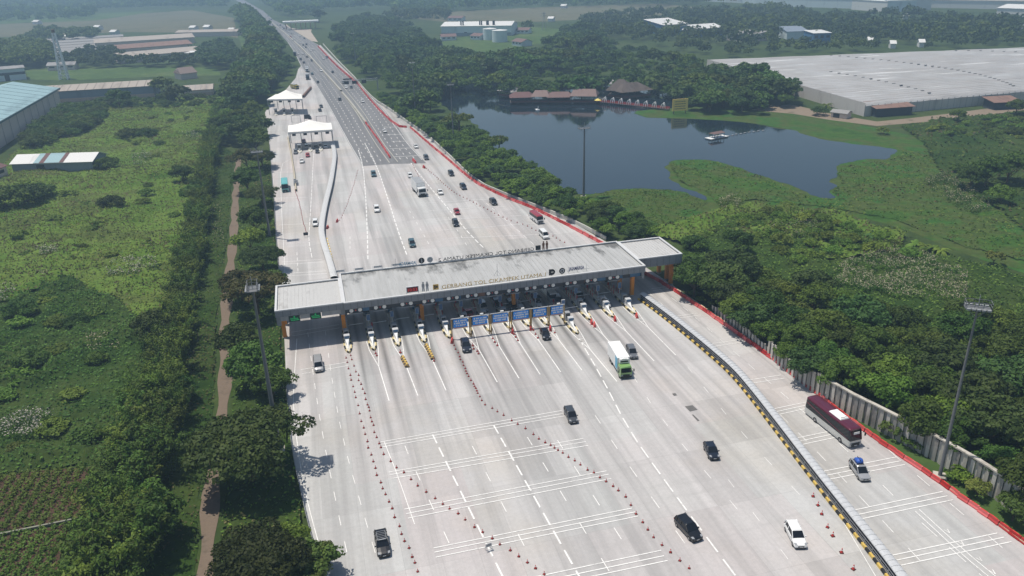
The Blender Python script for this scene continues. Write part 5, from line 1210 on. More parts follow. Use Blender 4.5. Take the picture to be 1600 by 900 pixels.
# long beige shed
h2 = hgt(240,151,134)
shed('long_shed', 'long low shed with jointed beige roof and slate wall, crossing behind the pale blue factory', (97,160), (242,151), h2, 24, 2.2, M_WALLBLUE, M_BEIGE, joints=26, ext=75, band=(0,2.2,M_BRICK), mj=mat('joint_tan',(.22,.19,.165),.8))
shed('long_shed', 'short shed with beige roof beside the roadside trees, right of the long shed', (288,151), (333,148), hgt(333,148,139), 18, 2.0, M_WALLTAN, M_BEIGE, joints=5, band=(0,1.8,M_BRICK))
shed('office_block', 'pale blue two storey block with dark window band at the far left', (-50,132), (42,124), hgt(42,124,106), 18, .4, M_WPALE, M_GREYROOF, kind='mono', band=(4.2,6.0,M_WIN), doors=2)
shed('striped_shed', 'open shed with white, blue and red roof stripes in the left field', (22,272), (147,268), hgt(147,268,252), 13, 2.2, mat('wall_grey_blue',(.22,.25,.28),.8), M_ROOFW2, wins=0, doors=1)
shd = bpy.data.objects[[o.name for o in bpy.data.objects if o.name.startswith('striped_shed')][0]]
A, B = G(22,272), G(147,268); l = math.hypot(B[0]-A[0], B[1]-A[1]); hs = hgt(147,268,252)
for x0, x1, m in ((.28,.35,M_BLUEROOF),(.35,.41,M_REDROOF),(.41,.60,M_BLUEROOF),(.60,.65,M_REDROOF)):
    b = MB(); b.add([(l*x0,-.55,hs+.05),(l*x1,-.55,hs+.05),(l*x1,6.5,hs+2.42),(l*x0,6.5,hs+2.42),(l*x0,-.55,hs+.12),(l*x1,-.55,hs+.12),(l*x1,6.5,hs+2.48),(l*x0,6.5,hs+2.48)], [(0,3,2,1),(4,5,6,7),(0,1,5,4),(1,2,6,5),(2,3,7,6),(3,0,4,7)]); b.build('roof_strip', m, shd)
shed('red_roof_house', 'low house with dark red roof at the left edge beside the striped shed', (-30,292), (14,276), 4.5, 14, 2.2, M_WALLTAN, M_REDROOF, wins=2)
# kiln / warehouse roofs farther left
for i, (pa, pb, h, d, ri, mr, lab) in enumerate([((190,100),(318,88),5.5,34,2.4,M_BEIGE,'wide pale pitched warehouse roof nearest the roadside trees'),((176,88),(302,78),6,40,2.4,M_RUST,'rust brown warehouse roof in the middle of the left group'),((150,77),(305,67),6,52,2.4,M_BEIGE,'broad beige warehouse roof at the back of the left group'),
    ((275,58),(372,56),5,20,2,M_BEIGE,'small pale shed roof by the far green strip'),((250,92),(318,90),4.5,10,1.2,M_ROOFW2,'white lean-to roof at the front of the left group')]):
    shed('warehouse', lab, pa, pb, h, d, ri, M_WALLTAN, mr, joints=0, group='warehouses in the left distance')
for i in range(6):
    shed('row_shed', 'long grey roofed row shed behind the radio tower, one of six alike', (40+4*i, 92-4.6*i), (178+3*i, 83-4.4*i), 3.2, 12, 1.6, M_WALLTAN, M_GREYROOF, group='row sheds behind the radio tower')
shed('small_house', 'small house with pale roof at the foot of the radio tower', (75,111), (118,109), 4.2, 10, 2.0, M_WALLTAN, M_GREYROOF, wins=3)
shed('barrel_shed', 'little shed with rounded brown roof right of the green pasture', (284,125), (309,122), 4.5, 12, 3.5, M_WALLTAN, mat('roof_brown',(.20,.15,.13),.8), hip=1)
# lattice tower
x, y = G(101,124); ht = hgt(101,124,51); t = thing('radio_tower', 'slim white and grey lattice radio tower above the long shed', 'tower', (x, y, 0))
def lat(z): return 2.0*(1-z/ht)+.75
b = MB()
for sx, sy in ((-1,-1),(1,-1),(1,1),(-1,1)): b.bar((sx*lat(0),sy*lat(0),0),(sx*lat(ht),sy*lat(ht),ht),.75)
b.build('legs', mat('tower_white',(.80,.80,.80),.5), t)
b = MB(); n = 12
for k in range(n):
    z0, z1 = ht*k/n, ht*(k+1)/n
    for (ax,ay),(bx,by) in (((-1,-1),(1,-1)),((1,-1),(1,1)),((1,1),(-1,1)),((-1,1),(-1,-1))):
        b.bar((ax*lat(z0),ay*lat(z0),z0),(bx*lat(z1),by*lat(z1),z1),.3); b.bar((ax*lat(z1),ay*lat(z1),z1),(bx*lat(z1),by*lat(z1),z1),.3)
b.build('bracing', mat('tower_grey',(.60,.60,.60),.5), t)
b = MB(); b.box(-1,1,-1,1,ht,ht+2.2); b.build('tip', M_RUST, t)
# ------------------------------------------------------------- greenhouse
def gz(p, z): return G(p[0], p[1], z)
FL, FR, BL, BR = gz((1352,166),5), gz((1640,140),5), gz((1105,96),5), gz((1720,72),5)
o = FL; t = thing('greenhouse', 'vast multi-span greenhouse under milky plastic roofing with grey side walls', 'greenhouse', (o[0], o[1], 0))
def bil(s, r): return ((FL[0]*(1-s)+FR[0]*s)*(1-r)+(BL[0]*(1-s)+BR[0]*s)*r - o[0], (FL[1]*(1-s)+FR[1]*s)*(1-r)+(BL[1]*(1-s)+BR[1]*s)*r - o[1])
M_PLAST, nt, bb = _nt('milky_plastic'); v_ = _obj(nt)
f1 = _noise(nt, _map(nt, v_, (.012,.16,1)), 1.0, 3, .6); f2 = _noise(nt, v_, .05, 4)
c_ = _ramp(nt, f1, [(.30,(.32,.31,.30)),(.44,(.40,.39,.38)),(.55,(.38,.38,.375)),(.63,(.43,.43,.42)),(.665,(.62,.62,.61))]); c_ = _mix(nt, .5, c_, _ramp(nt, f2, [(.3,(.42,.40,.375)),(.7,(.58,.58,.58))]), 'OVERLAY')
nt.links.new(c_, bb.inputs['Base Color']); bb.inputs['Roughness'].default_value = .45
NS = 34; SUB = 6; vs = []; NX = 24
for j in range(NS*SUB+1):
    r = j/(NS*SUB); ph = (j % SUB)/SUB
    hh = 5 + 1.5*math.sin(PI*ph) if j % SUB else 5.0
    for i in range(NX+1):
        p = bil(i/NX, r); vs.append((p[0], p[1], hh + .12*math.sin(i*1.7+j)))
b = MB(); b.add(vs, [(j*(NX+1)+i, j*(NX+1)+i+1, (j+1)*(NX+1)+i+1, (j+1)*(NX+1)+i) for j in range(NS*SUB) for i in range(NX)]); b.build('roof', M_PLAST, t, fix=False)
w = MB(); edge = [bil(0, j/NS) for j in range(NS, -1, -1)] + [bil(i/30, 0) for i in range(1, 31)]
for i_, (a, c) in enumerate(zip(edge, edge[1:])):
    h_ = 6.55 if i_ < NS else 4.98; w.add([(a[0]-.15,a[1]-.1,0),(c[0]-.15,c[1]-.1,0),(c[0]-.15,c[1]-.1,h_),(a[0]-.15,a[1]-.1,h_)], [(0,1,2,3)])
w.build('side_wall', stained('curtain_grey',(.52,.49,.46),(.36,.33,.31),.2,(1,1,.2),.8,.52), t, fix=False)
w = MB()
for a in edge: w.bar((a[0],a[1],0),(a[0],a[1],5.6),.22)
w.build('posts', M_GREY, t, fix=False)
w = MB()
for (s0, r0, s1, r1, n) in ((.30,.97,.80,.04,30),(.20,.55,.38,.03,14),(.62,.98,.9,.75,9)):
    for k in range(n):
        p = bil(s0+(s1-s0)*k/n, r0+(r1-r0)*k/n); MB().box(p[0]-.9,p[0]+.9,p[1]-.3,p[1]+.3,6.45,6.85).build('roof_vent', mat('vent_grey',(.24,.235,.23),.8), t, fix=False)
shed('lean_to', 'open rusty roofed lean-to at the near corner of the greenhouse', (1368,183), (1424,179), 4.0, 9, 1.8, mat('tarp_dark',(.05,.06,.07),.8), M_RUST, kind='mono', over=1.0)
shed('lean_to', 'rusty roofed lean-to at the right part of the greenhouse front', (1552,172), (1592,170), 3.6, 8, 1.5, mat('tarp_dark',(.05,.06,.07),.8), M_RUST, kind='mono', over=1.0)
shed('small_house', 'small hut with dark roof and white door beside the greenhouse wall', (1298,183), (1322,186), 2.6, 5, 1.0, M_WALLTAN, M_GREYROOF, doors=1)
# ------------------------------------------------------------- power plant and tanks
shed('plant_hall', 'long pale blue plant hall with white roof and dark stacks in the distance', (690,57), (799,56), hgt(745,57,41), 36, 3.2, M_WPALE, M_ROOFW2, wins=0, doors=1, band=(0,3.5,mat('band_slate',(.20,.26,.30),.7)))
hl = [o for o in bpy.data.objects if o.name.startswith('plant_hall')][0]; lp = math.hypot(G(799,56)[0]-G(690,57)[0], G(799,56)[1]-G(690,57)[1])
for s in (.28,.31,.55,.575,.65,.67,.74,.755):
    b = MB(); b.cyl((lp*s,3,6),(lp*s,3,hgt(745,57,43)+6.5),.75,n=10); b.build('stack', M_DARK, hl)
for (u, v, vt, r_, lab) in ((768,63,45.5,7.0,'pale storage tank behind, left of the pair by the plant hall'),(784,66.5,48,7.6,'larger pale storage tank in front of the plant hall')):
    x, y = G(u, v); h = hgt(u, v, vt); t = thing('storage_tank', lab, 'tank', (x, y+r_, 0), 0, 'storage tanks'); b = MB(); b.cyl((0,0,0),(0,0,h),r_,n=32); b.build('shell', M_WPALE, t)
    b = MB(); b.cyl((0,0,h+.01),(0,0,h+.9),r_*1.01,.4,32); b.build('roof', M_ROOFW2, t)
for pa, pb, lab in (((690,64),(713,63),'small house with red roof at the left end of the plant yard'),((735,62),(750,63),'small hut with pinkish roof in the plant yard'),((800,71),(815,73),'low house with red roof half behind the trees right of the tanks'),((807,53),(826,53),'small grey shed on the pasture right of the plant hall'),((700,33),(722,33),'tiny house with pale red roof behind the plant hall')):
    shed('small_house', lab, pa, pb, 4.0, 12, 2.2, M_WPALE, M_TILE, wins=3)
# ------------------------------------------------------------- blue halls and far industry
bh = 'blue halls in the middle distance'
shed('blue_hall', 'tall blue hall with steep white roof, highest of the blue group', (1036,54), (1074,51), 9, 34, 4, M_WBLUE, M_ROOFW2, kind='mono', group=bh)
shed('blue_hall', 'wide blue hall with pale roof, right of the tall one', (1086,58), (1128,55), 7.5, 30, 3, M_WBLUE, M_ROOFW2, group=bh)
shed('blue_hall', 'low blue hall in front with pale roof', (1066,57), (1086,57), 6, 24, 2, M_WBLUE, M_ROOFW2, kind='mono', group=bh)
shed('blue_hall', 'narrow pale roofed hall at the left end of the blue group', (1008,50), (1036,52), 7, 30, 3, M_WBLUE, M_ROOFW2, kind='mono', group=bh)
shed('blue_hall', 'low grey roofed hall at the right end of the blue group', (1134,63), (1174,66), 6, 25, 2, M_WALLTAN, M_GREYROOF, kind='mono', group=bh)
shed('blue_hall', 'small blue hut with white roof edge among trees behind the greenhouse', (1270,67), (1297,66), 8, 20, 1, M_WBLUE, M_ROOFW2, kind='mono', wins=3)
shed('blue_hall', 'blue roofed hall among trees behind the greenhouse', (1229,62), (1262,61), 7, 22, 3, M_WPALE, M_WALLBLUE, kind='mono')
for pa, pb, h, d, mr, mw, lab in [((1180,9),(1345,14),13,60,stained('roof_azure',(.10,.27,.36),(.08,.2,.28),.05),M_WPALE,'long azure roofed factory hall on the horizon'),((1330,15),(1385,19),13,70,M_ROOFW2,M_ROOFW2,'white roofed hall right of the azure factory'),((1385,19),(1430,18),14,40,M_ROOFW2,M_WPALE,'pale blue gabled hall right of the white one'),
    ((1250,2),(1480,8),12,80,M_ROOFW2,M_WALLTAN,'broad pale roofed factory on the horizon'),((1440,12),(1640,16),10,60,M_BEIGE,M_ROOFW2,'long beige roofed hall at the top right'),((1554,34),(1640,38),14,40,M_ROOFW2,M_ROOFW2,'white ribbed warehouse at the right edge'),((1100,2),(1180,6),10,50,M_ROOFW2,M_WPALE,'low white hall at the top, left of the azure factory')]:
    shed('factory_hall', lab, pa, pb, h, d, 3, mw, mr, group='factory halls on the horizon', joints=0)
q = random.Random(5)
for k, (u, v) in enumerate([(55,38),(150,47),(176,55),(105,62),(300,48),(322,47),(360,52),(640,22),(860,34),(1290,62),(1360,70),(1395,76),(1440,74),(1415,30),(1505,12),(1180,38),(880,13)]):
    shed('small_house', 'tiny pale house in the distance at %s' % ['the far left field','the left field edge','the field above the row sheds','the trees behind the radio tower','the end of the beige roofs','the right end of the beige roofs','the green strip by the highway','the fields above the long wood','the field right of the plant','the trees behind the greenhouse, first','the trees behind the greenhouse, second','the trees behind the greenhouse, third','the trees behind the greenhouse, fourth','the wood below the gabled hall','the top right halls','the wood right of the blue halls','the far fields at the top'][k], (u-4,v), (u+4,v), 4, 9, 2, M_ROOFW2, M_ROOFW2)
# ------------------------------------------------------------- lake restaurant
M_STILT = mat('stilt_wood', (.09,.07,.06), .9)
def pavilion(label, pa, pb, h, depth, rise, mr, z0=1.2, hip=2.0, group='lake restaurant roofs'):
    A, B = G(*pa), G(*pb); l = math.hypot(B[0]-A[0], B[1]-A[1]); t = thing('lake_pavilion', label, 'pavilion', (A[0], A[1], 0), math.atan2(B[1]-A[1], B[0]-A[0]), group)
    b = MB(); b.box(-.5,l+.5,-.5,depth+.5,z0-.25,z0); b.build('deck', M_STILT, t)
    n = max(2, int(l/4)); b = MB()
    for k in range(n+1):
        for y in (0, depth): b.bar((l*k/n,y,-.5),(l*k/n,y,h),.22)
    b.build('posts', M_STILT, t)
    b = MB(); b.box(0,l,-.05,.05,z0,z0+.9); b.build('rail', mat('rail_dark_red',(.16,.06,.05),.8), t)
    b = MB(); o_ = 1.0
    b.add([(-o_,-o_,h),(l+o_,-o_,h),(l+o_,depth+o_,h),(-o_,depth+o_,h),(hip,depth/2,h+rise),(l-hip,depth/2,h+rise)], [(0,1,5,4),(1,2,5),(2,3,4,5),(3,0,4),(3,2,1,0)])
    b.build('roof', mr, t)
M_TILEL = stained('roof_salmon', (.20,.14,.125), (.17,.115,.10), .3, (3,.6,1), .8, .5)
pavilion('long dark red roofed pavilion on stilts at the left of the lake row', (799,164), (833,163), 4.0, 9, 2.4, M_REDROOF)
pavilion('salmon tiled pavilion in the lake row, second from left', (832,163), (856,163), 4.3, 9.5, 2.8, M_TILEL, hip=1)
pavilion('reddish tiled long pavilion in the lake row, third from left', (857,163.5), (893,163), 4.0, 9, 2.4, M_TILE)
pavilion('pale salmon pavilion at the right end of the lake row', (893,163), (930,163.5), 4.6, 10, 3.2, M_TILEL, hip=.5)
pavilion('tall brown thatched hut behind the lake row', (864,155), (888,155), 5.5, 12, 4.0, M_THATCH, hip=4)
pavilion('low dark hut with pale roof edge at the far left of the lake row', (780,152), (800,155), 4.0, 9, 2.0, M_GREYROOF)
pavilion('small dark roofed hut left behind the lake row', (803,153), (826,153), 4.0, 9, 2.2, M_THATCH)
pavilion('largest dark thatched hall at the lake head, right part', (972,157), (1017,152), 4.4, 14, 4.0, M_THATCH, hip=5)
pavilion('dark thatched hall at the lake head, left part', (948,154), (984,155), 4.6, 14, 5.5, M_THATCH, hip=5)
pavilion('low grey roofed annex left of the thatched hall', (953,143), (966,141), 4.5, 10, 1.5, M_GREYROOF, hip=.5)
# foot bridge with white arches
a, c = G(932,161), G(1045,173); l = math.hypot(c[0]-a[0], c[1]-a[1]); t = thing('foot_bridge', 'low foot bridge with red rails and white arches across the lake head', 'bridge', (a[0], a[1], 0), math.atan2(c[1]-a[1], c[0]-a[0]))
b = MB(); b.box(0,l,-1,1,.7,1.0); b.build('deck', M_TILEL, t)
b = MB()
for s in (-1,1): b.bar((0,s,1.9),(l,s,1.9),.18); b.bar((0,s,1.4),(l,s,1.4),.5,0,.25)
for k in range(40): 
    for s in (-1,1): b.bar((l*k/39,s,1),(l*k/39,s,1.95),.12)
b.build('railing', mat('rail_red',(.40,.06,.05),.6), t)
for k in range(8):
    x = l*(.13+.115*k); b = MB(); arc = [(x, 1.05*math.cos(q_), 1.0+2.9*math.sin(q_)) for q_ in np.linspace(0, PI, 9)]
    for p, r_ in zip(arc, arc[1:]): b.bar((p[0],p[1],p[2]),(r_[0],r_[1],r_[2]),.35)
    arc = [(x+1.3*math.cos(q_), -1.05, 1.0+2.7*math.sin(q_)) for q_ in np.linspace(0, PI, 9)]
    for p, r_ in zip(arc, arc[1:]): b.bar(p, r_, .32)
    b.build('arch', M_WHITE, t)
b = MB()
for k in range(14): b.bar((l*k/13,-.8,-.5),(l*k/13,-.8,.7),.25); b.bar((l*k/13,.8,-.5),(l*k/13,.8,.7),.25)
b.build('piles', M_STILT, t)
x, y = G(934,164); t = thing('umbrella', 'small yellow parasol at the left end of the foot bridge', 'parasol', (x, y, 0)); b = MB(); b.cyl((0,0,0),(0,0,3),.1,n=6); b.build('pole', M_STILT, t); b = MB(); b.cyl((0,0,2.6),(0,0,3.6),2.0,.1,10); b.build('canopy', mat('parasol_yellow',(.70,.56,.14),.6), t)
x, y = G(1062,178); t = thing('yellow_board', 'large yellow notice board at the right end of the foot bridge', 'sign', (x, y, 0)); hb = hgt(1062,178,154.5)
wq = 4.3; b = MB(); b.box(-wq,wq,-.15,.15,hb-6.0,hb); b.build('panel', stained('board_yellow',(.88,.62,.16),(.70,.50,.15),.5,rough=.6), t)
b = MB(); b.bar((-wq+1,.3,0),(-wq+1,.3,hb-.5),.35); b.bar((wq-1,.3,0),(wq-1,.3,hb-.5),.35); b.build('posts', M_STILT, t)
b = MB(); qq = random.Random(8)
for k in range(4):
    xx = -wq+1.2
    while xx < wq-1.4: w_ = qq.uniform(.3,.7); b.box(xx,xx+w_,-.19,-.152,hb-1.5-1.2*k,hb-1.1-1.2*k); xx += w_+.18
b.build('lettering', mat('letter_brown',(.20,.12,.04),.6), t)
# raft and floats
x, y = G(1120,216); t = thing('raft_boat', 'small moored raft with reddish cabin roof in the middle of the lake', 'boat', (x, y, .06), .3)
b = MB(); b.loft([[(-5,-1.2,-.2),(5,-1.2,-.2),(5.4,-1.8,.5),(-5.4,-1.8,.5)],[(-5,1.8,-.2),(5,1.8,-.2),(5.4,2.2,.5),(-5.4,2.2,.5)]]); b.build('hull', M_WHITE, t)
b = MB(); b.add([(-3.4,-1.6,2.3),(3.4,-1.6,2.3),(3.4,2,2.3),(-3.4,2,2.3),(-2.8,.2,3.0),(2.8,.2,3.0)], [(0,1,5,4),(1,2,5),(2,3,4,5),(3,0,4),(3,2,1,0)]); b.build('roof', M_TILE, t)
b = MB()
for xx in (-3,-1,1,3):
    for yy in (-1.4,1.7): b.bar((xx,yy,.5),(xx,yy,2.3),.15)
b.build('posts', M_STILT, t)
pts = resample(GP([(1131,214),(1150,210.5),(1175,206.5),(1198,203.5)]), 2.6)
pr_ = None
for k, p in enumerate(pts):
    if pr_ is None: b = MB(); b.obox(0,0,-.1,.25,1.2,.7,.3); pr_ = b.build('lake_float', M_GREY); o = pr_
    else: o = pr_.copy(); COL.objects.link(o)
    o.location = (p[0], p[1]+rnd.uniform(-.4,.4), .06); tag(o, 'small grey float in the chain reaching from the raft to the marsh tip', 'float', 'floats trailing from the raft')
x, y = G(839.5,173); t = thing('pedal_boat', 'tiny white swan like boat on dark water before the pavilions', 'boat', (x, y, .06)); b = MB(); b.loft([[(-.7,-1.6,0),(.7,-1.6,0),(.9,-1.7,.7),(-.9,-1.7,.7)],[(-.7,1.6,0),(.7,1.6,0),(.9,1.7,.7),(-.9,1.7,.7)]]); b.build('hull', M_WHITE, t); b = MB(); b.cyl((0,-1.2,.6),(0,-1.7,2.6),.3,.15,8); b.build('neck', M_WHITE, t)
# pylon / utility poles in the far field
for u, v, vt in ((850,47,19),(952,25,15)):
    x, y = G(u, v); h = hgt(u, v, vt); t = thing('power_pylon', 'thin dark pylon in the fields, %s' % ('by the plant pasture' if u < 900 else 'far beyond the wood'), 'pylon', (x, y, 0)); b = MB()
    for sx in (-1,1): b.bar((sx*2,0,0),(sx*.3,0,h),.4)
    b.build('legs', M_GREY, t); b = MB(); b.bar((-4,0,h*.8),(4,0,h*.8),.4); b.bar((-3,0,h*.93),(3,0,h*.93),.4); b.build('arm', M_GREY, t)
x, y = G(1597,55); h = hgt(1597,55,38); t = thing('power_pylon', 'pale pylon at the right edge above the greenhouse', 'pylon', (x, y, 0)); b = MB()
for sx in (-1,1): b.bar((sx*3,0,0),(sx*.6,0,h),.8)
b.build('legs', M_LGREY, t); b = MB(); b.bar((-3,0,h*.5),(3,0,h*.5),.6); b.build('arm', M_LGREY, t)
# ================================================================= VEGETATION
M_BARK = stained('bark', (.10,.075,.05), (.05,.04,.03), 1.0, rough=.95)
F_DARK = foliage('leaf_dark', (.026,.062,.008), (.088,.148,.022))
F_MID = foliage('leaf_mid', (.048,.100,.010), (.150,.225,.030))
F_OLIVE = foliage('leaf_olive', (.040,.052,.012), (.100,.105,.028), (.12,.085,.032))
F_BAMB = foliage('leaf_bamboo', (.036,.084,.010), (.120,.185,.028))
F_BLUEG = foliage('leaf_bluegreen', (.026,.066,.014), (.085,.145,.034))
F_LIGHT = foliage('leaf_light', (.055,.100,.016), (.160,.200,.045))
F_GRASS = foliage('grass_blades', (.080,.168,.016), (.200,.295,.040), (.19,.16,.065), scale=.05)
F_GRASSD = foliage('grass_blades_deep', (.048,.110,.012), (.125,.190,.030), scale=.06)
F_VINE = foliage('vine_leaves', (.032,.075,.010), (.080,.132,.022), scale=.09)
F_BROWNW = foliage('brown_weeds', (.060,.050,.018), (.120,.100,.040), scale=.08)
F_DRYG = foliage('dry_grass', (.095,.085,.030), (.19,.17,.075), scale=.05)
F_PLUME = mat('plume_white', (.46,.42,.36), .9, var=.25, scale=2)
F_PLUMEB = mat('plume_beige', (.40,.355,.245), .9, var=.3, scale=2)
def frames(N):
    N = N / np.maximum(np.linalg.norm(N, axis=1, keepdims=True), 1e-6)
    r = nrg.normal(size=N.shape); T = r - N * (r * N).sum(1, keepdims=True); T /= np.maximum(np.linalg.norm(T, axis=1, keepdims=True), 1e-6)
    return N, T, np.cross(N, T)
def leafcards(C, N, s, asp=.7):
    """one bent leaf clump (quad) per point, normal N, size s"""
    N, T, B = frames(N); s = np.asarray(s).reshape(-1, 1) * np.ones((len(C), 1)); a = s * asp
    k = nrg.uniform(.6, 1.2, (len(C), 4, 1))
    V = np.stack([C - T*s*k[:,0], C - B*a*k[:,1] + N*s*.18, C + T*s*k[:,2], C + B*a*k[:,3] - N*s*.12], 1)
    return V.reshape(-1, 3), np.arange(len(C)*4).reshape(-1, 4)
def crown_mesh(name, m, R, H, nclump, nleaf, leaf, shape='round', seed=0):
    """leaves spread over many uneven clumps; base of crown at z=0"""
    global nrg
    nrg = np.random.default_rng(seed + 100)
    Cs, Ns, Ss, tips = [], [], [], []
    for i in range(nclump):
        for _ in range(30):
            d = nrg.normal(size=3); d /= np.linalg.norm(d)
            if d[2] > -.35: break
        if shape == 'umbrella':
            a = nrg.uniform(0, 2*PI); rr = math.sqrt(nrg.uniform(0, 1)); c = np.array([rr*R*.86*math.cos(a), rr*R*.86*math.sin(a), H*(.52 + .38*(1-rr**2) + nrg.uniform(-.12,.08))]); cr = R*nrg.uniform(.15,.27); fl = .55
        elif shape == 'column':
            z = nrg.uniform(.08, .95); w = (math.sin(PI*min(1, z*.85+.12)))**.6; a = nrg.uniform(0, 2*PI); c = np.array([R*.72*w*math.cos(a), R*.72*w*math.sin(a), H*z]); cr = R*nrg.uniform(.25,.42); fl = .9
        else:
            k = nrg.uniform(.55, .9); c = np.array([d[0]*R*k, d[1]*R*k, H*.48 + d[2]*H*.44*k]); cr = R*nrg.uniform(.2,.36); fl = .75
        c[:2] *= nrg.uniform(.85, 1.18); tips.append(c)
        n = int(nleaf * nrg.uniform(.6, 1.3) * (cr/(R*.28))**1.3)
        q = nrg.normal(size=(n, 3)); q /= np.linalg.norm(q, axis=1, keepdims=True); q[:,2] = np.where(q[:,2] < -.3, -q[:,2]*.6, q[:,2])
        rad = cr * nrg.uniform(.72, 1.12, (n,1))
        P_ = c + q * rad * np.array([1,1,fl]); nn = q * np.array([1,1,1.2]) + nrg.normal(size=(n,3))*.42 + np.array([0,0,.25])
        Cs.append(P_); Ns.append(nn); Ss.append(nrg.uniform(.6,1.35,n)*leaf)
    V, F = leafcards(np.concatenate(Cs), np.concatenate(Ns), np.concatenate(Ss))
    V[:,2] = np.maximum(V[:,2], .02)
    return np_mesh(name, V, F, m), tips
def trunk_mesh(name, tips, zc, r0, n=7, lean=0.0):
    b = MB(); top = (lean*zc, 0, zc)
    b.cyl((0,0,-.2),(top[0]*.6,0,zc*.6),r0,r0*.75,8); b.cyl((top[0]*.6,0,zc*.6),(top[0],0,zc+.6),r0*.75,r0*.5,8)
    for c in tips[:n]:
        s = nrg.uniform(.55,.95); b.cyl((top[0]*s,0,zc*s+.2),(c[0]*.55,c[1]*.55,zc+c[2]*.45),r0*.36,r0*.2,6); b.cyl((c[0]*.55,c[1]*.55,zc+c[2]*.45),(c[0]*.95,c[1]*.95,zc+c[2]*.9),r0*.2,r0*.06,5)
    me = bpy.data.meshes.new(name); me.from_pydata(b.v, [], b.f); me.materials.append(M_BARK); me.update(); return me
TREES = {}
def tree_kind(key, name, m, R, H, zc, nclump, nleaf, leaf, shape, r0, var=3, lean=0):
    TREES[key] = (name, R, H, zc, [])
    for v in range(var):
        cm, tips = crown_mesh('crown', m, R, H, nclump, nleaf, leaf, shape, seed=hash_(key)+v*13)
        TREES[key][4].append((cm, trunk_mesh('trunk', tips, zc, r0, lean=lean)))
def hash_(s): return sum(ord(c)*(i+1) for i, c in enumerate(s)) % 1000
tree_kind('rain', 'rain_tree', foliage('leaf_rain', (.020,.042,.008), (.062,.086,.018)), 8.5, 6.2, 4.6, 75, 330, .30, 'umbrella', .5)
tree_kind('olive', 'roadside_tree', F_OLIVE, 6.0, 5.6, 3.6, 50, 190, .28, 'umbrella', .35)
tree_kind('dense', 'broadleaf_tree', F_DARK, 5.0, 7.2, 2.6, 44, 150, .31, 'round', .32)
tree_kind('mid', 'broadleaf_tree', F_MID, 4.6, 6.4, 2.4, 40, 140, .30, 'round', .28)
tree_kind('blue', 'broadleaf_tree', F_BLUEG, 5.4, 8.0, 3.0, 46, 130, .36, 'round', .34)
tree_kind('light', 'young_tree', F_LIGHT, 2.7, 3.6, 1.0, 24, 80, .24, 'round', .14)
tree_kind('leaner', 'leaning_tree', F_MID, 6.0, 3.6, 6.5, 30, 46, .5, 'umbrella', .4, 1, .35)
tree_kind('shrub', 'shrub', F_DARK, 4.2, 4.0, .5, 40, 110, .27, 'round', .16)
tree_kind('bush', 'bush', F_MID, 2.2, 1.9, .2, 18, 60, .20, 'round', .08)
tree_kind('far', 'broadleaf_tree', F_BLUEG, 6.0, 9.5, 2.2, 34, 38, .85, 'round', .4)
tree_kind('fard', 'broadleaf_tree', F_DARK, 6.4, 9.0, 2.4, 34, 38, .85, 'round', .4)
def tree(key, x, y, k, label, group=None, cat=None, trunk=True, sq=1.0, name=None):
    nm, R, H, zc, vs = TREES[key]; cm, tm = vs[rnd.randrange(len(vs))]
    r = thing(name or nm, label, cat or {'shrub':'shrub','bush':'bush'}.get(key, 'tree'), (x, y, 0), rnd.uniform(0, 2*PI), group); r.scale = (k, k, k*sq)
    c = bpy.data.objects.new('crown', cm); COL.objects.link(c); c.parent = r; c.location = (0, 0, zc*.72)
    if trunk: t = bpy.data.objects.new('trunk', tm); COL.objects.link(t); t.parent = r
    return r
DEFER = []
def wood_tree(key, x, y, k, label, group): DEFER.append((key, x, y, k, label, group))
def tree_px(key, u, v, k, label, group=None, cat=None, sq=1.0, zf=.55, name=None):
    """u,v = centre of the crown in the picture; the trunk stands under it"""
    nm, R, H, zc, vs = TREES[key]; x, y = G(u, v, (zc*.72 + H*zf)*k*sq); return tree(key, x, y, k, label, group, cat, True, sq, name)
def fill(poly, spacing, zc=0.0, n_max=400, avoid=None):
    W = GP(poly, zc) ; A_ = np.array(W); lo, hi = A_.min(0), A_.max(0); pts = []; q = np.random.default_rng(int(abs(lo[0]*7+hi[1])) % 9999)
    cand = q.uniform(lo, hi, (int((hi[0]-lo[0])*(hi[1]-lo[1])/(spacing**2)*4)+50, 2)); cand = cand[inside(cand, W)]
    cell = {}
    for p in cand:
        g_ = (int(p[0]//spacing), int(p[1]//spacing)); ok = True
        for i in (-1,0,1):
            for j in (-1,0,1):
                for o in cell.get((g_[0]+i, g_[1]+j), ()):
                    if (o[0]-p[0])**2+(o[1]-p[1])**2 < spacing**2: ok = False; break
        if ok: cell.setdefault(g_, []).append(p); pts.append(p)
        if len(pts) >= n_max: break
    return pts
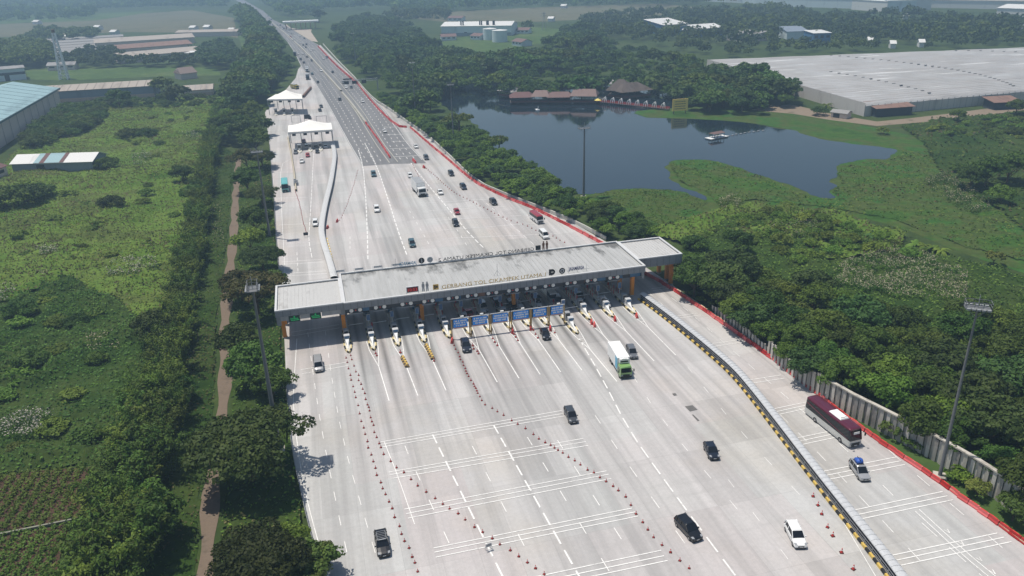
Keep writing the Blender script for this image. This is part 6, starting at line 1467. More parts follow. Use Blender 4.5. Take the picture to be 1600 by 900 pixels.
# --- roadside trees on the left, one by one
for key, u, v, k, lab in [
    ('rain',384,694,1.12,'huge spreading dark tree at front left, over the dirt track'),('rain',405,872,.78,'broad tree at the bottom edge beside the guardrail'),('mid',452,842,.62,'green young tree at the guardrail near the bottom edge'),('light',502,872,1.0,'outermost light green young tree over the pavement edge at the bottom'),('light',492,868,1.25,'light green young tree leaning over the guardrail at the bottom'),('light',470,896,1.2,'light green young tree at the very bottom of the left roadside'),
    ('dense',396,562,1.05,'dark round tree left of the open lane, before the gate'),('dense',424,590,.75,'dark tree at the guardrail just before the gate'),('olive',398,452,1.25,'brownish spreading tree at the left end of the gate roof'),('olive',374,440,.95,'olive tree left of the brownish spreading tree'),
    ('dense',372,528,.9,'dark tree between the dirt track and the mast'),('rain',408,400,.72,'dark feathery tree reaching over the lane behind the gate'),('dense',425,436,.7,'dark tree tucked behind the left gate wing'),('mid',388,372,1.0,'green tree by the dirt track behind the gate'),
    ('dense',396,338,1.05,'dark tree left of the far lane, level with the cone tip'),('rain',408,302,.72,'wide dark tree leaning toward the turquoise bus'),('dense',384,276,1.1,'dark tree by the upper end of the dirt track'),('olive',384,246,1.15,'olive brown tree at the upper dirt track'),('rain',408,245,.7,'dark tree opposite the front tent booths'),
    ('dense',398,214,1.3,'dark tall tree left of the front tent'),('fard',404,192,1.0,'dark tree between the two tents on the left'),('fard',398,170,1.05,'dark tree left of the rear tent'),('blue',378,200,1.2,'bluish green tree behind the left roadside row'),('blue',372,158,1.3,'tall bluish tree left of the tents')]:
    tree_px(key, u, v, k, lab)
rowp = resample(GP([(395,150),(404,128),(414,106),(424,88),(428,74),(418,60),(408,48),(398,38),(385,26),(368,14),(350,4)], 6), 10)
for i, p in enumerate(rowp[:85]):
    for j in range(2 if i < 45 else 1):
        wood_tree('fard' if rnd.random() < .55 else 'far', p[0]-(rnd.uniform(-1,2)+.06*i)-10*j, p[1]+rnd.uniform(-4,4), rnd.uniform(1.1,1.5) + (.012*i), 'dark tree in the long wall of trees left of the highway', 'tree wall left of the highway')
# --- bamboo row
def bamboo_mesh(seed):
    q = np.random.default_rng(seed); Cs, Ns, Ss = [], [], []; st = MB()
    for i in range(26):
        a = q.uniform(0, 2*PI); r0 = q.uniform(0, .9); H = q.uniform(5.5, 10.0); bend = q.uniform(1.2, 4.0); base = np.array([r0*math.cos(a), r0*math.sin(a), 0.]); d = np.array([math.cos(a+q.uniform(-.5,.5)), math.sin(a+q.uniform(-.5,.5)), 0])
        def pos(t): return base + d*bend*t**2.2 + np.array([0,0,H*(t-.12*t**3)])
        for k in range(4): st.cyl(tuple(pos(k/4)), tuple(pos((k+1)/4)), .06, .045, 5, cap=False)
        n = 210; t = q.uniform(.12, 1, n)**.8
        P_ = np.array([pos(x) for x in t]); off = q.normal(size=(n,3))*(.62*(1.12-t)[:,None]+.16); P_ += off; P_[:,2] -= .15
        nn = off*1.4 + q.normal(size=(n,3))*.35 + d*.4 + np.array([0,0,.8]); Cs.append(P_); Ns.append(nn); Ss.append(q.uniform(.16,.36,n))
    V, F = leafcards(np.concatenate(Cs), np.concatenate(Ns), np.concatenate(Ss), .36); V[:,2] = np.maximum(V[:,2], .02)
    cm = np_mesh('leaves', V, F, F_BAMB); me = bpy.data.meshes.new('culms'); me.from_pydata(st.v, [], st.f); me.materials.append(mat('culm_green', (.09,.11,.035), .6)); me.update(); return cm, me
BAM = [bamboo_mesh(s) for s in (3, 9, 27)]
bline = resample(smooth(GP([(150,930),(172,860),(194,760),(212,700),(236,630),(256,560),(274,480),(290,410),(304,335),(318,262),(328,215),(342,172),(356,140)], 6.5), 2), 3.1)
for i, p in enumerate(bline):
    for j in range(2 if i < 18 else 1):
        x = p[0] + rnd.uniform(-1.2,1.2) + (0 if j == 0 else rnd.choice([-1.8,2.2])); y = p[1] + rnd.uniform(-1.5,1.5); k = rnd.uniform(.95,1.30) * (1.0 if i < 24 else .80)
        r = thing('bamboo_clump', 'feathery bamboo clump in the long row dividing the field from the dirt track', 'bamboo', (x, y, 0), rnd.uniform(0,6.28), 'bamboo row left of the dirt track'); r.scale = (k,k,k)
        cm, sm = BAM[rnd.randrange(3)]
        for nm, m_ in (('leaves', cm), ('culms', sm)): o = bpy.data.objects.new(nm, m_); COL.objects.link(o); o.parent = r
for (u, v, k, lab) in [(245,505,1.0,'dark round tree inside the bamboo row, middle of the left edge'),(283,268,.85,'dark upright tree at the upper end of the bamboo row'),(300,300,.8,'dark tree beside the upper bamboo row'),(262,600,.8,'dark tree in the bamboo row left of the track'),(225,800,.95,'dark tree in the lower bamboo row')]:
    tree_px('dense', u, v, k, lab)
# --- shrubs and trees in the left field
for key, u, v, k, lab in [('shrub',38,300,1.75,'large dark thicket below the striped shed, left half'),('shrub',62,296,1.2,'dark shrub at the right end of the thicket below the striped shed'),('shrub',10,308,1.7,'dark thicket at the left edge below the red roof'),('shrub',172,315,1.05,'dark round shrub alone in the left field'),('shrub',166,254,1.15,'dark shrub against the right end of the striped shed'),('shrub',200,207,1.25,'dark shrub in the upper left field, left of a pair'),('shrub',228,207,1.1,'dark shrub in the upper left field, right of a pair'),
    ('dense',183,150,1.35,'tree with flat crown in front of the long shed'),('fard',254,130,1.15,'dark tree before the long shed, right of centre'),('fard',278,142,1.1,'dark tree at the right end of the long shed'),('shrub',258,152,1.5,'dark low tree under the shed eave'),('bush',125,386,1.0,'low bush in the left field meadow'),('bush',150,352,1.2,'bush below the lone round shrub'),('bush',232,378,.9,'small bush near the bamboo'),('bush',228,300,1.3,'bush in the meadow right of the lone shrub'),('bush',30,366,1.3,'bush at the left edge of the meadow'),('shrub',28,480,.9,'dark shrub at the left edge of the overgrown field'),('shrub',45,560,.85,'dark shrub in the deep green overgrown field'),('shrub',120,500,.7,'small dark shrub amid the overgrown field'),('bush',150,560,1.1,'bush beside the pale grey brush')]:
    tree_px(key, u, v, k, lab)
qf = random.Random(77)
for p in fill([(0,360),(60,335),(120,285),(150,268),(175,235),(240,180),(320,175),(312,240),(295,330),(280,400),(262,470),(180,480),(100,450),(40,480),(0,500)], 9.0):
    if qf.random() < .33: tree('bush', p[0], p[1], qf.uniform(.6,1.5), 'low green bush scattered over the left meadow', 'bushes over the left meadow', sq=.75)
for p in fill([(0,500),(60,470),(180,490),(235,530),(225,600),(195,700),(0,735)], 6.0):
    if qf.random() < .6: tree('bush', p[0], p[1], qf.uniform(.8,1.7), 'vine covered bush in the deep green overgrown field', 'bushes in the overgrown field', sq=.7)
for p in fill([(35,232),(60,205),(105,178),(150,168),(160,190),(120,212),(60,232)], 5.0): tree('shrub', p[0], p[1], rnd.uniform(1.0,1.5), 'dark shrub in the thicket along the pale blue factory wall', 'thicket by the factory wall')
for p in fill([(160,160),(240,158),(330,152),(345,166),(250,172),(165,172)], 6.5): tree('shrub', p[0], p[1], rnd.uniform(.6,.95), 'shrub in the strip below the long shed wall', 'shrubs below the long shed')
for p in fill([(330,200),(372,150),(375,110),(392,100),(400,140),(380,210),(350,230)], 8.5): wood_tree('dense' if rnd.random() < .5 else 'mid', p[0], p[1], rnd.uniform(.9,1.3), 'green tree in the belt between the bamboo and the roadside wall of trees', 'belt of trees by the upper track')
for p in fill([(414,142),(428,120),(448,100),(461,100),(450,118),(434,138)], 7): tree('far', p[0]-2, p[1], rnd.uniform(.7,1.0), 'tree in the wedge between the rear tent and the highway', 'trees in the wedge above the rear tent')
for p in fill([(300,84),(362,72),(372,100),(345,112),(318,108)], 9): wood_tree('far', p[0], p[1], rnd.uniform(.7,1.1), 'tree right of the warehouse roofs', 'trees right of the warehouses')
for p in fill([(-20,112),(0,82),(30,74),(75,80),(80,104),(40,108)], 9): wood_tree('fard', p[0], p[1], rnd.uniform(1.0,1.5), 'tree in the dark grove at the far left behind the office block', 'grove at the far left')
for p in fill([(80,104),(140,84),(190,84),(200,103),(290,97),(335,97),(340,104),(250,107),(190,106),(120,108)], 8.5): wood_tree('far', p[0], p[1], rnd.uniform(.6,.95), 'tree in the line between the pasture and the warehouses', 'tree line behind the pasture')
for p in fill([(35,68),(60,54),(150,56),(155,62),(100,68)], 14): wood_tree('far', p[0], p[1], rnd.uniform(.9,1.3), 'tree in the grove above the row sheds', 'grove above the row sheds')
# --- right of the plaza: strip along the parapet
for p in fill([(585,148),(600,150),(660,186),(720,206),(765,222),(826,268),(905,312),(965,340),(1020,352),(1030,368),(1000,378),(957,372),(900,343),(800,303),(745,277),(700,233),(660,203)], 4.3, 1.5): wood_tree(rnd.choice(['mid','dense','blue','mid']), p[0], p[1], rnd.uniform(.45,.78), 'green tree in the narrow belt between the parapet and the lake', 'belt of trees along the parapet')
for p in fill([(1078,456),(1118,480),(1165,512),(1160,518),(1112,487),(1072,460)], 2.6): tree('bush', p[0], p[1], rnd.uniform(.4,.6), 'bush on the verge behind the right gate wing', 'verge bushes by the gate')
tree_px('leaner', 716, 186, 1.25, 'leaning tree with flat crown at the lake corner by the slim mast'); tree_px('leaner', 778, 218, .8, 'thin leaning tree over the water edge')
# --- dense wood right of the wall
for p in fill([(1072,425),(1120,405),(1170,425),(1250,440),(1330,465),(1400,488),(1500,498),(1660,485),(1680,800),(1600,762),(1535,714),(1462,668),(1385,628),(1310,588),(1258,560),(1205,520),(1160,486),(1112,456),(1076,437)], 4.9, 4.6, 330): wood_tree(rnd.choice(['dense','mid','dense','blue','dense']), p[0], p[1], rnd.uniform(.62,1.05), 'tree in the dense wood behind the concrete wall', 'dense wood behind the concrete wall')
for key, u, v, k, lab in [('dense',1152,372,.8,'dark upright tree on the meadow edge behind the right gate wing'),('shrub',1085,378,.9,'dark shrub right of the gate roof corner'),('light',1238,488,1.5,'yellowish tree in the wood above the concrete wall start'),('light',1475,632,1.3,'yellow green shrub behind the wall near the mast'),('light',1385,648,.8,'small leafy tree in front of the wall, left one'),('light',1420,665,.85,'small leafy tree in front of the wall, right one'),('light',1588,790,1.0,'leafy shrub in front of the wall at the right edge'),('bush',1500,740,1.0,'bush in front of the wall beside the mast'),('bush',1372,636,1.2,'dark bush before the wall'),('mid',1232,548,.62,'tree hanging over the start of the tall wall'),('mid',1330,592,.6,'tree hanging over the wall behind the coach'),('bush',1192,520,1.1,'bush hiding the low start of the wall, right one'),('bush',1160,499,1.1,'bush hiding the low start of the wall, middle one'),('bush',1226,548,.9,'bush at the step in the wall'),('light',1395,668,.7,'leafy shrub at the wall foot beside the coach front'),('light',1530,760,.7,'leafy shrub at the wall foot right of the mast'),('bush',1430,690,1.0,'low bush on the verge by the wall'),
    ('dense',1545,262,1.25,'large dark tree at the right end of the marsh'),('dense',1580,255,1.25,'dark tree at the right edge above the marsh'),('dense',1520,272,.95,'dark tree left in the marsh edge group'),('shrub',1500,262,.8,'dark shrub left of the marsh edge trees'),('mid',1565,300,.85,'green bush in front of the marsh edge trees'),('dense',1497,178,.7,'narrow dark tree before the greenhouse'),('dense',1590,164,.9,'dark tree at the right edge before the greenhouse'),('shrub',1585,205,.9,'shrub near the right edge bank'),('bush',1550,195,1.2,'bush on the bank right of the narrow dark tree'),('bush',1460,200,1.1,'bush on the bank above the marsh'),('shrub',1280,172,1.0,'dark banana thicket by the greenhouse corner'),('bush',1380,204,1.4,'bush on the sandy bank'),('light',1555,400,.9,'thin shrub at the marsh edge, right'),('bush',1420,396,1.4,'bush at the marsh edge below the open weed')]:
    tree_px(key, u, v, k, lab)
for p in fill([(1440,205),(1520,190),(1640,180),(1640,215),(1560,222),(1480,215)], 5): tree('bush', p[0], p[1], rnd.uniform(.7,1.5), 'low bush on the bank between greenhouse and marsh', 'bushes on the greenhouse bank')
for p in fill([(1150,350),(1230,325),(1300,350),(1400,385),(1420,415),(1300,400),(1260,420),(1180,390)], 4.4): tree('bush', p[0], p[1], rnd.uniform(.7,1.5), 'green bush on the slope between the marsh and the wood', 'bushes above the marsh')
# --- palms
def palm_mesh(seed, banana=False):
    q = np.random.default_rng(seed); b = MB()
    for i in range(15):
        a = i*2.4 + q.uniform(-.3,.3); up = q.uniform(.1,1.0); L_ = q.uniform(2.6,3.6); pts = []
        for k in range(6):
            t = k/5; pts.append((math.cos(a)*L_*t*(1-.25*up), math.sin(a)*L_*t*(1-.25*up), L_*(up*t - (.55+.4*up)*t*t)))
        w0 = .55 if banana else .5; nx, ny = -math.sin(a), math.cos(a)
        for k in range(5):
            wa, wb = w0*math.sin(PI*(k/5*.85+.12)), w0*math.sin(PI*((k+1)/5*.85+.12)); p, r = pts[k], pts[k+1]
            b.add([(p[0]-nx*wa,p[1]-ny*wa,p[2]-.25*wa),p,(r[0]),r] if False else [(p[0]-nx*wa,p[1]-ny*wa,p[2]-.3*wa),(r[0]-nx*wb,r[1]-ny*wb,r[2]-.3*wb),r,p], [(0,1,2,3)]); b.add([p,r,(r[0]+nx*wb,r[1]+ny*wb,r[2]-.3*wb),(p[0]+nx*wa,p[1]+ny*wa,p[2]-.3*wa)], [(0,1,2,3)])
    me = bpy.data.meshes.new('fronds'); me.from_pydata(b.v, [], b.f); me.materials.append(F_MID if banana else F_BLUEG); me.update(); return me
PALM = [palm_mesh(1), palm_mesh(2), palm_mesh(5, True)]
def palm(u, v, h, k, lab, var=0, grp=None):
    x, y = G(u, v); t = thing('palm_tree' if var < 2 else 'banana_plant', lab, 'palm' if var < 2 else 'plant', (x, y, 0), rnd.uniform(0,6), grp); t.scale = (k,)*3
    o = bpy.data.objects.new('fronds', PALM[var]); COL.objects.link(o); o.parent = t; o.location = (0,0,h)
    b = MB(); b.cyl((0,0,0),(0,0,h),.22,.14,7); b.build('trunk', M_BARK, t)
for u, v, h, k, lab in [(890,152,9,1.4,'palm rising behind the lake pavilions'),(1000,132,9,1.3,'palm behind the thatched hall, left'),(1024,134,9,1.3,'palm behind the thatched hall, middle'),(1050,136,9,1.4,'palm behind the thatched hall, right'),(845,118,10,1.3,'tall palm in the wood above the pavilions')]: palm(u, v, h, k, lab, rnd.randrange(2))
palm(1372,376,.6,1.7,'dark fan shaped palm plant at the marsh edge',0); palm(1292,168,1,1.3,'banana plant on the bank by the greenhouse',2)
for i, (u, v) in enumerate([(1428,385),(1444,388),(1458,392),(1470,396),(1436,394)]): palm(u, v, .8, 1.0, 'banana plant in the small clump at the marsh edge', 2, 'banana plants at the marsh edge')
# --- main wood behind the lake
WOOD = [(556,98),(528,84),(526,58),(530,42),(560,28),(610,26),(640,40),(668,66),(700,88),(770,97),(830,80),(862,72),(880,46),(915,46),(945,66),(1010,78),(1060,102),(1100,114),(1116,114),(1150,124),(1185,130),(1230,142),(1236,156),(1180,168),(1080,162),(1048,146),(1010,138),(940,136),(935,146),(880,148),(800,146),(770,142),(700,136),(684,152),(655,178),(622,150),(590,120)]
wp = fill(WOOD, 8.6, 4.0, 900)
lawn = GP([(690,50),(800,44),(850,52),(840,84),(770,92),(705,86),(680,66)]); keep = [p for p in wp if not inside(np.array([p]), lawn)[0]]
for p in keep:
    g_ = float(fbm(np.array([p[0]/38.]), np.array([p[1]/38.]), 2)[0])
    if g_ < .40 and rnd.random() < .45: continue
    wood_tree(rnd.choice(['fard','far','dense','mid','mid','blue','fard']) if g_ < .58 else rnd.choice(['far','fard']), p[0], p[1], rnd.uniform(.6,1.0) + 1.3*max(0, g_-.35), 'tree in the wide wood between the highway, the lake and the plant hall', 'wide wood behind the lake')
for u, v, k, lab in [(890,62,1.5,'tallest tree standing above the middle of the wood'),(497,22,1.6,'tall dark tree near the far toll gate'),(745,92,.8,'single round tree on the plant pasture'),(823,38,1.2,'tall tree right of the plant hall')]: tree_px('far', u, v, k, lab)
for p in fill([(1080,140),(1130,122),(1195,120),(1236,135),(1228,152),(1180,160),(1090,158)], 6.5, 4): wood_tree('dense', p[0], p[1], rnd.uniform(.8,1.15), 'dark tree in the grove at the lake right of the yellow board', 'grove right of the yellow board')
def wood_mass(name, polys, spacing, size, m, mats_n, label_kind='stuff'):
    Cs, Ns, Ss, mi = [], [], [], []
    for poly in polys:
        for p in fill(poly, spacing, 0, 4000):
            g_ = float(fbm(np.array([p[0]/70.]), np.array([p[1]/70.]), 2)[0])
            if g_ < .40 and rnd.random() < .5: continue
            k = size * rnd.uniform(.6, 1.1) * (.75 + 1.0*max(0, g_-.3)); n = 95; q = nrg.normal(size=(n,3)); q /= np.linalg.norm(q, axis=1, keepdims=True); q[:,2] = np.abs(q[:,2]) - .15
            bump = 1 + .28*np.sin(q[:,0:1]*4+p[0]) * np.cos(q[:,1:2]*5+p[1])
            Cs.append(np.array([p[0], p[1], k*.95]) + q*np.array([1,1,1.05])*k*bump*nrg.uniform(.82,1.08,(n,1))); Ns.append(q + nrg.normal(size=(n,3))*.4 + np.array([0,0,.2])); Ss.append(nrg.uniform(.7,1.3,n)*k*.26); mi.append(np.full(n, rnd.randrange(mats_n)))
    V, F = leafcards(np.concatenate(Cs), np.concatenate(Ns), np.concatenate(Ss)); V[:,2] = np.maximum(V[:,2], .05)
    o = bpy.data.objects.new(name, np_mesh(name, V, F, m, np.concatenate(mi))); COL.objects.link(o); o['kind'] = 'stuff'; return o
MF = [F_BLUEG, F_DARK, F_MID, F_BLUEG]
wood_mass('distant_wood', [[(-80,-8),(365,-12),(352,14),(300,12),(155,16),(140,30),(80,34),(-80,40)], [(395,-14),(1210,-16),(1185,4),(1010,11),(830,13),(640,22),(600,14),(505,18),(470,30),(440,24),(418,10)]], 15, 8.0, MF, 4)
wood_mass('distant_wood', [[(905,36),(960,24),(1060,24),(1200,18),(1330,26),(1440,28),(1545,38),(1700,44),(1720,70),(1600,75),(1400,79),(1220,86),(1140,90),(1075,82),(1000,68),(940,58)], [(600,26),(700,24),(700,34),(640,34)]], 11, 6.4, MF, 4)
# stands: the trees that show largest stay single, the rest of each wood reads as one mass
n_single = len([o for o in bpy.data.objects if o.parent is None and o.name.startswith('broadleaf_tree')])
DEFER.sort(key=lambda d: -d[3]*TREES[d[0]][1]/math.hypot(d[1], d[2], HC))
for d in DEFER[:max(0, 298-n_single)]: tree(*d)
def bake(name, ds):
    mats, Vs, Fs, Ms, off = [], [], [], [], 0; cache = {}
    for key, x, y, k, lab, g_ in ds:
        nm, R, H, zc, vs = TREES[key]; cm = vs[rnd.randrange(len(vs))][0]
        if cm.name not in cache:
            a = np.empty(len(cm.vertices)*3, np.float32); cm.vertices.foreach_get('co', a); cache[cm.name] = a.reshape(-1, 4, 3)
        A_ = cache[cm.name]; fr = .6 if len(A_) < 2500 else .4; A_ = A_[nrg.random(len(A_)) < fr]; c = A_.mean(1, keepdims=True); A_ = (A_-c)*(1.1 if fr > .5 else 1.4)+c
        th = rnd.uniform(0, 6.28); ct, st_ = math.cos(th), math.sin(th); P_ = A_.reshape(-1, 3)*k
        P_ = np.stack([P_[:,0]*ct-P_[:,1]*st_+x, P_[:,0]*st_+P_[:,1]*ct+y, P_[:,2]+zc*.72*k], 1); m_ = cm.materials[0]
        if m_ not in mats: mats.append(m_)
        Vs.append(P_); Fs.append(np.arange(len(P_)).reshape(-1, 4)+off); off += len(P_); Ms.append(np.full(len(P_)//4, mats.index(m_)))
    o = bpy.data.objects.new(name, np_mesh(name, np.concatenate(Vs), np.concatenate(Fs), mats, np.concatenate(Ms))); COL.objects.link(o); o['kind'] = 'stuff'
restd = DEFER[max(0, 298-n_single):]
for g_ in sorted({d[5] for d in restd}): bake('woods', [d for d in restd if d[5] == g_])
# --- undergrowth: uneven ground cover with leaf tufts
def billow(x, y): return (1 - np.abs(2*vnoise(x, y)-1))
EDGE = []
def edge_fade(x, y):
    f = np.ones_like(x)
    for poly in EDGE:
        for (ax, ay), (bx, by) in zip(poly, poly[1:] + poly[:1]):
            dx, dy = bx-ax, by-ay; t = np.clip(((x-ax)*dx+(y-ay)*dy)/(dx*dx+dy*dy+1e-9), 0, 1); f = np.minimum(f, np.hypot(x-ax-t*dx, y-ay-t*dy)/3.0)
    return np.clip(f, .04, 1)
def mound(x, y, seed, big, amp):
    z = np.clip((fbm(x/big+seed, y/big+seed*.3, 3)-.36)/.22, 0, 1); b1 = billow(x/4.6+seed, y/4.2)**1.5; b2 = billow(x/1.7, y/1.6+seed)
    return edge_fade(x, y)*amp*(.22+.78*z)*(.60*b1+.35*b2*(.3+.7*b1)+.12)
def cover(name, poly, step, amp, m_low, leaves, dens, leaf, seed=0, big=14., tuft=.35, holes=()):
    """uneven ground cover: mounds of growth with leaf tufts lying on them"""
    W = GP(poly); A_ = np.array(W); lo, hi = A_.min(0), A_.max(0); leaves = leaves if isinstance(leaves, list) else [leaves]
    nx, ny = int((hi[0]-lo[0])/step)+1, int((hi[1]-lo[1])/step)+1
    X, Y = np.meshgrid(lo[0]+np.arange(nx)*step, lo[1]+np.arange(ny)*step); P_ = np.stack([X.ravel(), Y.ravel()], 1); ins = inside(P_, W)
    for h in holes: ins &= ~inside(P_, h)
    idx = np.arange(nx*ny).reshape(ny, nx); q = np.stack([idx[:-1,:-1], idx[:-1,1:], idx[1:,1:], idx[1:,:-1]], -1).reshape(-1,4); q = q[ins[q].all(1)]
    V0 = np.concatenate([P_, mound(P_[:,0], P_[:,1], seed, big, amp)[:,None]*.9], 1); area = ins.sum()*step*step; n = int(area*dens)
    C = lo + nrg.random((int(n*2.4),2))*(hi-lo); k = inside(C, W)
    for h in holes: k &= ~inside(C, h)
    C = C[k]; C = C[nrg.random(len(C)) < (.35+1.1*np.clip(fbm(C[:,0]/big+seed, C[:,1]/big+seed*.3, 3)-.3, 0, 1))]
    z = mound(C[:,0], C[:,1], seed, big, amp); e = .35
    gx = (mound(C[:,0]+e, C[:,1], seed, big, amp)-z)/e; gy = (mound(C[:,0], C[:,1]+e, seed, big, amp)-z)/e
    N_ = np.stack([-gx, -gy, np.ones(len(C))], 1)*.9 + nrg.normal(size=(len(C),3))*.5; z = z + nrg.uniform(.0, tuft, len(C))
    Cv, Cf = leafcards(np.concatenate([C, z[:,None]],1), N_, leaf*nrg.uniform(.55,1.5,len(C)), .55)
    t = .6*fbm(C[:,0]/26.+seed*2, C[:,1]/20., 3) + .4*fbm(C[:,0]/6.+seed*2, C[:,1]/6., 3) + nrg.normal(size=len(C))*.075; t = (t-.5)*1.25+.5; nl = len(leaves); mi_ = 1 + np.clip(((t-.30)/.40*nl).astype(int), 0, nl-1)
    V = np.concatenate([V0, Cv]); F = np.concatenate([q, Cf+len(V0)]); mi = np.concatenate([np.zeros(len(q),int), mi_])
    V[:,2] += .055
    o = bpy.data.objects.new(name, np_mesh(name, V, F, [m_low]+leaves, mi)); COL.objects.link(o); o['kind'] = 'stuff'; return o
FARM = GP([(-60,760),(0,742),(148,728),(165,760),(140,815),(112,905),(90,960),(-80,960)])
M_LOWG = mat_field('meadow_low', [(.052,.110,.014), (.095,.165,.024), (.125,.190,.034), (.090,.110,.030), (.070,.135,.018)], .045, .5)
M_LOWD = mat_field('overgrown_low', [(.018,.042,.008), (.034,.066,.012), (.052,.078,.018), (.028,.058,.010)], .05, .6)
EDGE += [FARM, offset(TRK, 1.2), offset(TRK, -1.2)[::-1]]
EDGE[1:] = [[a for a in offset(TRK, 1.2)[::6]] + [a for a in offset(TRK, -1.2)[::-6]]]
LM, LD, LT = [F_BROWNW, F_VINE, F_GRASSD, F_GRASS, F_GRASS, F_GRASSD, F_GRASS, F_DRYG], [F_VINE, F_GRASSD, F_VINE, F_GRASSD], [F_VINE, F_GRASSD, F_GRASS, F_DRYG]
cover('meadow_grass', [(-60,400),(-60,300),(0,262),(20,240),(60,215),(110,180),(160,165),(240,160),(340,150),(322,230),(305,320),(290,400),(272,470),(235,520),(180,470),(100,440),(40,470),(-30,480)], .8, 2.3, M_LOWG, LM, 2.6, .30, 1, 24.)
cover('overgrown_weeds', [(-90,470),(40,466),(100,436),(180,466),(240,515),(262,540),(245,600),(215,680),(180,800),(160,930),(120,980),(-120,980)], .55, 2.6, M_LOWD, LD, 5.0, .30, 5, 12., .4, [FARM])
cover('track_side_weeds', [(330,215),(366,240),(362,300),(356,380),(347,440),(340,500),(337,590),(332,690),(316,770),(305,940),(195,960),(215,800),(240,690),(262,600),(285,500),(300,420),(315,330)], .6, 1.5, M_LOWD, LT, 4.5, .26, 9, 8.)
cover('track_side_weeds', [(376,240),(420,250),(434,400),(440,520),(448,600),(455,700),(480,840),(515,980),(345,980),(345,880),(352,700),(362,600),(364,500),(372,400)], .7, 1.2, M_LOWD, LT, 3.0, .28, 12, 8.)
cover('wood_floor_weeds', [(1065,390),(1130,345),(1250,345),(1420,395),(1640,440),(1700,800),(1600,800),(1462,708),(1310,626),(1205,548),(1112,478),(1060,440)], .9, 1.9, M_LOWD, LD, 2.4, .36, 15, 9.)
cover('meadow_grass', [(990,376),(1040,352),(1110,330),(1180,318),(1300,332),(1420,370),(1400,400),(1290,410),(1180,388),(1130,360),(1085,392),(1040,375)], .9, 2.2, M_LOWG, LM, 2.6, .38, 20, 9.)
cover('bank_weeds', [(1405,198),(1480,186),(1640,170),(1680,240),(1600,300),(1640,400),(1560,330),(1500,300),(1460,262),(1440,224)], 1.3, 1.8, M_LOWD, LT, 1.0, .55, 22, 12.)
cover('lake_weed', [(928,303),(960,298),(1040,297),(1075,304),(1108,318),(1060,345),(1005,365),(965,350),(940,330)], .9, .5, M_MARSH, [F_VINE, F_GRASSD, F_GRASSD, F_GRASSD], 2.0, .34, 25, 12., .2)
cover('lake_weed', [(1046,258),(1075,250),(1120,254),(1185,275),(1270,312),(1312,313),(1300,299),(1315,287),(1305,270),(1330,255),(1390,252),(1410,236),(1480,240),(1540,300),(1600,380),(1640,420),(1500,385),(1400,345),(1290,325),(1180,314),(1120,318),(1100,300),(1060,285)], 1.2, .5, M_MARSH, [F_BROWNW, F_VINE, F_GRASSD, F_GRASSD, F_VINE], 1.5, .42, 28, 16., .2)
# lotus pads by the thatched hall
C = np.array(fill([(1010,146),(1050,138),(1075,144),(1070,156),(1020,156)], 2.2, 0, 400)); V, F = leafcards(np.concatenate([C, nrg.uniform(.4,1.2,(len(C),1))],1), nrg.normal(size=(len(C),3))*.15+np.array([0,0,1]), 1.2, .9)
o = bpy.data.objects.new('lotus_leaves', np_mesh('lotus_leaves', V, F, foliage('leaf_lotus', (.05,.10,.06), (.16,.22,.14)))); COL.objects.link(o); o['kind'] = 'stuff'
# --- plume grass patches
def plumes(name, poly, n, m, hh=2.2, s=.34):
    W = GP(poly); A_ = np.array(W); C = A_.min(0)+nrg.random((n*6,2))*(A_.max(0)-A_.min(0)); C = C[inside(C, W)]
    d = fbm(C[:,0]/3.+7, C[:,1]/3., 3); C = C[d > .42][:int(n*1.5)]; z = nrg.uniform(.6,1.15,len(C))*hh
    N_ = nrg.normal(size=(len(C),3))*.5+np.array([.3,-.3,.6]); V, F = leafcards(np.concatenate([C,z[:,None]],1), N_, s*.85*nrg.uniform(.5,1.3,len(C)), .30)
    k = len(C); B_ = C.repeat(2,0)+nrg.normal(size=(k*2,2))*.3; V2, F2 = leafcards(np.concatenate([B_, nrg.uniform(.2,.8,(k*2,1))*hh],1), nrg.normal(size=(k*2,3))*np.array([1,1,.5]), s*1.3, .3)
    o = bpy.data.objects.new(name, np_mesh(name, np.concatenate([V,V2]), np.concatenate([F,F2+len(V)]), [m, F_GRASSD], np.concatenate([np.zeros(len(F),int), np.ones(len(F2),int)]))); COL.objects.link(o); o['kind'] = 'stuff'
for poly, n, m in [([(0,672),(40,650),(92,655),(98,672),(50,690),(5,692)], 420, F_PLUME), ([(165,420),(205,408),(245,410),(248,424),(205,436),(168,436)], 520, F_PLUME), ([(55,395),(75,386),(96,392),(92,402),(62,404)], 170, F_PLUME), ([(-5,458),(18,450),(30,456),(14,476),(-5,478)], 160, F_PLUME),
    ([(58,432),(85,430),(84,440),(60,440)], 60, F_PLUMEB), ([(205,245),(225,238),(240,246),(236,262),(210,262)], 260, F_PLUME), ([(285,210),(315,208),(312,220),(288,222)], 200, F_PLUME), ([(278,168),(302,168),(302,178),(280,178)], 110, F_PLUME), ([(185,185),(250,180),(240,195),(190,198)], 150, F_PLUMEB), ([(330,330),(345,322),(352,380),(335,400)], 140, F_PLUMEB), ([(135,530),(185,528),(190,552),(140,555)], 130, F_PLUMEB),
    ([(1285,440),(1330,410),(1400,392),(1470,410),(1520,440),(1505,476),(1400,470),(1330,455)], 4600, F_PLUMEB), ([(1440,285),(1475,275),(1520,300),(1550,330),(1520,338),(1470,312)], 900, F_PLUMEB), ([(1120,318),(1150,308),(1165,318),(1150,330),(1125,330)], 260, F_PLUMEB), ([(1195,362),(1260,345),(1300,362),(1240,382)], 300, F_PLUMEB)]: plumes('plume_grass', poly, n, m, 2.0, .26)
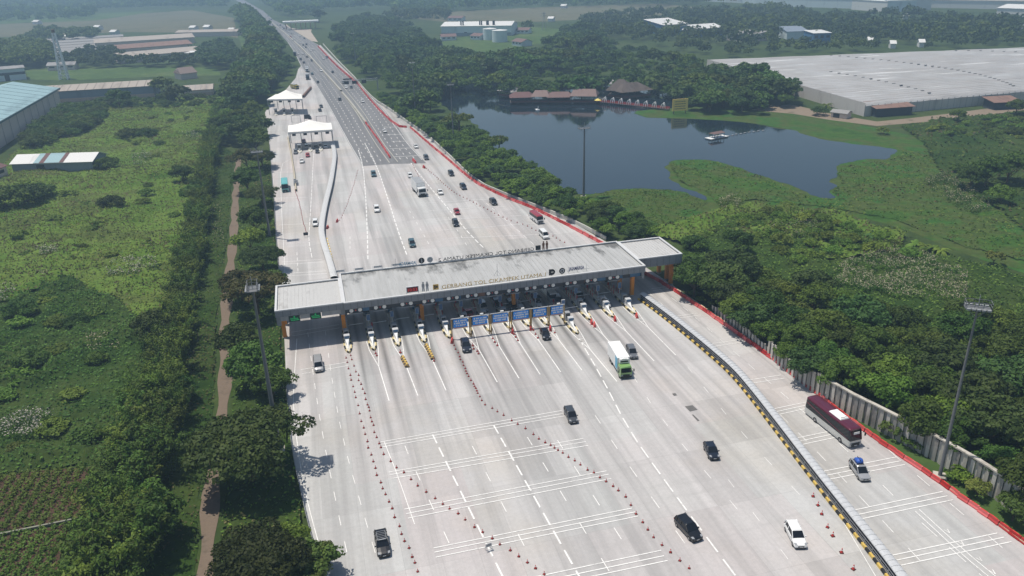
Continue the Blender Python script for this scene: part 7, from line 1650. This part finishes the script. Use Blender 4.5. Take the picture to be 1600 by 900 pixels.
# --- vegetable plot: soil ridges with crop rows
def plot(poly, a, c, n, name):
    W = GP(poly); sheet(name + '_soil', W, .07, stained('furrow_soil', (.070,.040,.025), (.04,.028,.016), .5, rough=.95))
    dx, dy = c[0]-a[0], c[1]-a[1]; l = math.hypot(dx, dy); d = (dx/l, dy/l); nn = (-d[1], d[0]); A_ = np.array(W); cen = A_.mean(0); Cs = []
    rows = MB()
    for k in range(-n, n+1):
        t = np.arange(-60, 60, .25); P_ = np.stack([cen[0]+nn[0]*k*1.75+d[0]*t, cen[1]+nn[1]*k*1.75+d[1]*t], 1) + nrg.normal(size=(len(t),2))*.12; P_ = P_[inside(P_, W)]
        if len(P_): Cs.append(np.repeat(P_, 11, 0) + nrg.normal(size=(len(P_)*11,2))*.36)
    C = np.concatenate(Cs); C = C[fbm(C[:,0]/5, C[:,1]/5, 3) + nrg.normal(size=len(C))*.06 > .27]
    V, F = leafcards(np.concatenate([C, nrg.uniform(.15,.6,(len(C),1))],1), nrg.normal(size=(len(C),3))*.5+np.array([0,0,.8]), .21*nrg.uniform(.6,1.4,len(C)), .7)
    o = bpy.data.objects.new(name, np_mesh(name, V, F, F_GRASSD)); COL.objects.link(o); o['kind'] = 'stuff'
plot([(-60,764),(0,744),(60,736),(146,730),(160,765),(128,808),(60,824),(-60,836)], G(150,735), G(112,812), 40, 'crop_rows')
plot([(-80,845),(0,836),(60,828),(110,818),(92,880),(84,950),(-100,950)], G(150,735), G(112,812), 40, 'crop_rows')
a, c = G(-40,846), G(128,812); b = MB(); b.bar((a[0],a[1],.35),(c[0],c[1],.35),.3); tag(b.build('irrigation_pipe', mat('pipe_pale', (.20,.20,.15), .6)), 'thin pale pipe lying between the two crop plots', 'pipe')
# ================================================================= LIGHT, AIR, CAMERA
sun_v = np.array([-.255, .18, 1.0]); sun_v /= np.linalg.norm(sun_v)
elev = math.asin(sun_v[2]); azim = math.atan2(sun_v[0], sun_v[1])     # from +Y clockwise
w = bpy.data.worlds.new('World'); SC.world = w; w.use_nodes = True; nt = w.node_tree
sk = nt.nodes.new('ShaderNodeTexSky'); sk.sky_type = 'NISHITA'; sk.sun_disc = False; sk.sun_elevation = elev; sk.sun_rotation = azim
sk.air_density = 1.3; sk.dust_density = 1.2; sk.ozone_density = 1.0
nt.links.new(sk.outputs[0], nt.nodes['Background'].inputs[0]); nt.nodes['Background'].inputs[1].default_value = .088
ld = bpy.data.lights.new('sun', 'SUN'); ld.energy = 4.3; ld.angle = math.radians(.55); ld.color = (1.0, .935, .84)
lo = bpy.data.objects.new('sun', ld); COL.objects.link(lo)
from mathutils import Vector, Matrix
lo.rotation_euler = Vector((-sun_v[0], -sun_v[1], -sun_v[2])).to_track_quat('-Z', 'Y').to_euler(); lo.location = (0, 0, 300)
# haze
hz, nt, bb = _nt('haze_air'); nt.nodes.remove(bb); out = [n for n in nt.nodes if n.type == 'OUTPUT_MATERIAL'][0]
pv = nt.nodes.new('ShaderNodeVolumePrincipled'); pv.inputs['Color'].default_value = (.52,.76,1.0,1); pv.inputs['Density'].default_value = HAZE if 'HAZE' in globals() else .00040; pv.inputs['Anisotropy'].default_value = .2
nt.links.new(pv.outputs[0], out.inputs['Volume'])
b = MB(); b.box(-2650, 2650, -350, 4250, -1, 84); o = b.build('haze', hz); o['kind'] = 'stuff'
# camera
cd = bpy.data.cameras.new('camera'); cam = bpy.data.objects.new('camera', cd); COL.objects.link(cam); SC.camera = cam
cd.sensor_width = 36.0; cd.lens = FPX/1600*36.0; cd.clip_end = 9000; cd.clip_start = .5
cam.location = (0, 0, HC)
Rm = Matrix([[ROT[i][0], -ROT[i][1], -ROT[i][2]] for i in range(3)])
cam.rotation_euler = Rm.to_euler()
SC.view_settings.view_transform = 'Standard'; SC.view_settings.look = 'None'; SC.view_settings.gamma = 1.0; SC.view_settings.use_curve_mapping = False
SC.view_settings.exposure = 0.09
SC.render.engine = 'CYCLES'
cy = SC.cycles; cy.max_bounces = 5; cy.diffuse_bounces = 3; cy.glossy_bounces = 2; cy.transmission_bounces = 2; cy.transparent_max_bounces = 4; cy.volume_bounces = 0
cy.use_denoising = True
try: cy.denoiser = 'OPENIMAGEDENOISE'; cy.denoising_input_passes = 'RGB_ALBEDO_NORMAL'
except Exception: pass
cy.caustics_reflective = False; cy.caustics_refractive = False; cy.sample_clamp_indirect = 6.0
